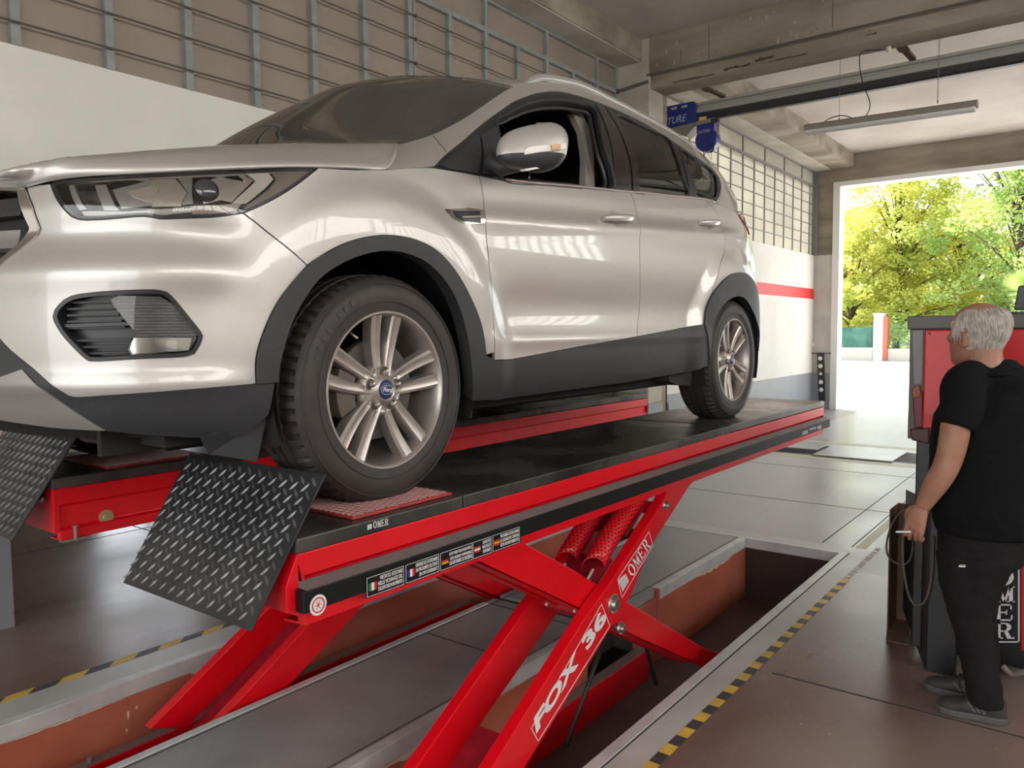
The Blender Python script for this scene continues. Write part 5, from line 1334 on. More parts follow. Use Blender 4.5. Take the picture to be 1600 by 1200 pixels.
# ------------------------------------------------------------------ wheels
M['tyre'] = mat('tyre rubber', (0.042, 0.036, 0.033), 0.55, var=0.12, vscale=20)
M['alloy'] = mat('dusty alloy', (0.50, 0.46, 0.43), 0.36, metal=0.75, var=0.05, vscale=30, coat=0.2)
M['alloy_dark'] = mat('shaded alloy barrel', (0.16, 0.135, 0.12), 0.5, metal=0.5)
M['disc'] = mat('brake disc', (0.10, 0.09, 0.085), 0.45, metal=0.6)
M['blue_badge'] = mat('dark blue badge', (0.02, 0.035, 0.12), 0.35)
R_T = 0.345
def wheel(u, sd, squash, ang):
    cx, cz = UX+u, ZG+0.335
    yo = YCC-sd*0.908; d = sd                   # yo outer face, +d*y goes inwards
    def wp(r, a, y): return (cx+r*math.cos(a), yo+d*y, cz+r*math.sin(a))
    # tyre
    prof = [(0.222, 0.016), (0.232, 0.006), (0.250, 0.003), (0.275, -0.002), (0.300, 0.000), (0.318, 0.008), (0.330, 0.020), (0.337, 0.031)]
    tr = [0.0345, 0.046, 0.066, 0.067, 0.075, 0.076, 0.104, 0.105, 0.114, 0.115, 0.143, 0.144, 0.152, 0.153, 0.175, 0.190]
    trr = [0.3395, 0.342, 0.3435, 0.336, 0.336, 0.344, 0.345, 0.337, 0.337, 0.345, 0.344, 0.336, 0.336, 0.3435, 0.342, 0.3385]
    prof += list(zip(trr, tr)) + [(0.330, 0.202), (0.315, 0.215), (0.28, 0.222), (0.24, 0.214), (0.222, 0.20)]
    n = 360; G = []
    for i in range(n+1):
        a = 2*PI*i/n; ring = []
        for k, (r, y) in enumerate(prof):
            rr_ = r
            if k in (7, 8, 9, 10, 21, 22, 23) and i % 6 in (0, 1): rr_ = r-0.008
            if k in (10, 11) and False: rr_ = r
            p = wp(rr_, a, y); zf = cz-0.335+squash
            if p[2] < zf+0.02:
                t = min(1, (zf+0.02-p[2])/0.03); p = (p[0], p[1]-d*0.006*t, max(p[2], zf))
            ring.append(p)
        G.append(ring)
    b = MB().grid(G); W_ = b.build('wheel', M['tyre'], CAR, smooth=True, angle=28); note(W_, 'black tyre on a silver ten-spoke alloy wheel')
    # raised ring and faint lettering blocks on the sidewall
    b = MB()
    for r in (0.262, 0.315): b.grid([[wp(r+0.0018*math.cos(q), 2*PI*i/120, 0.0005-0.002-0.0018*math.sin(q)+(0.004 if r > .3 else 0)) for q in np.linspace(0, PI, 4)] for i in range(121)])
    for i, a in enumerate(np.linspace(2.05, 2.75, 8)):
        if i in (3,): continue
        b.add([wp(0.280, a, -0.004), wp(0.280, a+0.05, -0.004), wp(0.297, a+0.05, -0.003), wp(0.297, a, -0.003)], [(0, 1, 2, 3)])
    b.build('sidewall_relief', mat('sidewall relief', (0.045, 0.04, 0.037), 0.5), W_, smooth=True)
    # rim
    b = MB(); lip = [(0.224, 0.018), (0.232, 0.006), (0.236, 0.008), (0.2335, 0.0035), (0.228, 0.004), (0.224, 0.012), (0.220, 0.022), (0.216, 0.045), (0.210, 0.08)]
    b.grid([[wp(r, 2*PI*i/96, y) for r, y in lip] for i in range(97)])
    rim = b.build('rim', M['alloy'], W_, smooth=True, angle=50)
    b = MB(); b.grid([[wp(r, 2*PI*i/64, y) for r, y in ((0.21, 0.08), (0.200, 0.11), (0.185, 0.14), (0.19, 0.2))] for i in range(65)]); b.build('rim_barrel', M['alloy_dark'], W_, smooth=True)
    b = MB(); s = MB()
    for k in range(5):
        ac = ang+2*PI*k/5
        ca, sa = math.cos(ac), math.sin(ac)
        for sg in (1, -1):
            sec = []
            for t in np.linspace(0, 1, 9):
                r = 0.040+(0.224-0.040)*t; off = sg*(0.0165+0.0245*t+0.003*math.sin(PI*t)); wd = (0.0140+0.0075*t) ; 
                y = 0.030-0.017*t+0.007*math.sin(PI*t)
                pos = lambda o_, yy: (cx+r*ca-o_*sa, yo+d*yy, cz+r*sa+o_*ca)
                inn = sg*-1
                sec.append([pos(off+sg*wd*1.15, y+0.038), pos(off+sg*wd, y+0.004), pos(off+sg*wd*0.55, y-0.001), pos(off, y+0.0025), pos(off-sg*wd*0.75, y+0.0005), pos(off-sg*wd, y+0.006), pos(off-sg*wd*1.2, y+0.036)])
            MB().grid(sec).add(sec[-1], [tuple(range(7))]).build('spoke', M['alloy'], W_, smooth=True, angle=32)
    b = MB(); b.lathe([(0.0, 0), (0.034, 0)], (0, 0, 0), 'y', 4) if False else None
    hubp = [(0.028, 0.018), (0.033, 0.015), (0.040, 0.018), (0.047, 0.030), (0.061, 0.034), (0.068, 0.031), (0.076, 0.036), (0.082, 0.06)]
    b.grid([[wp(r, 2*PI*i/60, y) for r, y in hubp] for i in range(61)]); b.build('hub', M['alloy'], W_, smooth=True, angle=50)
    for k in range(5):
        a = ang+2*PI*k/5; c = wp(0.054, a, 0.0)
        q = MB(); prof_n = [(0.0, 0.012), (0.006, 0.013), (0.0088, 0.019), (0.0098, 0.024), (0.0098, 0.040)]
        q.grid([[(c[0]+r*math.cos(2*PI*i/12), yo+d*y, c[2]+r*math.sin(2*PI*i/12)) for r, y in prof_n] for i in range(13)])
        q.build('lug_nut', M['steel'], W_, smooth=True, angle=40)
        q = MB(); q.grid([[(c[0]+r*math.cos(2*PI*i/16), yo+d*y, c[2]+r*math.sin(2*PI*i/16)) for r, y in ((0.0135, 0.030), (0.0150, 0.026), (0.017, 0.032))] for i in range(17)]); q.grid([[(c[0]+r*math.cos(2*PI*i/16), yo+d*0.031, c[2]+r*math.sin(2*PI*i/16)) for r in (0.0, 0.0145)] for i in range(17)]); q.build('lug_seat', M['alloy_dark'], W_, smooth=True)
    q = MB(); q.grid([[(cx+r*math.cos(2*PI*i/32), yo+d*y, cz+r*math.sin(2*PI*i/32)) for r, y in ((0.0, 0.013), (0.020, 0.0133), (0.027, 0.015), (0.0285, 0.019))] for i in range(33)])
    cap = q.build('hub_cap', M['blue_badge'], W_, smooth=True); note(cap, 'dark blue oval badge hub cap')
    vs, fs = text_mb('Ford', 0.019, bold=0.0004, shear=0.35); rr2 = lambda x, y: math.hypot(x, y)
    q = MB(); yy = yo+d*0.0118
    q.add([(cx+v[0]*math.cos(-.12)*sd-v[1]*math.sin(-.12), yy+(0.0005*d if v[2] < 0 else 0), cz+v[1]*math.cos(-.12)+v[0]*math.sin(-.12)*sd) for v in vs], fs)
    e = [(cx+0.0235*math.cos(t_), yo+d*0.0125, cz+0.0135*math.sin(t_)) for t_ in np.linspace(0, 2*PI, 33)[:-1]]
    q.tube(e, 0.0006, 5, closed=True); 
    if u == 0 and sd == 1 or True: q.build('badge_print', M['white_print'], W_)
    # brake
    q = MB(); q.grid([[wp(r, 2*PI*i/64, y) for r, y in ((0.07, 0.085), (0.07, 0.068), (0.085, 0.066), (0.150, 0.066), (0.152, 0.069), (0.152, 0.09))] for i in range(65)]); q.build('brake_disc', M['disc'], W_, smooth=True, angle=40)
    q = MB()
    for a0, a1, r0_, r1_, y0_, y1_ in ((2.7, 3.6, 0.10, 0.165, 0.045, 0.105), (2.85, 3.4, 0.09, 0.12, 0.05, 0.07)):
        A = [wp(r, a, y0_) for a in np.linspace(a0, a1, 9) for r in (r0_, r1_)]; 
        n8 = 9; vs = [wp(r, a, y) for a in np.linspace(a0, a1, n8) for r, y in ((r0_, y0_), (r1_, y0_), (r1_, y1_), (r0_, y1_))]
        fs = [(4*i+j, 4*i+(j+1) % 4, 4*(i+1)+(j+1) % 4, 4*(i+1)+j) for i in range(n8-1) for j in range(4)]+[(0, 1, 2, 3), (4*n8-4, 4*n8-3, 4*n8-2, 4*n8-1)]
        q.add(vs, fs)
    q.build('brake_caliper', mat('brown grey caliper', (0.12, 0.10, 0.085), 0.6), W_, bevel=0.004)
    q = MB(); q.lathe([(0, 0.01*-d), (0.07, 0.01*-d), (0.07, 0.05*d)], (cx, yo+d*0.10, cz), 'y', 24); q.lathe([(0.03, 0), (0.03, d*0.7)], (cx, yo+d*0.15, cz), 'y', 12)
    q.build('hub_carrier', M['inner'], W_)
    q = MB(); a = ang+0.68; q.tube([wp(0.212, a, 0.03), wp(0.190, a, 0.012)], 0.004, 8); q.build('valve', M['steel'], W_, smooth=True)
    return W_
for u in (0, 2.69):
    for sd in (1, -1): wheel(u, sd, 0.012 if u == 0 else 0.0025, PI/2-0.05+ (0.0 if u == 0 else 0.5))
# ------------------------------------------------------------------ things up at the beam
M['blue'] = mat('dark blue enamel', (0.012, 0.028, 0.20), 0.35, coat=0.3)
M['alu'] = mat('aluminium rail', (0.46, 0.46, 0.43), 0.4, metal=0.4)
RX = 9.10
def atx(X, *pts): return [tuple(onplane(x, y, 0, X)) for x, y in pts]
zt, zb = onplane(1360, 118, 0, RX)[2], onplane(1360, 138, 0, RX)[2]
r_ = thing('exhaust_rail', 'long grey rail with black slot hose hung under the concrete beam', 'rail', (RX, 0, 4.2))
yL = onplane(1087, 175, 0, RX)[1]
zt = onplane(1086, 161, 0, RX)[2]; zm = onplane(1110, 176, 0, RX)[2]; zl = onplane(1112, 185, 0, RX)[2]
b = MB(); 
prof = [(0, zt), (-0.05, zt-0.02), (-0.05, zt-0.045), (-0.02, zt-0.055), (-0.02, zt-0.075), (-0.06, zt-0.09), (-0.06, zm+0.01), (-0.03, zm), (0.06, zm), (0.06, zt)]
b.prism([(RX+x, yL, z) for x, z in prof], (0, 0, 0), (0, -6-yL, 0)); b.build('rail_profile', M['alu'], r_)
b = MB(); b.prism([(RX+x, yL-0.1, z) for x, z in ((-0.05, zm), (-0.045, zl+0.01), (-0.02, zl-0.01), (0.05, zl-0.01), (0.06, zm))], (0, 0, 0), (0, -6-yL, 0)); note(b.build('slot_hose', M['rubber'], r_), 'black rubber slot hose')
for (x0, y0_, x1, y1_) in ((1106, 132, 1131, 148), (1412, 66, 1427, 88), (1700, -10, 1712, 14)):
    p = onplane(x0, y0_, 0, 8.80); q_ = onplane(x1, y1_, 0, RX)
    MB().bar((8.80, p[1], 4.40), (RX, q_[1]-0.0, zt+0.01), 0.06, 0.03).box(8.72, 8.86, p[1]-0.05, p[1]+0.05, 4.385, 4.40).build('bracket', mat('dirty bracket', (0.11, 0.085, 0.065), 0.7), r_)
TX = RX-0.10
t_ = thing('exhaust_trolley', 'dark blue metal trolley box at the left end of the overhead rail', 'trolley', (TX, yL+0.15, zt))
P = atx(TX, (1043, 166), (1083, 158), (1087, 161), (1087, 190), (1043, 201)); b = MB(); b.prism(P, (0, 0, 0), (0.22, 0, 0)); bx = b.build('box', M['blue'], t_, bevel=0.004)
vs, fs = text_mb('FUTURE', 1, bold=0.0, shear=0.3)
b = MB(); O, X_, Y_ = [Vector(p) for p in atx(TX-0.002, (1028, 198.5), (1073, 188.5), (1028, 188))]
quad = lambda b, vs, fs, O, X, Y, n_: (lambda x0, x1, a0, a1: b.add([O+(X-O)*((v[0]-x0)/(x1-x0))+(Y-O)*((v[1]-a0)/(a1-a0))+n_*(1 if v[2] > 0 else 0) for v in vs], fs))(min(v[0] for v in vs), max(v[0] for v in vs), min(v[1] for v in vs), max(v[1] for v in vs))
quad(b, vs, fs, O, X_, Y_, Vector((-0.002, 0, 0))); b.build('lettering', mat('pale blue print', (0.42, 0.45, 0.55), 0.5), bx)
P = atx(TX, (1028, 168), (1043, 166), (1043, 201), (1028, 205)); MB().prism(P, (0, 0, 0), (0.22, 0, 0)).build('box', M['blue'], t_)
b = MB()
for (x, y) in ((1053, 169), (1069, 166)): b.prism(atx(TX-0.004, (x-4.5, y-0.5), (x+4.5, y-2.5), (x+4.5, y+1.5), (x-4.5, y+3)), (0, 0, 0), (0.006, 0, 0))
b.build('window_slot', M['alu'], bx)
P = atx(TX+0.02, (1050, 200), (1087, 190), (1086, 197), (1072, 213), (1040, 203)); MB().prism(P, (0, 0, 0), (0.18, 0, 0)).build('funnel', mat('beige grey duct', (0.20, 0.19, 0.165), 0.5), t_, bevel=0.004)
P = atx(TX, (1087, 178), (1111, 174), (1112, 186), (1087, 191)); MB().prism(P, (0, 0, 0), (0.14, 0, 0)).build('arm', mat('blue black steel', (0.012, 0.018, 0.07), 0.5), t_)
P = atx(TX-0.01, (1092, 183.5), (1103, 181.5), (1103.5, 188.5), (1092.5, 190.5)); note(MB().prism(P, (0, 0, 0), (0.02, 0, 0)).build('tag', mat('yellow tag', (0.75, 0.45, 0.03), 0.5), t_), 'yellow tag')
q_ = thing('hose_reel', 'small dark blue reel hanging beneath the end of the overhead rail', 'reel', atx(TX, (1102, 195))[0])
c = Vector(atx(TX, (1102.5, 218))[0]); rr_ = 0.142
b = MB().lathe([(0, 0.0), (rr_*0.9, 0.0), (rr_, 0.015), (rr_, 0.11), (rr_*0.9, 0.125), (0, 0.125)], c, 'x', 32)
rl_ = b.build('drum', M['blue'], q_, smooth=True, angle=40)
P = atx(TX-0.005, (1088, 194), (1116, 191), (1114, 214), (1108, 225), (1096, 225), (1089, 212)); MB().prism(P, (0, 0, 0), (0.10, 0, 0)).build('bracket', M['blue'], q_, bevel=0.003)
vs, fs = text_mb('FUTURE', 1, shear=0.3); b = MB(); O, X_, Y_ = [Vector(p) for p in atx(TX-0.007, (1091, 210), (1110, 205.5), (1091, 205))]; quad(b, vs, fs, O, X_, Y_, Vector((-0.002, 0, 0))); b.build('lettering', mat('pale blue print', (0.42, 0.45, 0.55), 0.5), rl_)
P = atx(TX-0.012, (1088, 190), (1118, 183), (1119, 189), (1088, 196)); MB().prism(P, (0, 0, 0), (0.03, 0, 0)).build('hanger', M['steel'], q_)
P = atx(TX-0.014, (1110, 186), (1122, 183), (1122, 190), (1112, 194)); MB().prism(P, (0, 0, 0), (0.05, 0, 0)).build('hanger', M['rubber'], q_)
MB().tube(atx(TX, (1112, 226), (1115, 231), (1113, 236), (1110, 238)), 0.012, 8).build('hook', M['rubber'], q_, smooth=True)
MB().tube(atx(TX, (1111, 232), (1106, 240), (1112, 250), (1111, 232)), 0.003, 6).build('cord', M['rod'], q_, smooth=True)

# fluorescent fixture on two chains
LX = 8.55
A, B = Vector(onplane(1258, 205, 0, LX)), Vector(onplane(1528, 167, 0, LX))
f_ = thing('fluorescent_light', 'long fluorescent light fixture hanging from two thin chains', 'light fixture', (A+B)/2)
ax = (B-A); ax.z *= 0.8
b = MB(); A2, B2 = A, B
def profY(prof, a, bb): return [Vector((a.x+x, a.y, a.z+z)) for x, z in prof], bb-a
pr_, v_ = profY([(-0.06, 0.0), (-0.055, 0.045), (-0.03, 0.062), (0.03, 0.062), (0.055, 0.045), (0.06, 0.0)], A2, B2)
b.prism(pr_, (0, 0, 0), v_); body = b.build('housing', mat('dusty grey housing', (0.28, 0.25, 0.21), 0.7), f_, bevel=0.004)
pr_, v_ = profY([(-0.058, -0.002), (-0.045, -0.035), (0.0, -0.045), (0.045, -0.035), (0.058, -0.002)], A2+(B2-A2)*0.01, B2-(B2-A2)*0.01)
b = MB(); b.prism(pr_, (0, 0, 0), v_)
dm = mat('dusty clear diffuser', (0.92, 0.92, 0.90), 0.2); dm.node_tree.nodes['Principled BSDF'].inputs['Transmission Weight'].default_value = 0.3
note(b.build('diffuser', dm, f_, bevel=0.004), 'dusty clear diffuser')
d_ = (B2-A2); MB().tube([A2+d_*0.03+Vector((0, 0, -0.018)), A2+d_*0.97+Vector((0, 0, -0.018))], 0.013, 10).build('tube', mat('white tube', (0.9, 0.9, 0.88), 0.3), f_, smooth=True)
for (px, py, pt) in ((1311, 190, 92), (1465, 163, 62)):
    p = Vector(onplane(px, py, 0, LX)); p.y = p.y; b = MB(); top = 4.54 if False else 4.40
    z = p.z+0.03
    while z < 4.395:
        b.tube([(LX+0.006*math.cos(a)*(1 if int((z*100)) % 2 else 0.2), p.y+0.006*math.cos(a)*(0.2 if int((z*100)) % 2 else 1), z+0.012*math.sin(a)) for a in np.linspace(0, 2*PI, 7)[:-1]], 0.0018, 4, closed=True); z += 0.02
    tag(b.build('chain', mat('dull chain', (0.20, 0.18, 0.16), 0.5, metal=0.5), f_), kind='stuff')
    MB().tube([(LX+0.014*math.cos(a), p.y, p.z+0.02+0.014*math.sin(a)) for a in np.linspace(0, 2*PI, 13)[:-1]], 0.003, 6, closed=True).build('ring', M['rod'], f_)
C_ = [(1281, 197), (1290, 189), (1305, 182), (1325, 182), (1342, 188), (1355, 178), (1359, 160), (1350, 135), (1344, 110), (1343, 90), (1350, 80), (1372, 78), (1386, 78)]
P = np.array(atx(LX-0.02, *C_)); P = spline(np.arange(len(P)), P)(np.linspace(0, len(P)-1, 70))
MB().tube([tuple(p) for p in P], 0.005, 8).build('cable', M['rubber'], f_, smooth=True)
MB().tube(atx(8.45, (1385, 78), (1392, 76)), 0.03, 10).build('socket', M['cream_hose'], f_, smooth=True)

# ------------------------------------------------------------------ far column: wheel target board, socket; small cone
b = MB(); P = atx(XE-0.05, (1276.5, 551), (1287, 551), (1289, 627), (1279, 627)); b.prism(P, (0, 0, 0), (0.02, 0, 0))
tb = thing('target_board', 'narrow black board with white discs leaning on the far concrete column', 'target board', (XE-0.05, 4.6, 0.1))
bb = b.build('board', M['rubber'], tb)
for k, y in enumerate((560, 572, 584, 597, 609)):
    c = Vector(onplane(1281.5+k*0.4, y, 0, XE-0.056)); MB().lathe([(0, 0), (0.042 if k != 2 else 0.03, 0)], c, 'x', 20).build('disc', M['white_print'], bb)
P = atx(XE-0.07, (1264, 551.3), (1298, 551.3), (1298, 552.8), (1264, 552.8)); MB().prism(P, (0, 0, 0), (0.02, 0, 0)).build('crossbar', M['rubber'], tb)
P = atx(XE-0.04, (1267, 535), (1271, 535), (1271, 541), (1267, 541)); tag(MB().prism(P, (0, 0, 0), (0.05, 0, 0)).build('wall_socket', M['white_print'], bevel=0.004), 'small pale wall socket above the target board', 'socket')
P0 = onplane(1041, 640, 2, 0.0); cx_, cy_ = 9.6, onplane(1041, 640, 0, 9.6)[1]
b = MB().box(cx_-0.12, cx_+0.12, cy_-0.12, cy_+0.12, 0, 0.02).lathe([(0.095, 0.02), (0.03, 0.62), (0.012, 0.64), (0.010, 0.95), (0, 0.95)], (cx_, cy_, 0), 'z', 24)
tag(b.build('floor_cone', mat('dark grey cone', (0.05, 0.05, 0.055), 0.5), smooth=True, angle=40), 'dark grey cone standing by the column behind the rear wheel', 'cone')

# ------------------------------------------------------------------ aligner console
M['cab_red'] = mat('red cabinet door', (0.66, 0.014, 0.022), 0.38, coat=0.2)
M['cab_grey'] = mat('dark grey cabinet', (0.115, 0.11, 0.105), 0.45)
M['cab_black'] = mat('black cabinet', (0.014, 0.015, 0.017), 0.35)
KX = 4.10
con = thing('aligner_console', 'red and black workshop console cabinet standing behind the man', 'console', (KX+0.3, 0.2, 0))
def kz(x, y, X=KX): return onplane(x, y, 0, X)
yA, zA = kz(1418, 494)[1:]; _, zB = kz(1420, 686)[1:]; yR = kz(1443, 600)[1]; zC = kz(1500, 514)[2]
MB().box(KX, KX+0.55, -0.55, yA, zC-0.0, zA).build('top', M['cab_grey'], con, bevel=0.006)
MB().box(KX+0.015, KX+0.55, -0.55, yA-0.01, zB, zC).build('cabinet', M['cab_grey'], con, bevel=0.004)
dr = MB().box(KX-0.005, KX+0.02, -0.5, yR, zB, zC-0.004).build('door', M['cab_red'], con, bevel=0.006); note(dr, 'red door')
MB().lathe([(0, -0.003), (0.006, -0.002), (0.006, 0.001)], (KX-0.006, yR-0.02, zC-0.02), 'x', 10).build('screw', M['rod'], dr)
P = atx(KX-0.0, (1425, 612), (1442, 612), (1442, 668), (1429, 668)); MB().prism(P, (0, 0, 0), (0.03, 0, 0)).build('side_box', mat('dark red plastic', (0.17, 0.02, 0.02), 0.4), con, bevel=0.005)
P = atx(KX-0.01, (1424, 606), (1436, 602), (1439, 620), (1426, 623)); MB().prism(P, (0, 0, 0), (0.03, 0, 0)).build('switch', mat('orange brown switch', (0.30, 0.08, 0.03), 0.4), con, bevel=0.004)
P = atx(KX+0.010, (1430, 562), (1438, 562), (1438, 573), (1430, 573)); MB().prism(P, (0, 0, 0), (0.01, 0, 0)).build('sticker', mat('dim sticker', (0.25, 0.23, 0.19), 0.5), con)
P = atx(KX+0.006, (1426, 516), (1442, 516), (1441, 600), (1428, 600)); MB().prism(P, (0, 0, 0), (0.012, 0, 0)).build('side_strip', mat('grey side strip', (0.20, 0.19, 0.18), 0.35), con)
P = atx(KX-0.02, (1421, 671), (1452, 668), (1452, 694), (1424, 688)); MB().prism(P, (0, 0, 0), (0.2, 0, 0)).build('ledge', mat('dark maroon ledge', (0.06, 0.015, 0.015), 0.4), con, bevel=0.006)
yl = kz(1427, 800)[1]; zlow = kz(1500, 1029)[2]
MB().box(KX+0.03, KX+0.5, -0.5, yl, zlow, zB).build('lower_cabinet', M['cab_black'], con, bevel=0.006)
P = [tuple(onplane(1456, 1055, 2, 0)), tuple(onplane(1476, 1054, 2, 0))]
yf = kz(1474, 1052, 4.02)[1]
MB().box(4.00, 4.02+0.02, yf-0.05, yf+0.07, 0, 0.8).box(4.02, 4.6, yf+0.05, yf+0.065, 0.02, 0.72).build('side_panel', M['cab_black'], con, bevel=0.004)
MB().prism([(4.02, yf+0.07, 0.0), (4.5, yl+0.10, 0.10), (4.5, yl+0.10, 0.75), (4.02, yf+0.07, 0.8)], (0, 0, 0), (0.01, 0.01, 0)).build('side_panel', M['cab_black'], con)
for y in (-0.35, 0.35): MB().lathe([(0, -0.02), (0.045, -0.02), (0.045, 0.02), (0, 0.02)], (KX+0.2, y, 0.045), 'y', 16).build('castor', M['rubber'], con, smooth=True, angle=40)
sg = MB(); P = atx(KX+0.026, (1545, 868), (1593, 868), (1593, 1004), (1545, 1004)); sg.prism(P, (0, 0, 0), (0.003, 0, 0)); sgo = sg.build('sign', mat('black sign', (0.01, 0.01, 0.011), 0.4), con); note(sgo, 'black sign with white OMER letters')
b = MB(); outline(b, atx(KX+0.024, (1546, 870), (1592, 870), (1592, 1003), (1546, 1003)), 0.006, (-1, 0, 0)); b.build('sign_border', M['white_print'], sgo)
for ch, y0_, y1_ in (('O', 888, 915), ('M', 917, 941), ('E', 944, 970), ('R', 973, 998)):
    b = MB()
    O = Vector(kz(1553, y1_, KX+0.023)); X_ = Vector(kz(1584, y1_, KX+0.023)); Y_ = Vector(kz(1553, y0_, KX+0.023))
    for poly in slab_letter(ch): b.prism([O+(X_-O)*x+(Y_-O)*y for x, y in poly], (0, 0, 0), (-0.0008, 0, 0))
    b.build('letter', M['white_print'], sgo)
b = MB()
for k in range(5): b.prism(atx(KX+0.023, (1588, 862+k*3.2), (1591.5, 862+k*3.2), (1591.5, 864+k*3.2), (1588, 864+k*3.2)), (0, 0, 0), (-0.0008, 0, 0))
tag(b.build('small_emblem', M['white_print'], con), kind='stuff')
P = atx(KX+0.022, (1596, 790), (1640, 790), (1640, 1016), (1596, 1016)); MB().prism(P, (0, 0, 0), (0.02, 0, 0)).build('side_door', M['cab_red'], con)
# monitor on top
mo = thing('monitor', 'black monitor standing on top of the red cabinet at the right edge', 'monitor', kz(1595, 492, KX+0.25))
P = atx(KX+0.25, (1591, 447), (1660, 436), (1660, 486), (1584, 484)); MB().prism(P, (0, 0, 0), (0.05, 0, 0)).build('screen', M['cab_black'], mo, bevel=0.005)
P = atx(KX+0.24, (1580, 487), (1640, 487), (1640, 494), (1580, 494)); MB().prism(P, (0, 0, 0), (0.12, 0, 0)).build('base', M['cab_black'], mo, bevel=0.003)
MB().box(KX+0.26, KX+0.29, *sorted((kz(1610, 490)[1], kz(1592, 490)[1])), kz(1600, 492, KX+.26)[2], kz(1600, 480, KX+.26)[2]).build('stand', M['cab_black'], mo)
P = atx(KX+0.06, (1562, 483), (1575, 482), (1575, 494), (1562, 494)); tag(MB().prism(P, (0, 0, 0), (0.04, 0, 0)).build('small_box', mat('grey small box', (0.18, 0.17, 0.16), 0.5)), 'small grey box on the console top beside the monitor', 'box')
# cardboard box and cables
bxX = 4.42; yb0, yb1 = onplane(1424, 960, 0, bxX)[1], onplane(1386, 960, 0, bxX)[1]; zt_ = onplane(1395, 797, 0, bxX)[2]
cb = MB(); tk = 0.006
cb.box(bxX+0.2, bxX+0.206, yb0, yb1, 0.0, zt_); cb.box(bxX, bxX+0.2, yb0, yb0+tk, 0, zt_); cb.box(bxX, bxX+0.2, yb1-tk, yb1, 0, zt_); cb.box(bxX, bxX+0.2, yb0, yb1, 0, tk)
cb.prism([(bxX, yb0, 0.0), (bxX, yb1, 0.0), (bxX-0.16, yb1-0.03, 0.004), (bxX-0.16, yb0-0.02, 0.004)], (0, 0, 0), (0, 0, 0.005))
tag(cb.build('cardboard_box', mat('brown cardboard', (0.15, 0.095, 0.055), 0.8, var=0.1)), 'tall open brown cardboard box standing left of the black console base', 'box')
def cable(name, pts, X, r, label, m=None):
    P = np.array([tuple(onplane(x, y, 0, X+dx)) for x, y, dx in pts]); P = spline(np.arange(len(P)), P)(np.linspace(0, len(P)-1, 60))
    o = MB().tube([tuple(p) for p in P], r, 8).build(name, m or M['cable'], smooth=True); return tag(o, label, 'cable')
M['cable'] = mat('brown grey cable', (0.10, 0.08, 0.065), 0.5)
cable('cable', [(1424, 792, 0.0), (1400, 808, -.02), (1386, 845, -.03), (1390, 872, -.03), (1410, 882, -.03), (1424, 868, -.02), (1427, 830, 0)], 4.34, 0.005, 'brown cable loop hanging over the open cardboard box')
cable('cable', [(1418, 800, 0.0), (1410, 850, 0), (1416, 915, -.01), (1430, 945, -.02), (1447, 935, -.02), (1456, 890, 0), (1458, 840, 0.0)], 3.98, 0.0055, 'brown cable loop hanging down in front of the black console side')
cable('cable', [(1566, 1040, 0), (1580, 1053, 0), (1600, 1050, 0), (1640, 1040, 0)], 4.05, 0.014, 'thick grey hose on the floor under the console', mat('grey floor hose', (0.22, 0.20, 0.17), 0.5))
# ------------------------------------------------------------------ outside
M['leaf_y'] = mat('yellow green leaves', (0.72, 0.70, 0.17), 0.55, col2=(0.52, 0.60, 0.15), vscale=0.5)
M['leaf_g'] = mat('green leaves', (0.30, 0.46, 0.13), 0.55, col2=(0.52, 0.62, 0.20), vscale=0.6)
for k in ('leaf_y', 'leaf_g'):
    t = M[k].node_tree; pb_ = t.nodes['Principled BSDF']; o = t.nodes['Material Output']; tr = t.nodes.new('ShaderNodeBsdfTranslucent'); mx = t.nodes.new('ShaderNodeMixShader'); mx.inputs[0].default_value = 0.5
    src = pb_.inputs['Base Color'].links[0].from_socket; t.links.new(src, tr.inputs[0]); t.links.new(pb_.outputs[0], mx.inputs[1]); t.links.new(tr.outputs[0], mx.inputs[2]); t.links.new(mx.outputs[0], o.inputs['Surface'])
M['bark'] = mat('bark', (0.10, 0.075, 0.055), 0.9, var=0.2)
def leaves(b, rr, c, r, n, size):
    for _ in range(n):
        while True:
            q = Vector((rr.uniform(-1, 1), rr.uniform(-1, 1), rr.uniform(-1, 1)))
            if q.length < 1 and q.length > 0.25: break
        p = Vector(c)+Vector((q.x*r, q.y*r, q.z*r*0.75)); e1 = Vector((rr.gauss(0, 1), rr.gauss(0, 1), rr.gauss(0, .6))).normalized(); e2 = e1.cross(Vector((rr.gauss(0, 1), rr.gauss(0, 1), rr.gauss(0, 1)))).normalized(); s_ = size*rr.uniform(0.6, 1.2)
        b.add([p-e1*s_, p-e2*s_*0.55, p+e1*s_, p+e2*s_*0.55], [(0, 1, 2, 3)])
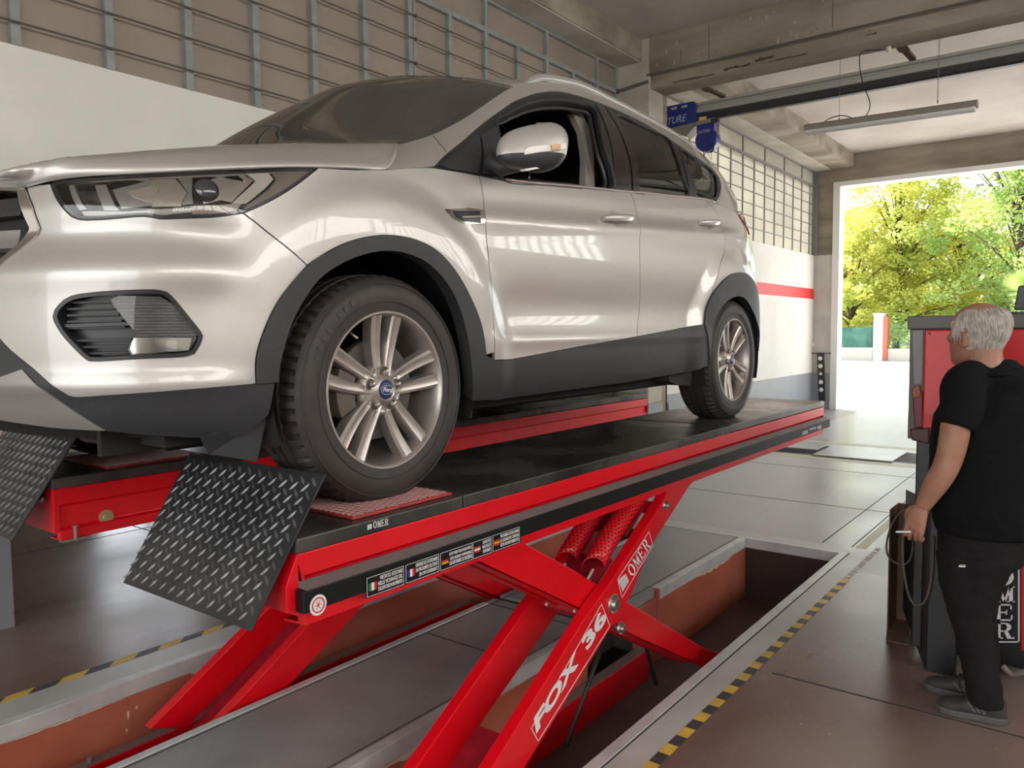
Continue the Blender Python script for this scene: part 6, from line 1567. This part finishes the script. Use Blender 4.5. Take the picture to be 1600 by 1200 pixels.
def tree(x, y, h, crown_r, ncl, nleaf, m, seed, label, size=0.11, low=0.2, name='tree'):
    rr = random.Random(seed); t = thing(name, label, 'tree', (x, y, 0), 'trees beyond the yard')
    b = MB(); b.tube([(x, y, -0.1), (x+0.1, y-0.1, h*0.3), (x, y+0.1, h*0.6), (x+.1, y, h*0.9)], [0.22, 0.17, 0.10, 0.03], 8)
    cl = []
    for i in range(ncl):
        z = h*(low+(0.98-low)*rr.random()); w_ = crown_r*math.sin(PI*min(0.97, 0.12+(z/h)*0.80))**0.6; a = rr.uniform(0, 2*PI); q = rr.random()**0.5*w_
        c = (x+q*math.cos(a), y+q*math.sin(a), z); cl.append(c)
        if i % 2 == 0: b.tube([(x, y, z*0.62), ((x+c[0])/2, (y+c[1])/2, z*0.85), c], [0.06, 0.035, 0.012], 5)
    b.build('trunk', M['bark'], t, smooth=True)
    L = MB()
    for c in cl: leaves(L, rr, c, rr.uniform(0.45, 0.95)*crown_r*0.30, nleaf, size)
    tag(L.build('foliage', m, t), kind='stuff'); return t
def yx(px, X): return onplane(px, 500, 0, X)[1]
tree(49, yx(1400, 49), 11.0, 3.9, 150, 190, M['leaf_y'], 1, 'tall yellow green tree behind the white gate post, left in the doorway', 0.12, 0.14)
tree(47, yx(1330, 47), 6.9, 2.8, 80, 170, M['leaf_y'], 2, 'lower yellow tree at the left edge of the doorway', 0.11, 0.12)
tree(52, yx(1500, 52), 9.2, 3.8, 115, 190, M['leaf_y'], 3, 'yellow green tree in the middle of the doorway right of the tallest one', 0.12, 0.12)
tree(46, yx(1590, 46), 12.5, 3.9, 95, 190, M['leaf_g'], 4, 'darker green tree at the right side of the doorway', 0.12, 0.10)
tree(58, yx(1450, 58), 7.5, 4.5, 60, 170, M['leaf_g'], 5, 'green tree far behind between the yellow ones', 0.15, 0.05)
# hedge
rr = random.Random(9); L = MB()
for i in range(40): leaves(L, rr, (45.0, yx(1300, 45)-i*0.33, rr.uniform(0.3, 2.0)), 0.8, 110, 0.10)
tag(L.build('hedge', M['leaf_g']), 'green hedge along the fence beyond the yard', 'hedge', kind='stuff')
# gate post, kerb wall, green netting, wire fence
GX = 42.0; gy0, gy1, gy2 = yx(1365, GX), yx(1380, GX), yx(1387, GX); gz = onplane(1370, 491, 0, GX)[2]; gb = -0.05
g_ = thing('gate_post', 'white gate post with a brick red side in the sunny yard', 'gate post', (GX, gy0, gb))
MB().box(GX, GX+0.5, gy1, gy0, gb, gz).build('post', mat('white sunlit post', (0.75, 0.74, 0.72), 0.7), g_, bevel=0.01)
MB().box(GX-0.02, GX+0.5, gy2, gy1, gb, gz-0.15).build('brick_side', mat('brick red paint', (0.52, 0.15, 0.09), 0.7), g_)
MB().box(GX-0.04, GX+0.55, gy1-0.04, gy0+0.05, gz, gz+0.05).build('cap', mat('white sunlit post', (0.75, 0.74, 0.72), 0.7), g_)
w1 = MB().box(GX+0.1, GX+0.35, gy0+0.06, gy0+6, gb, onplane(1340, 543, 0, GX)[2]).box(GX+0.1, GX+0.35, gy2-8, gy2-0.01, gb, onplane(1400, 545, 0, GX)[2])
tag(w1.build('low_wall', mat('pale low wall', (0.62, 0.58, 0.50), 0.8)), 'low pale wall carrying the fence on both sides of the gate post', 'wall')
n_ = thing('netting_fence', 'dark green netting fence left of the white gate post', 'fence', (GX+0.2, gy0+2, 0.5))
MB().box(GX+0.2, GX+0.22, gy0+0.05, gy0+6, onplane(1340, 543, 0, GX)[2], onplane(1340, 511, 0, GX)[2]).build('netting', mat('green netting', (0.03, 0.12, 0.09), 0.6, col2=(0.08, 0.22, 0.17), vscale=2), n_)
for k in range(4): MB().tube([(GX+0.18, gy0+0.1+k*1.5, onplane(1340, 543, 0, GX)[2]), (GX+0.18, gy0+0.1+k*1.5, 1.75)], 0.03, 6).build('post', mat('green post', (0.03, 0.12, 0.08), 0.5), n_)
n_ = thing('wire_fence', 'light green wire fence right of the white gate post', 'fence', (GX+0.2, gy2-1, 0.5))
z0, z1 = onplane(1400, 545, 0, GX)[2], onplane(1400, 506, 0, GX)[2]; b = MB(); y = gy2
while y > gy2-6: b.box(GX+0.2, GX+0.21, y-0.006, y+0.006, z0, z1); y -= 0.1
for k in range(8): z = z0+(z1-z0)*k/7; b.box(GX+0.2, GX+0.21, gy2-6, gy2, z-0.006, z+0.006)
b.build('mesh', mat('green wire', (0.10, 0.30, 0.20), 0.5), n_)
# street lamp
SX = 56; P = [onplane(*p, 0, SX) for p in ((1514, 350), (1515, 330), (1518, 312), (1523, 298), (1528, 291))]
sl = thing('street_lamp', 'curved grey street lamp rising above the trees', 'street lamp', (SX, P[0][1], 0))
MB().tube([(SX, P[0][1]+0.1, -0.05)]+[tuple(p) for p in P], 0.07, 8).build('pole', mat('grey pole', (0.25, 0.26, 0.28), 0.5), sl, smooth=True)
b = MB(); c = Vector(onplane(1531, 289.5, 0, SX)); b.box(c.x-0.12, c.x+0.12, c.y-0.25, c.y+0.2, c.z-0.05, c.z+0.08); b.build('lamp_head', mat('grey lamp head', (0.3, 0.3, 0.32), 0.5), sl, bevel=0.02)
# palm fronds
pt = thing('palm', 'spiky pale green palm at the right edge behind the console', 'palm', (36, yx(1612, 36), 0))
b = MB(); rr = random.Random(5); c0 = Vector((36, yx(1606, 36), onplane(1606, 455, 0, 36)[2]))
for k in range(34):
    a = rr.uniform(0, 2*PI); el = rr.uniform(-0.3, 1.2); d = Vector((math.cos(a)*math.cos(el)*0.4, math.sin(a)*math.cos(el), math.sin(el))); L_ = rr.uniform(0.7, 1.2)
    for j in range(9):
        q = (j-4)*0.09; dd = (d+Vector((0, q, -abs(q)*0.3))).normalized(); b.add([c0, c0+dd*L_*0.6+Vector((0, 0.018, 0)), c0+dd*L_, c0+dd*L_*0.6-Vector((0, 0.018, 0))], [(0, 1, 2, 3)])
tag(b.build('fronds', M['leaf_g'], pt), kind='stuff'); MB().tube([(36, c0.y, -0.05), tuple(c0)], 0.14, 8).build('trunk', M['bark'], pt, smooth=True)
# ------------------------------------------------------------------ the man
M['skin'] = mat('tanned skin', (0.36, 0.17, 0.11), 0.5, col2=(0.44, 0.235, 0.16), vscale=14, bump=0.12, bscale=90)
M['skin'].node_tree.nodes['Principled BSDF'].inputs['Subsurface Weight'].default_value = 0.08
M['shirt'] = mat('black t-shirt cotton', (0.006, 0.0065, 0.0075), 0.9, spec=0.2, bump=0.2, bscale=300)
M['trouser'] = mat('black work trousers', (0.010, 0.009, 0.010), 0.85, spec=0.25, bump=0.2, bscale=200)
M['hair'] = mat('white grey hair', (0.50, 0.47, 0.42), 0.6, var=0.2, vscale=40)
M['shoe'] = mat('dark grey trainer', (0.045, 0.045, 0.045), 0.6, var=0.3, vscale=20)
M['sole'] = mat('grey rubber sole', (0.10, 0.10, 0.095), 0.6)
def pt(x, y, X): return Vector(onplane(x, y, 0, X))
def ringloft(b, rings, n=28, power=2.0, cap=True):
    """rings: (centre, forward dir*half, left dir*half)"""
    G = []
    for c, fvec, lvec in rings:
        G.append([c+fvec*math.copysign(abs(math.cos(q))**(2/power), math.cos(q))+lvec*math.copysign(abs(math.sin(q))**(2/power), math.sin(q)) for q in [2*PI*k/n for k in range(n)]])
    v = [p for r in G for p in r]; m = len(G)
    fs = [(i*n+k, i*n+(k+1) % n, (i+1)*n+(k+1) % n, (i+1)*n+k) for i in range(m-1) for k in range(n)]
    if cap: fs += [tuple(range(n))[::-1], tuple((m-1)*n+k for k in range(n))]
    b.add(v, fs)
def limb(b, pts, radii, n=16, sub=6):
    P = spline(np.arange(len(pts)), np.array([tuple(p) for p in pts])); Rr = spline(np.arange(len(pts)), np.array(radii)[:, None]); q = np.linspace(0, len(pts)-1, (len(pts)-1)*sub+1)
    b.tube([Vector(p) for p in P(q)], [float(r[0]) for r in Rr(q)], n)
def fuse(o, voxel, sm=6, fac=0.5, disp=None):
    r = o.modifiers.new('remesh', 'REMESH'); r.mode = 'VOXEL'; r.voxel_size = voxel; r.use_smooth_shade = True
    s_ = o.modifiers.new('smooth', 'SMOOTH'); s_.factor = fac; s_.iterations = sm
    if disp:
        tx = bpy.data.textures.new('folds', 'CLOUDS'); tx.noise_scale = disp[0]; tx.noise_depth = 2
        d = o.modifiers.new('disp', 'DISPLACE'); d.texture = tx; d.strength = disp[1]; d.mid_level = 0.5; d.texture_coords = 'LOCAL'
man = thing('person', 'grey-haired person in black t-shirt and trousers holding a cigarette at the right edge', 'person', (3.60, 0.38, 0))
hd = Vector((0.50, 0.866, 0)).normalized(); hl_ = Vector((-hd.y, hd.x, 0))       # where the head looks
top_z = pt(1530, 473, 3.55).z; chin_z = pt(1500, 571, 3.55).z; HH = top_z-chin_z
yc_ = (pt(1484, 510, 3.55).y+pt(1574, 510, 3.55).y)/2
hc = Vector((3.55, yc_-0.0, chin_z))-hd*0.002
k_ = HH/0.23
rings = []
for z, xb, xf, w_ in ((0.0, 0.03, 0.080, 0.022), (0.006, 0.0, 0.092, 0.036), (0.022, -0.035, 0.097, 0.050), (0.048, -0.062, 0.097, 0.060), (0.062, -0.07, 0.101, 0.064), (0.080, -0.08, 0.099, 0.068), (0.105, -0.093, 0.094, 0.072), (0.128, -0.101, 0.086, 0.0735), (0.150, -0.105, 0.096, 0.075), (0.175, -0.102, 0.090, 0.073), (0.198, -0.088, 0.072, 0.064), (0.214, -0.066, 0.048, 0.048), (0.225, -0.040, 0.020, 0.028), (0.229, -0.015, 0.0, 0.010)):
    c = hc+hd*((xb+xf)/2*k_)+Vector((0, 0, z*k_)); rings.append((c, hd*((xf-xb)/2*k_), hl_*w_*k_))
b = MB(); ringloft(b, rings, 32, 2.15)
H_ = lambda f, l, z: hc+hd*f*k_+hl_*l*k_+Vector((0, 0, z*k_))
b.tube([H_(0.088, 0, 0.140), H_(0.103, 0, 0.118), H_(0.116, 0, 0.100), H_(0.108, 0, 0.090), H_(0.09, 0, 0.086)], [0.009, 0.011, 0.014, 0.013, 0.008], 10)     # nose
for s_ in (1, -1):
    b.tube([H_(0.092, s_*0.012, 0.098), H_(0.10, s_*0.014, 0.092)], [0.010, 0.008], 8)
    b.tube([H_(0.090, s_*0.008, 0.150), H_(0.083, s_*0.04, 0.153), H_(0.066, s_*0.058, 0.146)], [0.009, 0.010, 0.007], 8)                                        # brow
    b.tube([H_(0.092, 0.0, 0.060), H_(0.086, s_*0.022, 0.058)], [0.009, 0.005], 8); b.tube([H_(0.090, 0.0, 0.047), H_(0.084, s_*0.020, 0.049)], [0.009, 0.005], 8)
    b.tube([H_(0.068, s_*0.050, 0.10), H_(0.03, s_*0.064, 0.10)], [0.016, 0.014], 8)                                                                            # cheek
    # ear
    ear = [H_(-0.004+0.020*math.cos(a)-0.005*math.sin(a), s_*(0.080+0.006*math.cos(a-2.6)), 0.104+0.033*math.sin(a)) for a in np.linspace(-2.0, 2.6, 12)]
    b.tube(ear, [0.0055]*3+[0.006]*6+[0.005]*3, 8); b.tube([H_(-0.006, s_*0.073, 0.075), H_(-0.006, s_*0.078, 0.125)], [0.012, 0.014], 8); b.tube([H_(0.002, s_*0.076, 0.072), H_(0.0, s_*0.08, 0.082)], [0.008, 0.007], 8)
neck_b = pt(1560, 590, 3.60)
limb(b, [H_(-0.025, 0, 0.07), H_(-0.030, 0, 0.02), H_(-0.045, 0, -0.04), H_(-0.05, 0, -0.075)], [0.062, 0.062, 0.064, 0.062])
b.tube([H_(0.05, 0, 0.012), H_(0.02, 0, -0.02), H_(-0.01, 0, -0.05)], [0.028, 0.04, 0.05], 10)     # under the chin
# trunk
TC = Vector((3.60, 0.345, 0))
bd = Vector((0.62, 0.78, 0)).normalized(); bl_ = Vector((-bd.y, bd.x, 0))
b2 = lambda z, f=0, l=0: TC+bd*f+bl_*l+Vector((0, 0, z))
ringloft(b, [(b2(z, f), bd*a, bl_*c) for z, f, a, c in ((0.86, 0, .09, .10), (1.0, .01, .10, .12), (1.2, .0, .10, .12), (1.30, -.01, .08, .10), (1.40, -.03, .055, .08))], 24)
# arms: the left one is the visible one
SH, EL, WR = b2(1.385, -0.02, 0.20), pt(1481, 722, 3.38), pt(1441, 792, 3.40)
sh_l = pt(1507, 598, 3.42)
limb(b, [b2(1.31, -0.01, 0.06), sh_l, pt(1494, 660, 3.39), EL, pt(1462, 757, 3.385), WR], [0.04, 0.042, 0.052, 0.048, 0.044, 0.029], 18)
R_EL = b2(1.05, -0.04, -0.30); R_WR = b2(0.85, 0.10, -0.26)
limb(b, [b2(1.31, -0.01, -0.06), b2(1.32, -0.0, -0.18), R_EL, R_WR], [0.05, 0.052, 0.046, 0.03], 14)
# legs
LH, LK, LA = b2(0.86, -0.0, 0.06), pt(1528, 960, 3.50), pt(1540, 1095, 3.48)
RH, RK, RA = b2(0.86, 0.0, -0.06), Vector((3.745, LK.y+0.02, LK.z)), Vector((3.74, LA.y+0.035, LA.z))
limb(b, [LH, LK, LA], [0.065, 0.05, 0.035]); limb(b, [RH, RK, RA], [0.065, 0.05, 0.035])
body = b.build('body', M['skin'], man, smooth=True); fuse(body, 0.0045, 5)
# hands: palm and five fingers each
def hand(wr, dirv, across, back, parent, cig=False):
    """dirv: wrist to knuckles; across: towards the thumb side; back: out of the back of the hand"""
    h = MB(); d, a, n_ = [Vector(v).normalized() for v in (dirv, across, back)]
    q = lambda x, y, z=0: wr+d*x+a*y+n_*z
    ringloft(h, [(q(x, y), a*w_, n_*t_) for x, y, w_, t_ in ((-0.03, 0, .027, .024), (0, 0, .029, .022), (0.03, 0.002, .036, .020), (0.06, 0.003, .042, .018), (0.085, 0.002, .043, .015), (0.095, 0.002, .040, .010))], 18, 2.4)
    for i, (y, L_, c, dz) in enumerate(((0.031, 0.078, 0.55, 0.0), (0.011, 0.086, 0.60, 0.0), (-0.010, 0.082, 0.95, 0.0), (-0.030, 0.066, 1.15, 0.0))):
        p = q(0.088, y); ang_ = 0.12+c*0.35; P_l = [q(0.065, y*0.95), p]; cur = p; sg = (0.48, 0.30, 0.22)
        for s_ in sg:
            cur = cur+(d*math.cos(ang_)-n_*math.sin(ang_))*L_*s_ + a*(0.002 if y > 0 else -0.001); P_l.append(cur); ang_ += c*0.75
        limb(h, P_l, [0.0095, 0.0100, 0.0092, 0.0082, 0.0066], 10, 4)
    limb(h, [q(0.015, 0.022, -0.004), q(0.042, 0.046, -0.014), q(0.070, 0.052, -0.026), q(0.092, 0.046, -0.036)], [0.014, 0.0125, 0.0105, 0.0075], 10, 4)
    o = h.build('hand', M['skin'], parent, smooth=True); fuse(o, 0.0022, 4); return o
kn = pt(1427, 826, 3.40)
hand_o = hand(WR+(kn-WR)*0.05, kn-WR+Vector((0, 0, -0.02)), Vector((0.25, 0.80, 0.45)), Vector((-1, 0.1, 0.1)), man)
hand(R_WR, Vector((0.1, 0.15, -1)), bd, -bl_, man)
cg = MB().tube([pt(1423, 831, 3.372), pt(1400, 831, 3.372)], 0.0042, 12)
cgo = tag(cg.build('cigarette', mat('cigarette paper', (0.80, 0.79, 0.75), 0.6), smooth=True, angle=40), 'white cigarette held between the fingers of the lowered hand', 'cigarette')
# hair: shell round sides and back with strands, bald on top
def head_pt(az, z, out=0.0):
    zs = [r[0].z for r in rings]; i = max(0, min(len(zs)-2, int(np.searchsorted(zs, z))-1)); t = (z-zs[i])/(zs[i+1]-zs[i])
    c = rings[i][0].lerp(rings[i+1][0], t); fv = rings[i][1].lerp(rings[i+1][1], t); lv = rings[i][2].lerp(rings[i+1][2], t)
    c = Vector((c.x, c.y, z)); d = fv*math.cos(az)+lv*math.sin(az); return c+d+d.normalized()*out
rr = random.Random(11); h = MB()
for i in range(2600):
    az = rr.uniform(0.30*PI, 1.70*PI)           # 0 = face, pi = back
    side = abs(az-PI)/(0.70*PI)                 # 0 back .. 1 temple
    zlo, zhi = (0.055+0.085*side)*k_, (0.212-0.05*side**3)*k_
    z0_ = chin_z+rr.uniform(zlo, zhi)
    if abs(abs(az-PI)-0.5*PI) < 0.14*PI and z0_ < chin_z+0.135*k_: 
        if rr.random() < 0.93: continue
    L_ = rr.uniform(0.025, 0.055)*k_; n5 = 5; P_l = []; daz = (rr.uniform(0.02, 0.16))*(1 if az < PI else -1); o_ = rr.uniform(0.004, 0.013)
    for j in range(n5):
        t = j/(n5-1); z = max(chin_z+0.02, z0_-L_*t); P_l.append(head_pt(az+daz*t+0.03*math.sin(i+4*t), z, o_*(0.3+0.7*math.sin(PI*min(1, 0.2+t*0.7)))))
    h.tube(P_l, [0.0010, 0.0018, 0.0020, 0.0016, 0.0005], 5, caps=False)
hair = h.build('hair', M['hair'], man, smooth=True); hair['kind'] = 'stuff'; note(hair, 'short white hair round a bald crown')
h = MB()
G = []
for i in range(13):
    z = chin_z+(0.060+0.145*i/12)*k_; G.append([head_pt(az, z if abs(az-PI) < .45*PI else max(z, chin_z+0.135*k_), 0.007*math.sin(PI*min(1, (i+0.6)/13))) for az in np.linspace(0.36*PI, 1.64*PI, 40)])
h.grid(G); h.build('hair_base', M['hair'], man, smooth=True)
# t-shirt
b = MB(); zz = lambda y: pt(1540, y, 3.6).z
def yr(y, xl, xr, X=3.6): a, c = pt(xl, y, X-0.03).y, pt(xr, y, X).y; return (a+c)/2, (a-c)/2
R_ = []
for y, xl, xr, rx in ((834, 1459, 1618, .165), (800, 1450, 1625, .185), (740, 1448, 1640, .195), (690, 1450, 1645, .19), (650, 1456, 1640, .175), (610, 1478, 1632, .160), (590, 1492, 1622, .140), (574, 1508, 1608, .110), (562, 1524, 1586, .075)):
    yc2, ry = yr(y, xl, xr); R_.append((Vector((3.61+(0.01 if y > 600 else -0.03), yc2, zz(y))), Vector((rx, 0, 0)), Vector((0, ry, 0))))
ringloft(b, R_, 36, 2.2)
limb(b, [Vector((3.56, 0.38, 1.385)), pt(1510, 598, 3.45), pt(1503, 634, 3.41), pt(1493, 667, 3.39)], [0.075, 0.080, 0.078, 0.072], 20)
limb(b, [Vector((3.62, 0.30, 1.38)), b2(1.345, -0.02, -0.22), b2(1.17, -0.03, -0.27)], [0.07, 0.08, 0.076], 16)
sh = b.build('t_shirt', M['shirt'], man, smooth=True); fuse(sh, 0.008, 8, disp=(0.10, 0.014))
# collar
nb = H_(-0.052, 0, -0.030); b = MB(); b.tube([nb+hd*0.084*math.cos(q)+hl_*0.080*math.sin(q)+Vector((0, 0, 0.006*-math.cos(q)+0.0)) for q in np.linspace(0, 2*PI, 33)[:-1]], 0.008, 8, closed=True); b.build('collar', M['shirt'], man, smooth=True)
# trousers
b = MB(); R_ = []
for y, xl, xr, rx in ((815, 1466, 1612, .150), (850, 1461, 1606, .165), (880, 1463, 1600, .160)):
    yc2, ry = yr(y, xl, xr); R_.append((Vector((3.62, yc2, zz(y))), Vector((rx, 0, 0)), Vector((0, ry, 0))))
ringloft(b, R_, 30, 2.2)
R_ = []
for y, xl, xr, rx, X in ((868, 1462, 1592, .10, 3.53), (920, 1468, 1566, .095, 3.52), (976, 1484, 1553, .078, 3.50), (1020, 1497, 1558, .075, 3.49), (1060, 1503, 1565, .078, 3.48), (1100, 1512, 1570, .075, 3.48)):
    a, c = pt(xl, y, X).y, pt(xr, y, X).y; R_.append((Vector((X, (a+c)/2, pt(1540, y, X).z)), Vector((rx, 0, 0)), Vector((0, (a-c)/2, 0))))
ringloft(b, R_, 26, 2.2)
R_ = [(c+Vector((0.24, 0.0, 0.0)), f*1.0, l*0.98) for c, f, l in R_]; R_ = [(c+Vector((0, 0.035*i/5, 0)), f, l) for i, (c, f, l) in enumerate(R_)]
ringloft(b, R_, 26, 2.2)
tr_ = b.build('trousers', M['trouser'], man, smooth=True); fuse(tr_, 0.009, 7, disp=(0.07, 0.018))
b = MB(); P = [pt(1498, 884, 3.40), pt(1508, 884.5, 3.40), pt(1508, 886.5, 3.40), pt(1498, 886, 3.40)]; b.prism(P, (0, 0, 0), (0.02, 0, 0)); b.build('pocket_tab', M['white_print'], man)
P = [pt(x, y, 3.41) for x, y in ((1455, 652), (1461, 660), (1463, 672), (1460, 677))]
# shoes
def shoe(heel, toe, w_, parent):
    d = (toe-heel); L_ = d.length; d.normalize(); s_ = Vector((-d.y, d.x, 0)); q = lambda f, z, l=0: heel+d*f*L_+s_*l+Vector((0, 0, z))
    b = MB(); prof = ((0.0, .020, .075), (0.08, .034, .105), (0.22, .038, .110), (0.36, .037, .105), (0.50, .040, .080), (0.65, .046, .062), (0.80, .047, .052), (0.93, .036, .044), (1.0, .016, .032))
    G = []
    for f, hw, h_ in prof: G.append([q(f, 0.018+h_*0.5-0.009+(h_*0.5)*math.copysign(abs(math.sin(a))**.8, math.sin(a)), hw*math.copysign(abs(math.cos(a))**.75, math.cos(a))) for a in np.linspace(0, 2*PI, 25)[:-1]])
    n = 24; v = [p for r in G for p in r]; m = len(G); b.add(v, [(i*n+k, i*n+(k+1) % n, (i+1)*n+(k+1) % n, (i+1)*n+k) for i in range(m-1) for k in range(n)]+[tuple(range(n))[::-1], tuple((m-1)*n+k for k in range(n))])
    o = b.build('shoe', M['shoe'], parent, smooth=True)
    s2 = o.modifiers.new('sub', 'SUBSURF'); s2.levels = s2.render_levels = 1
    b = MB(); out = [(f, hw*1.08+0.002) for f, hw, _ in prof]; 
    poly = [q(f, 0.0, hw) for f, hw in out]+[q(1.03, 0, 0)]+[q(f, 0.0, -hw) for f, hw in out[::-1]]+[q(-0.03, 0, 0)]
    b.prism(poly, (0, 0, 0.001), (0, 0, 0.030)); b.build('sole', M['sole'], o, bevel=0.006)
    b = MB()
    for k in range(5): f = 0.42+k*0.06; b.tube([q(f, 0.098-k*0.011, 0.026), q(f+0.02, 0.110-k*0.011, 0), q(f, 0.098-k*0.011, -0.026)], 0.0035, 6)
    b.tube([q(0.38, 0.125, 0), q(0.42, 0.12, 0.04), q(0.46, 0.09, 0.06), q(0.44, 0.055, 0.052)], 0.0025, 6)
    b.build('laces', M['rubber'], o, smooth=True)
    b = MB()
    for k in range(3): b.bar(q(0.30+k*0.07, 0.04, 0.041), q(0.42+k*0.06, 0.075, 0.043), 0.008, 0.004, s_)
    b.build('stripe', mat('grey shoe stripe', (0.12, 0.12, 0.12), 0.5), o)
hl0, to0 = Vector(onplane(1572, 1138, 2, 0)), Vector(onplane(1456, 1122, 2, 0)); hl0.x += 0.04; to0.x = hl0.x-0.02
shoe(hl0, to0, 0.09, man)
h2, t2 = Vector(onplane(1545, 1090, 2, 0)), Vector(onplane(1490, 1078, 2, 0)); h2.x += 0.05; t2.x = h2.x+0.06; t2.y = h2.y+0.24
h2 = Vector((3.79, t2.y-0.27, 0)); t2 = Vector((3.82, h2.y+0.27, 0))
shoe(h2, t2, 0.09, man)
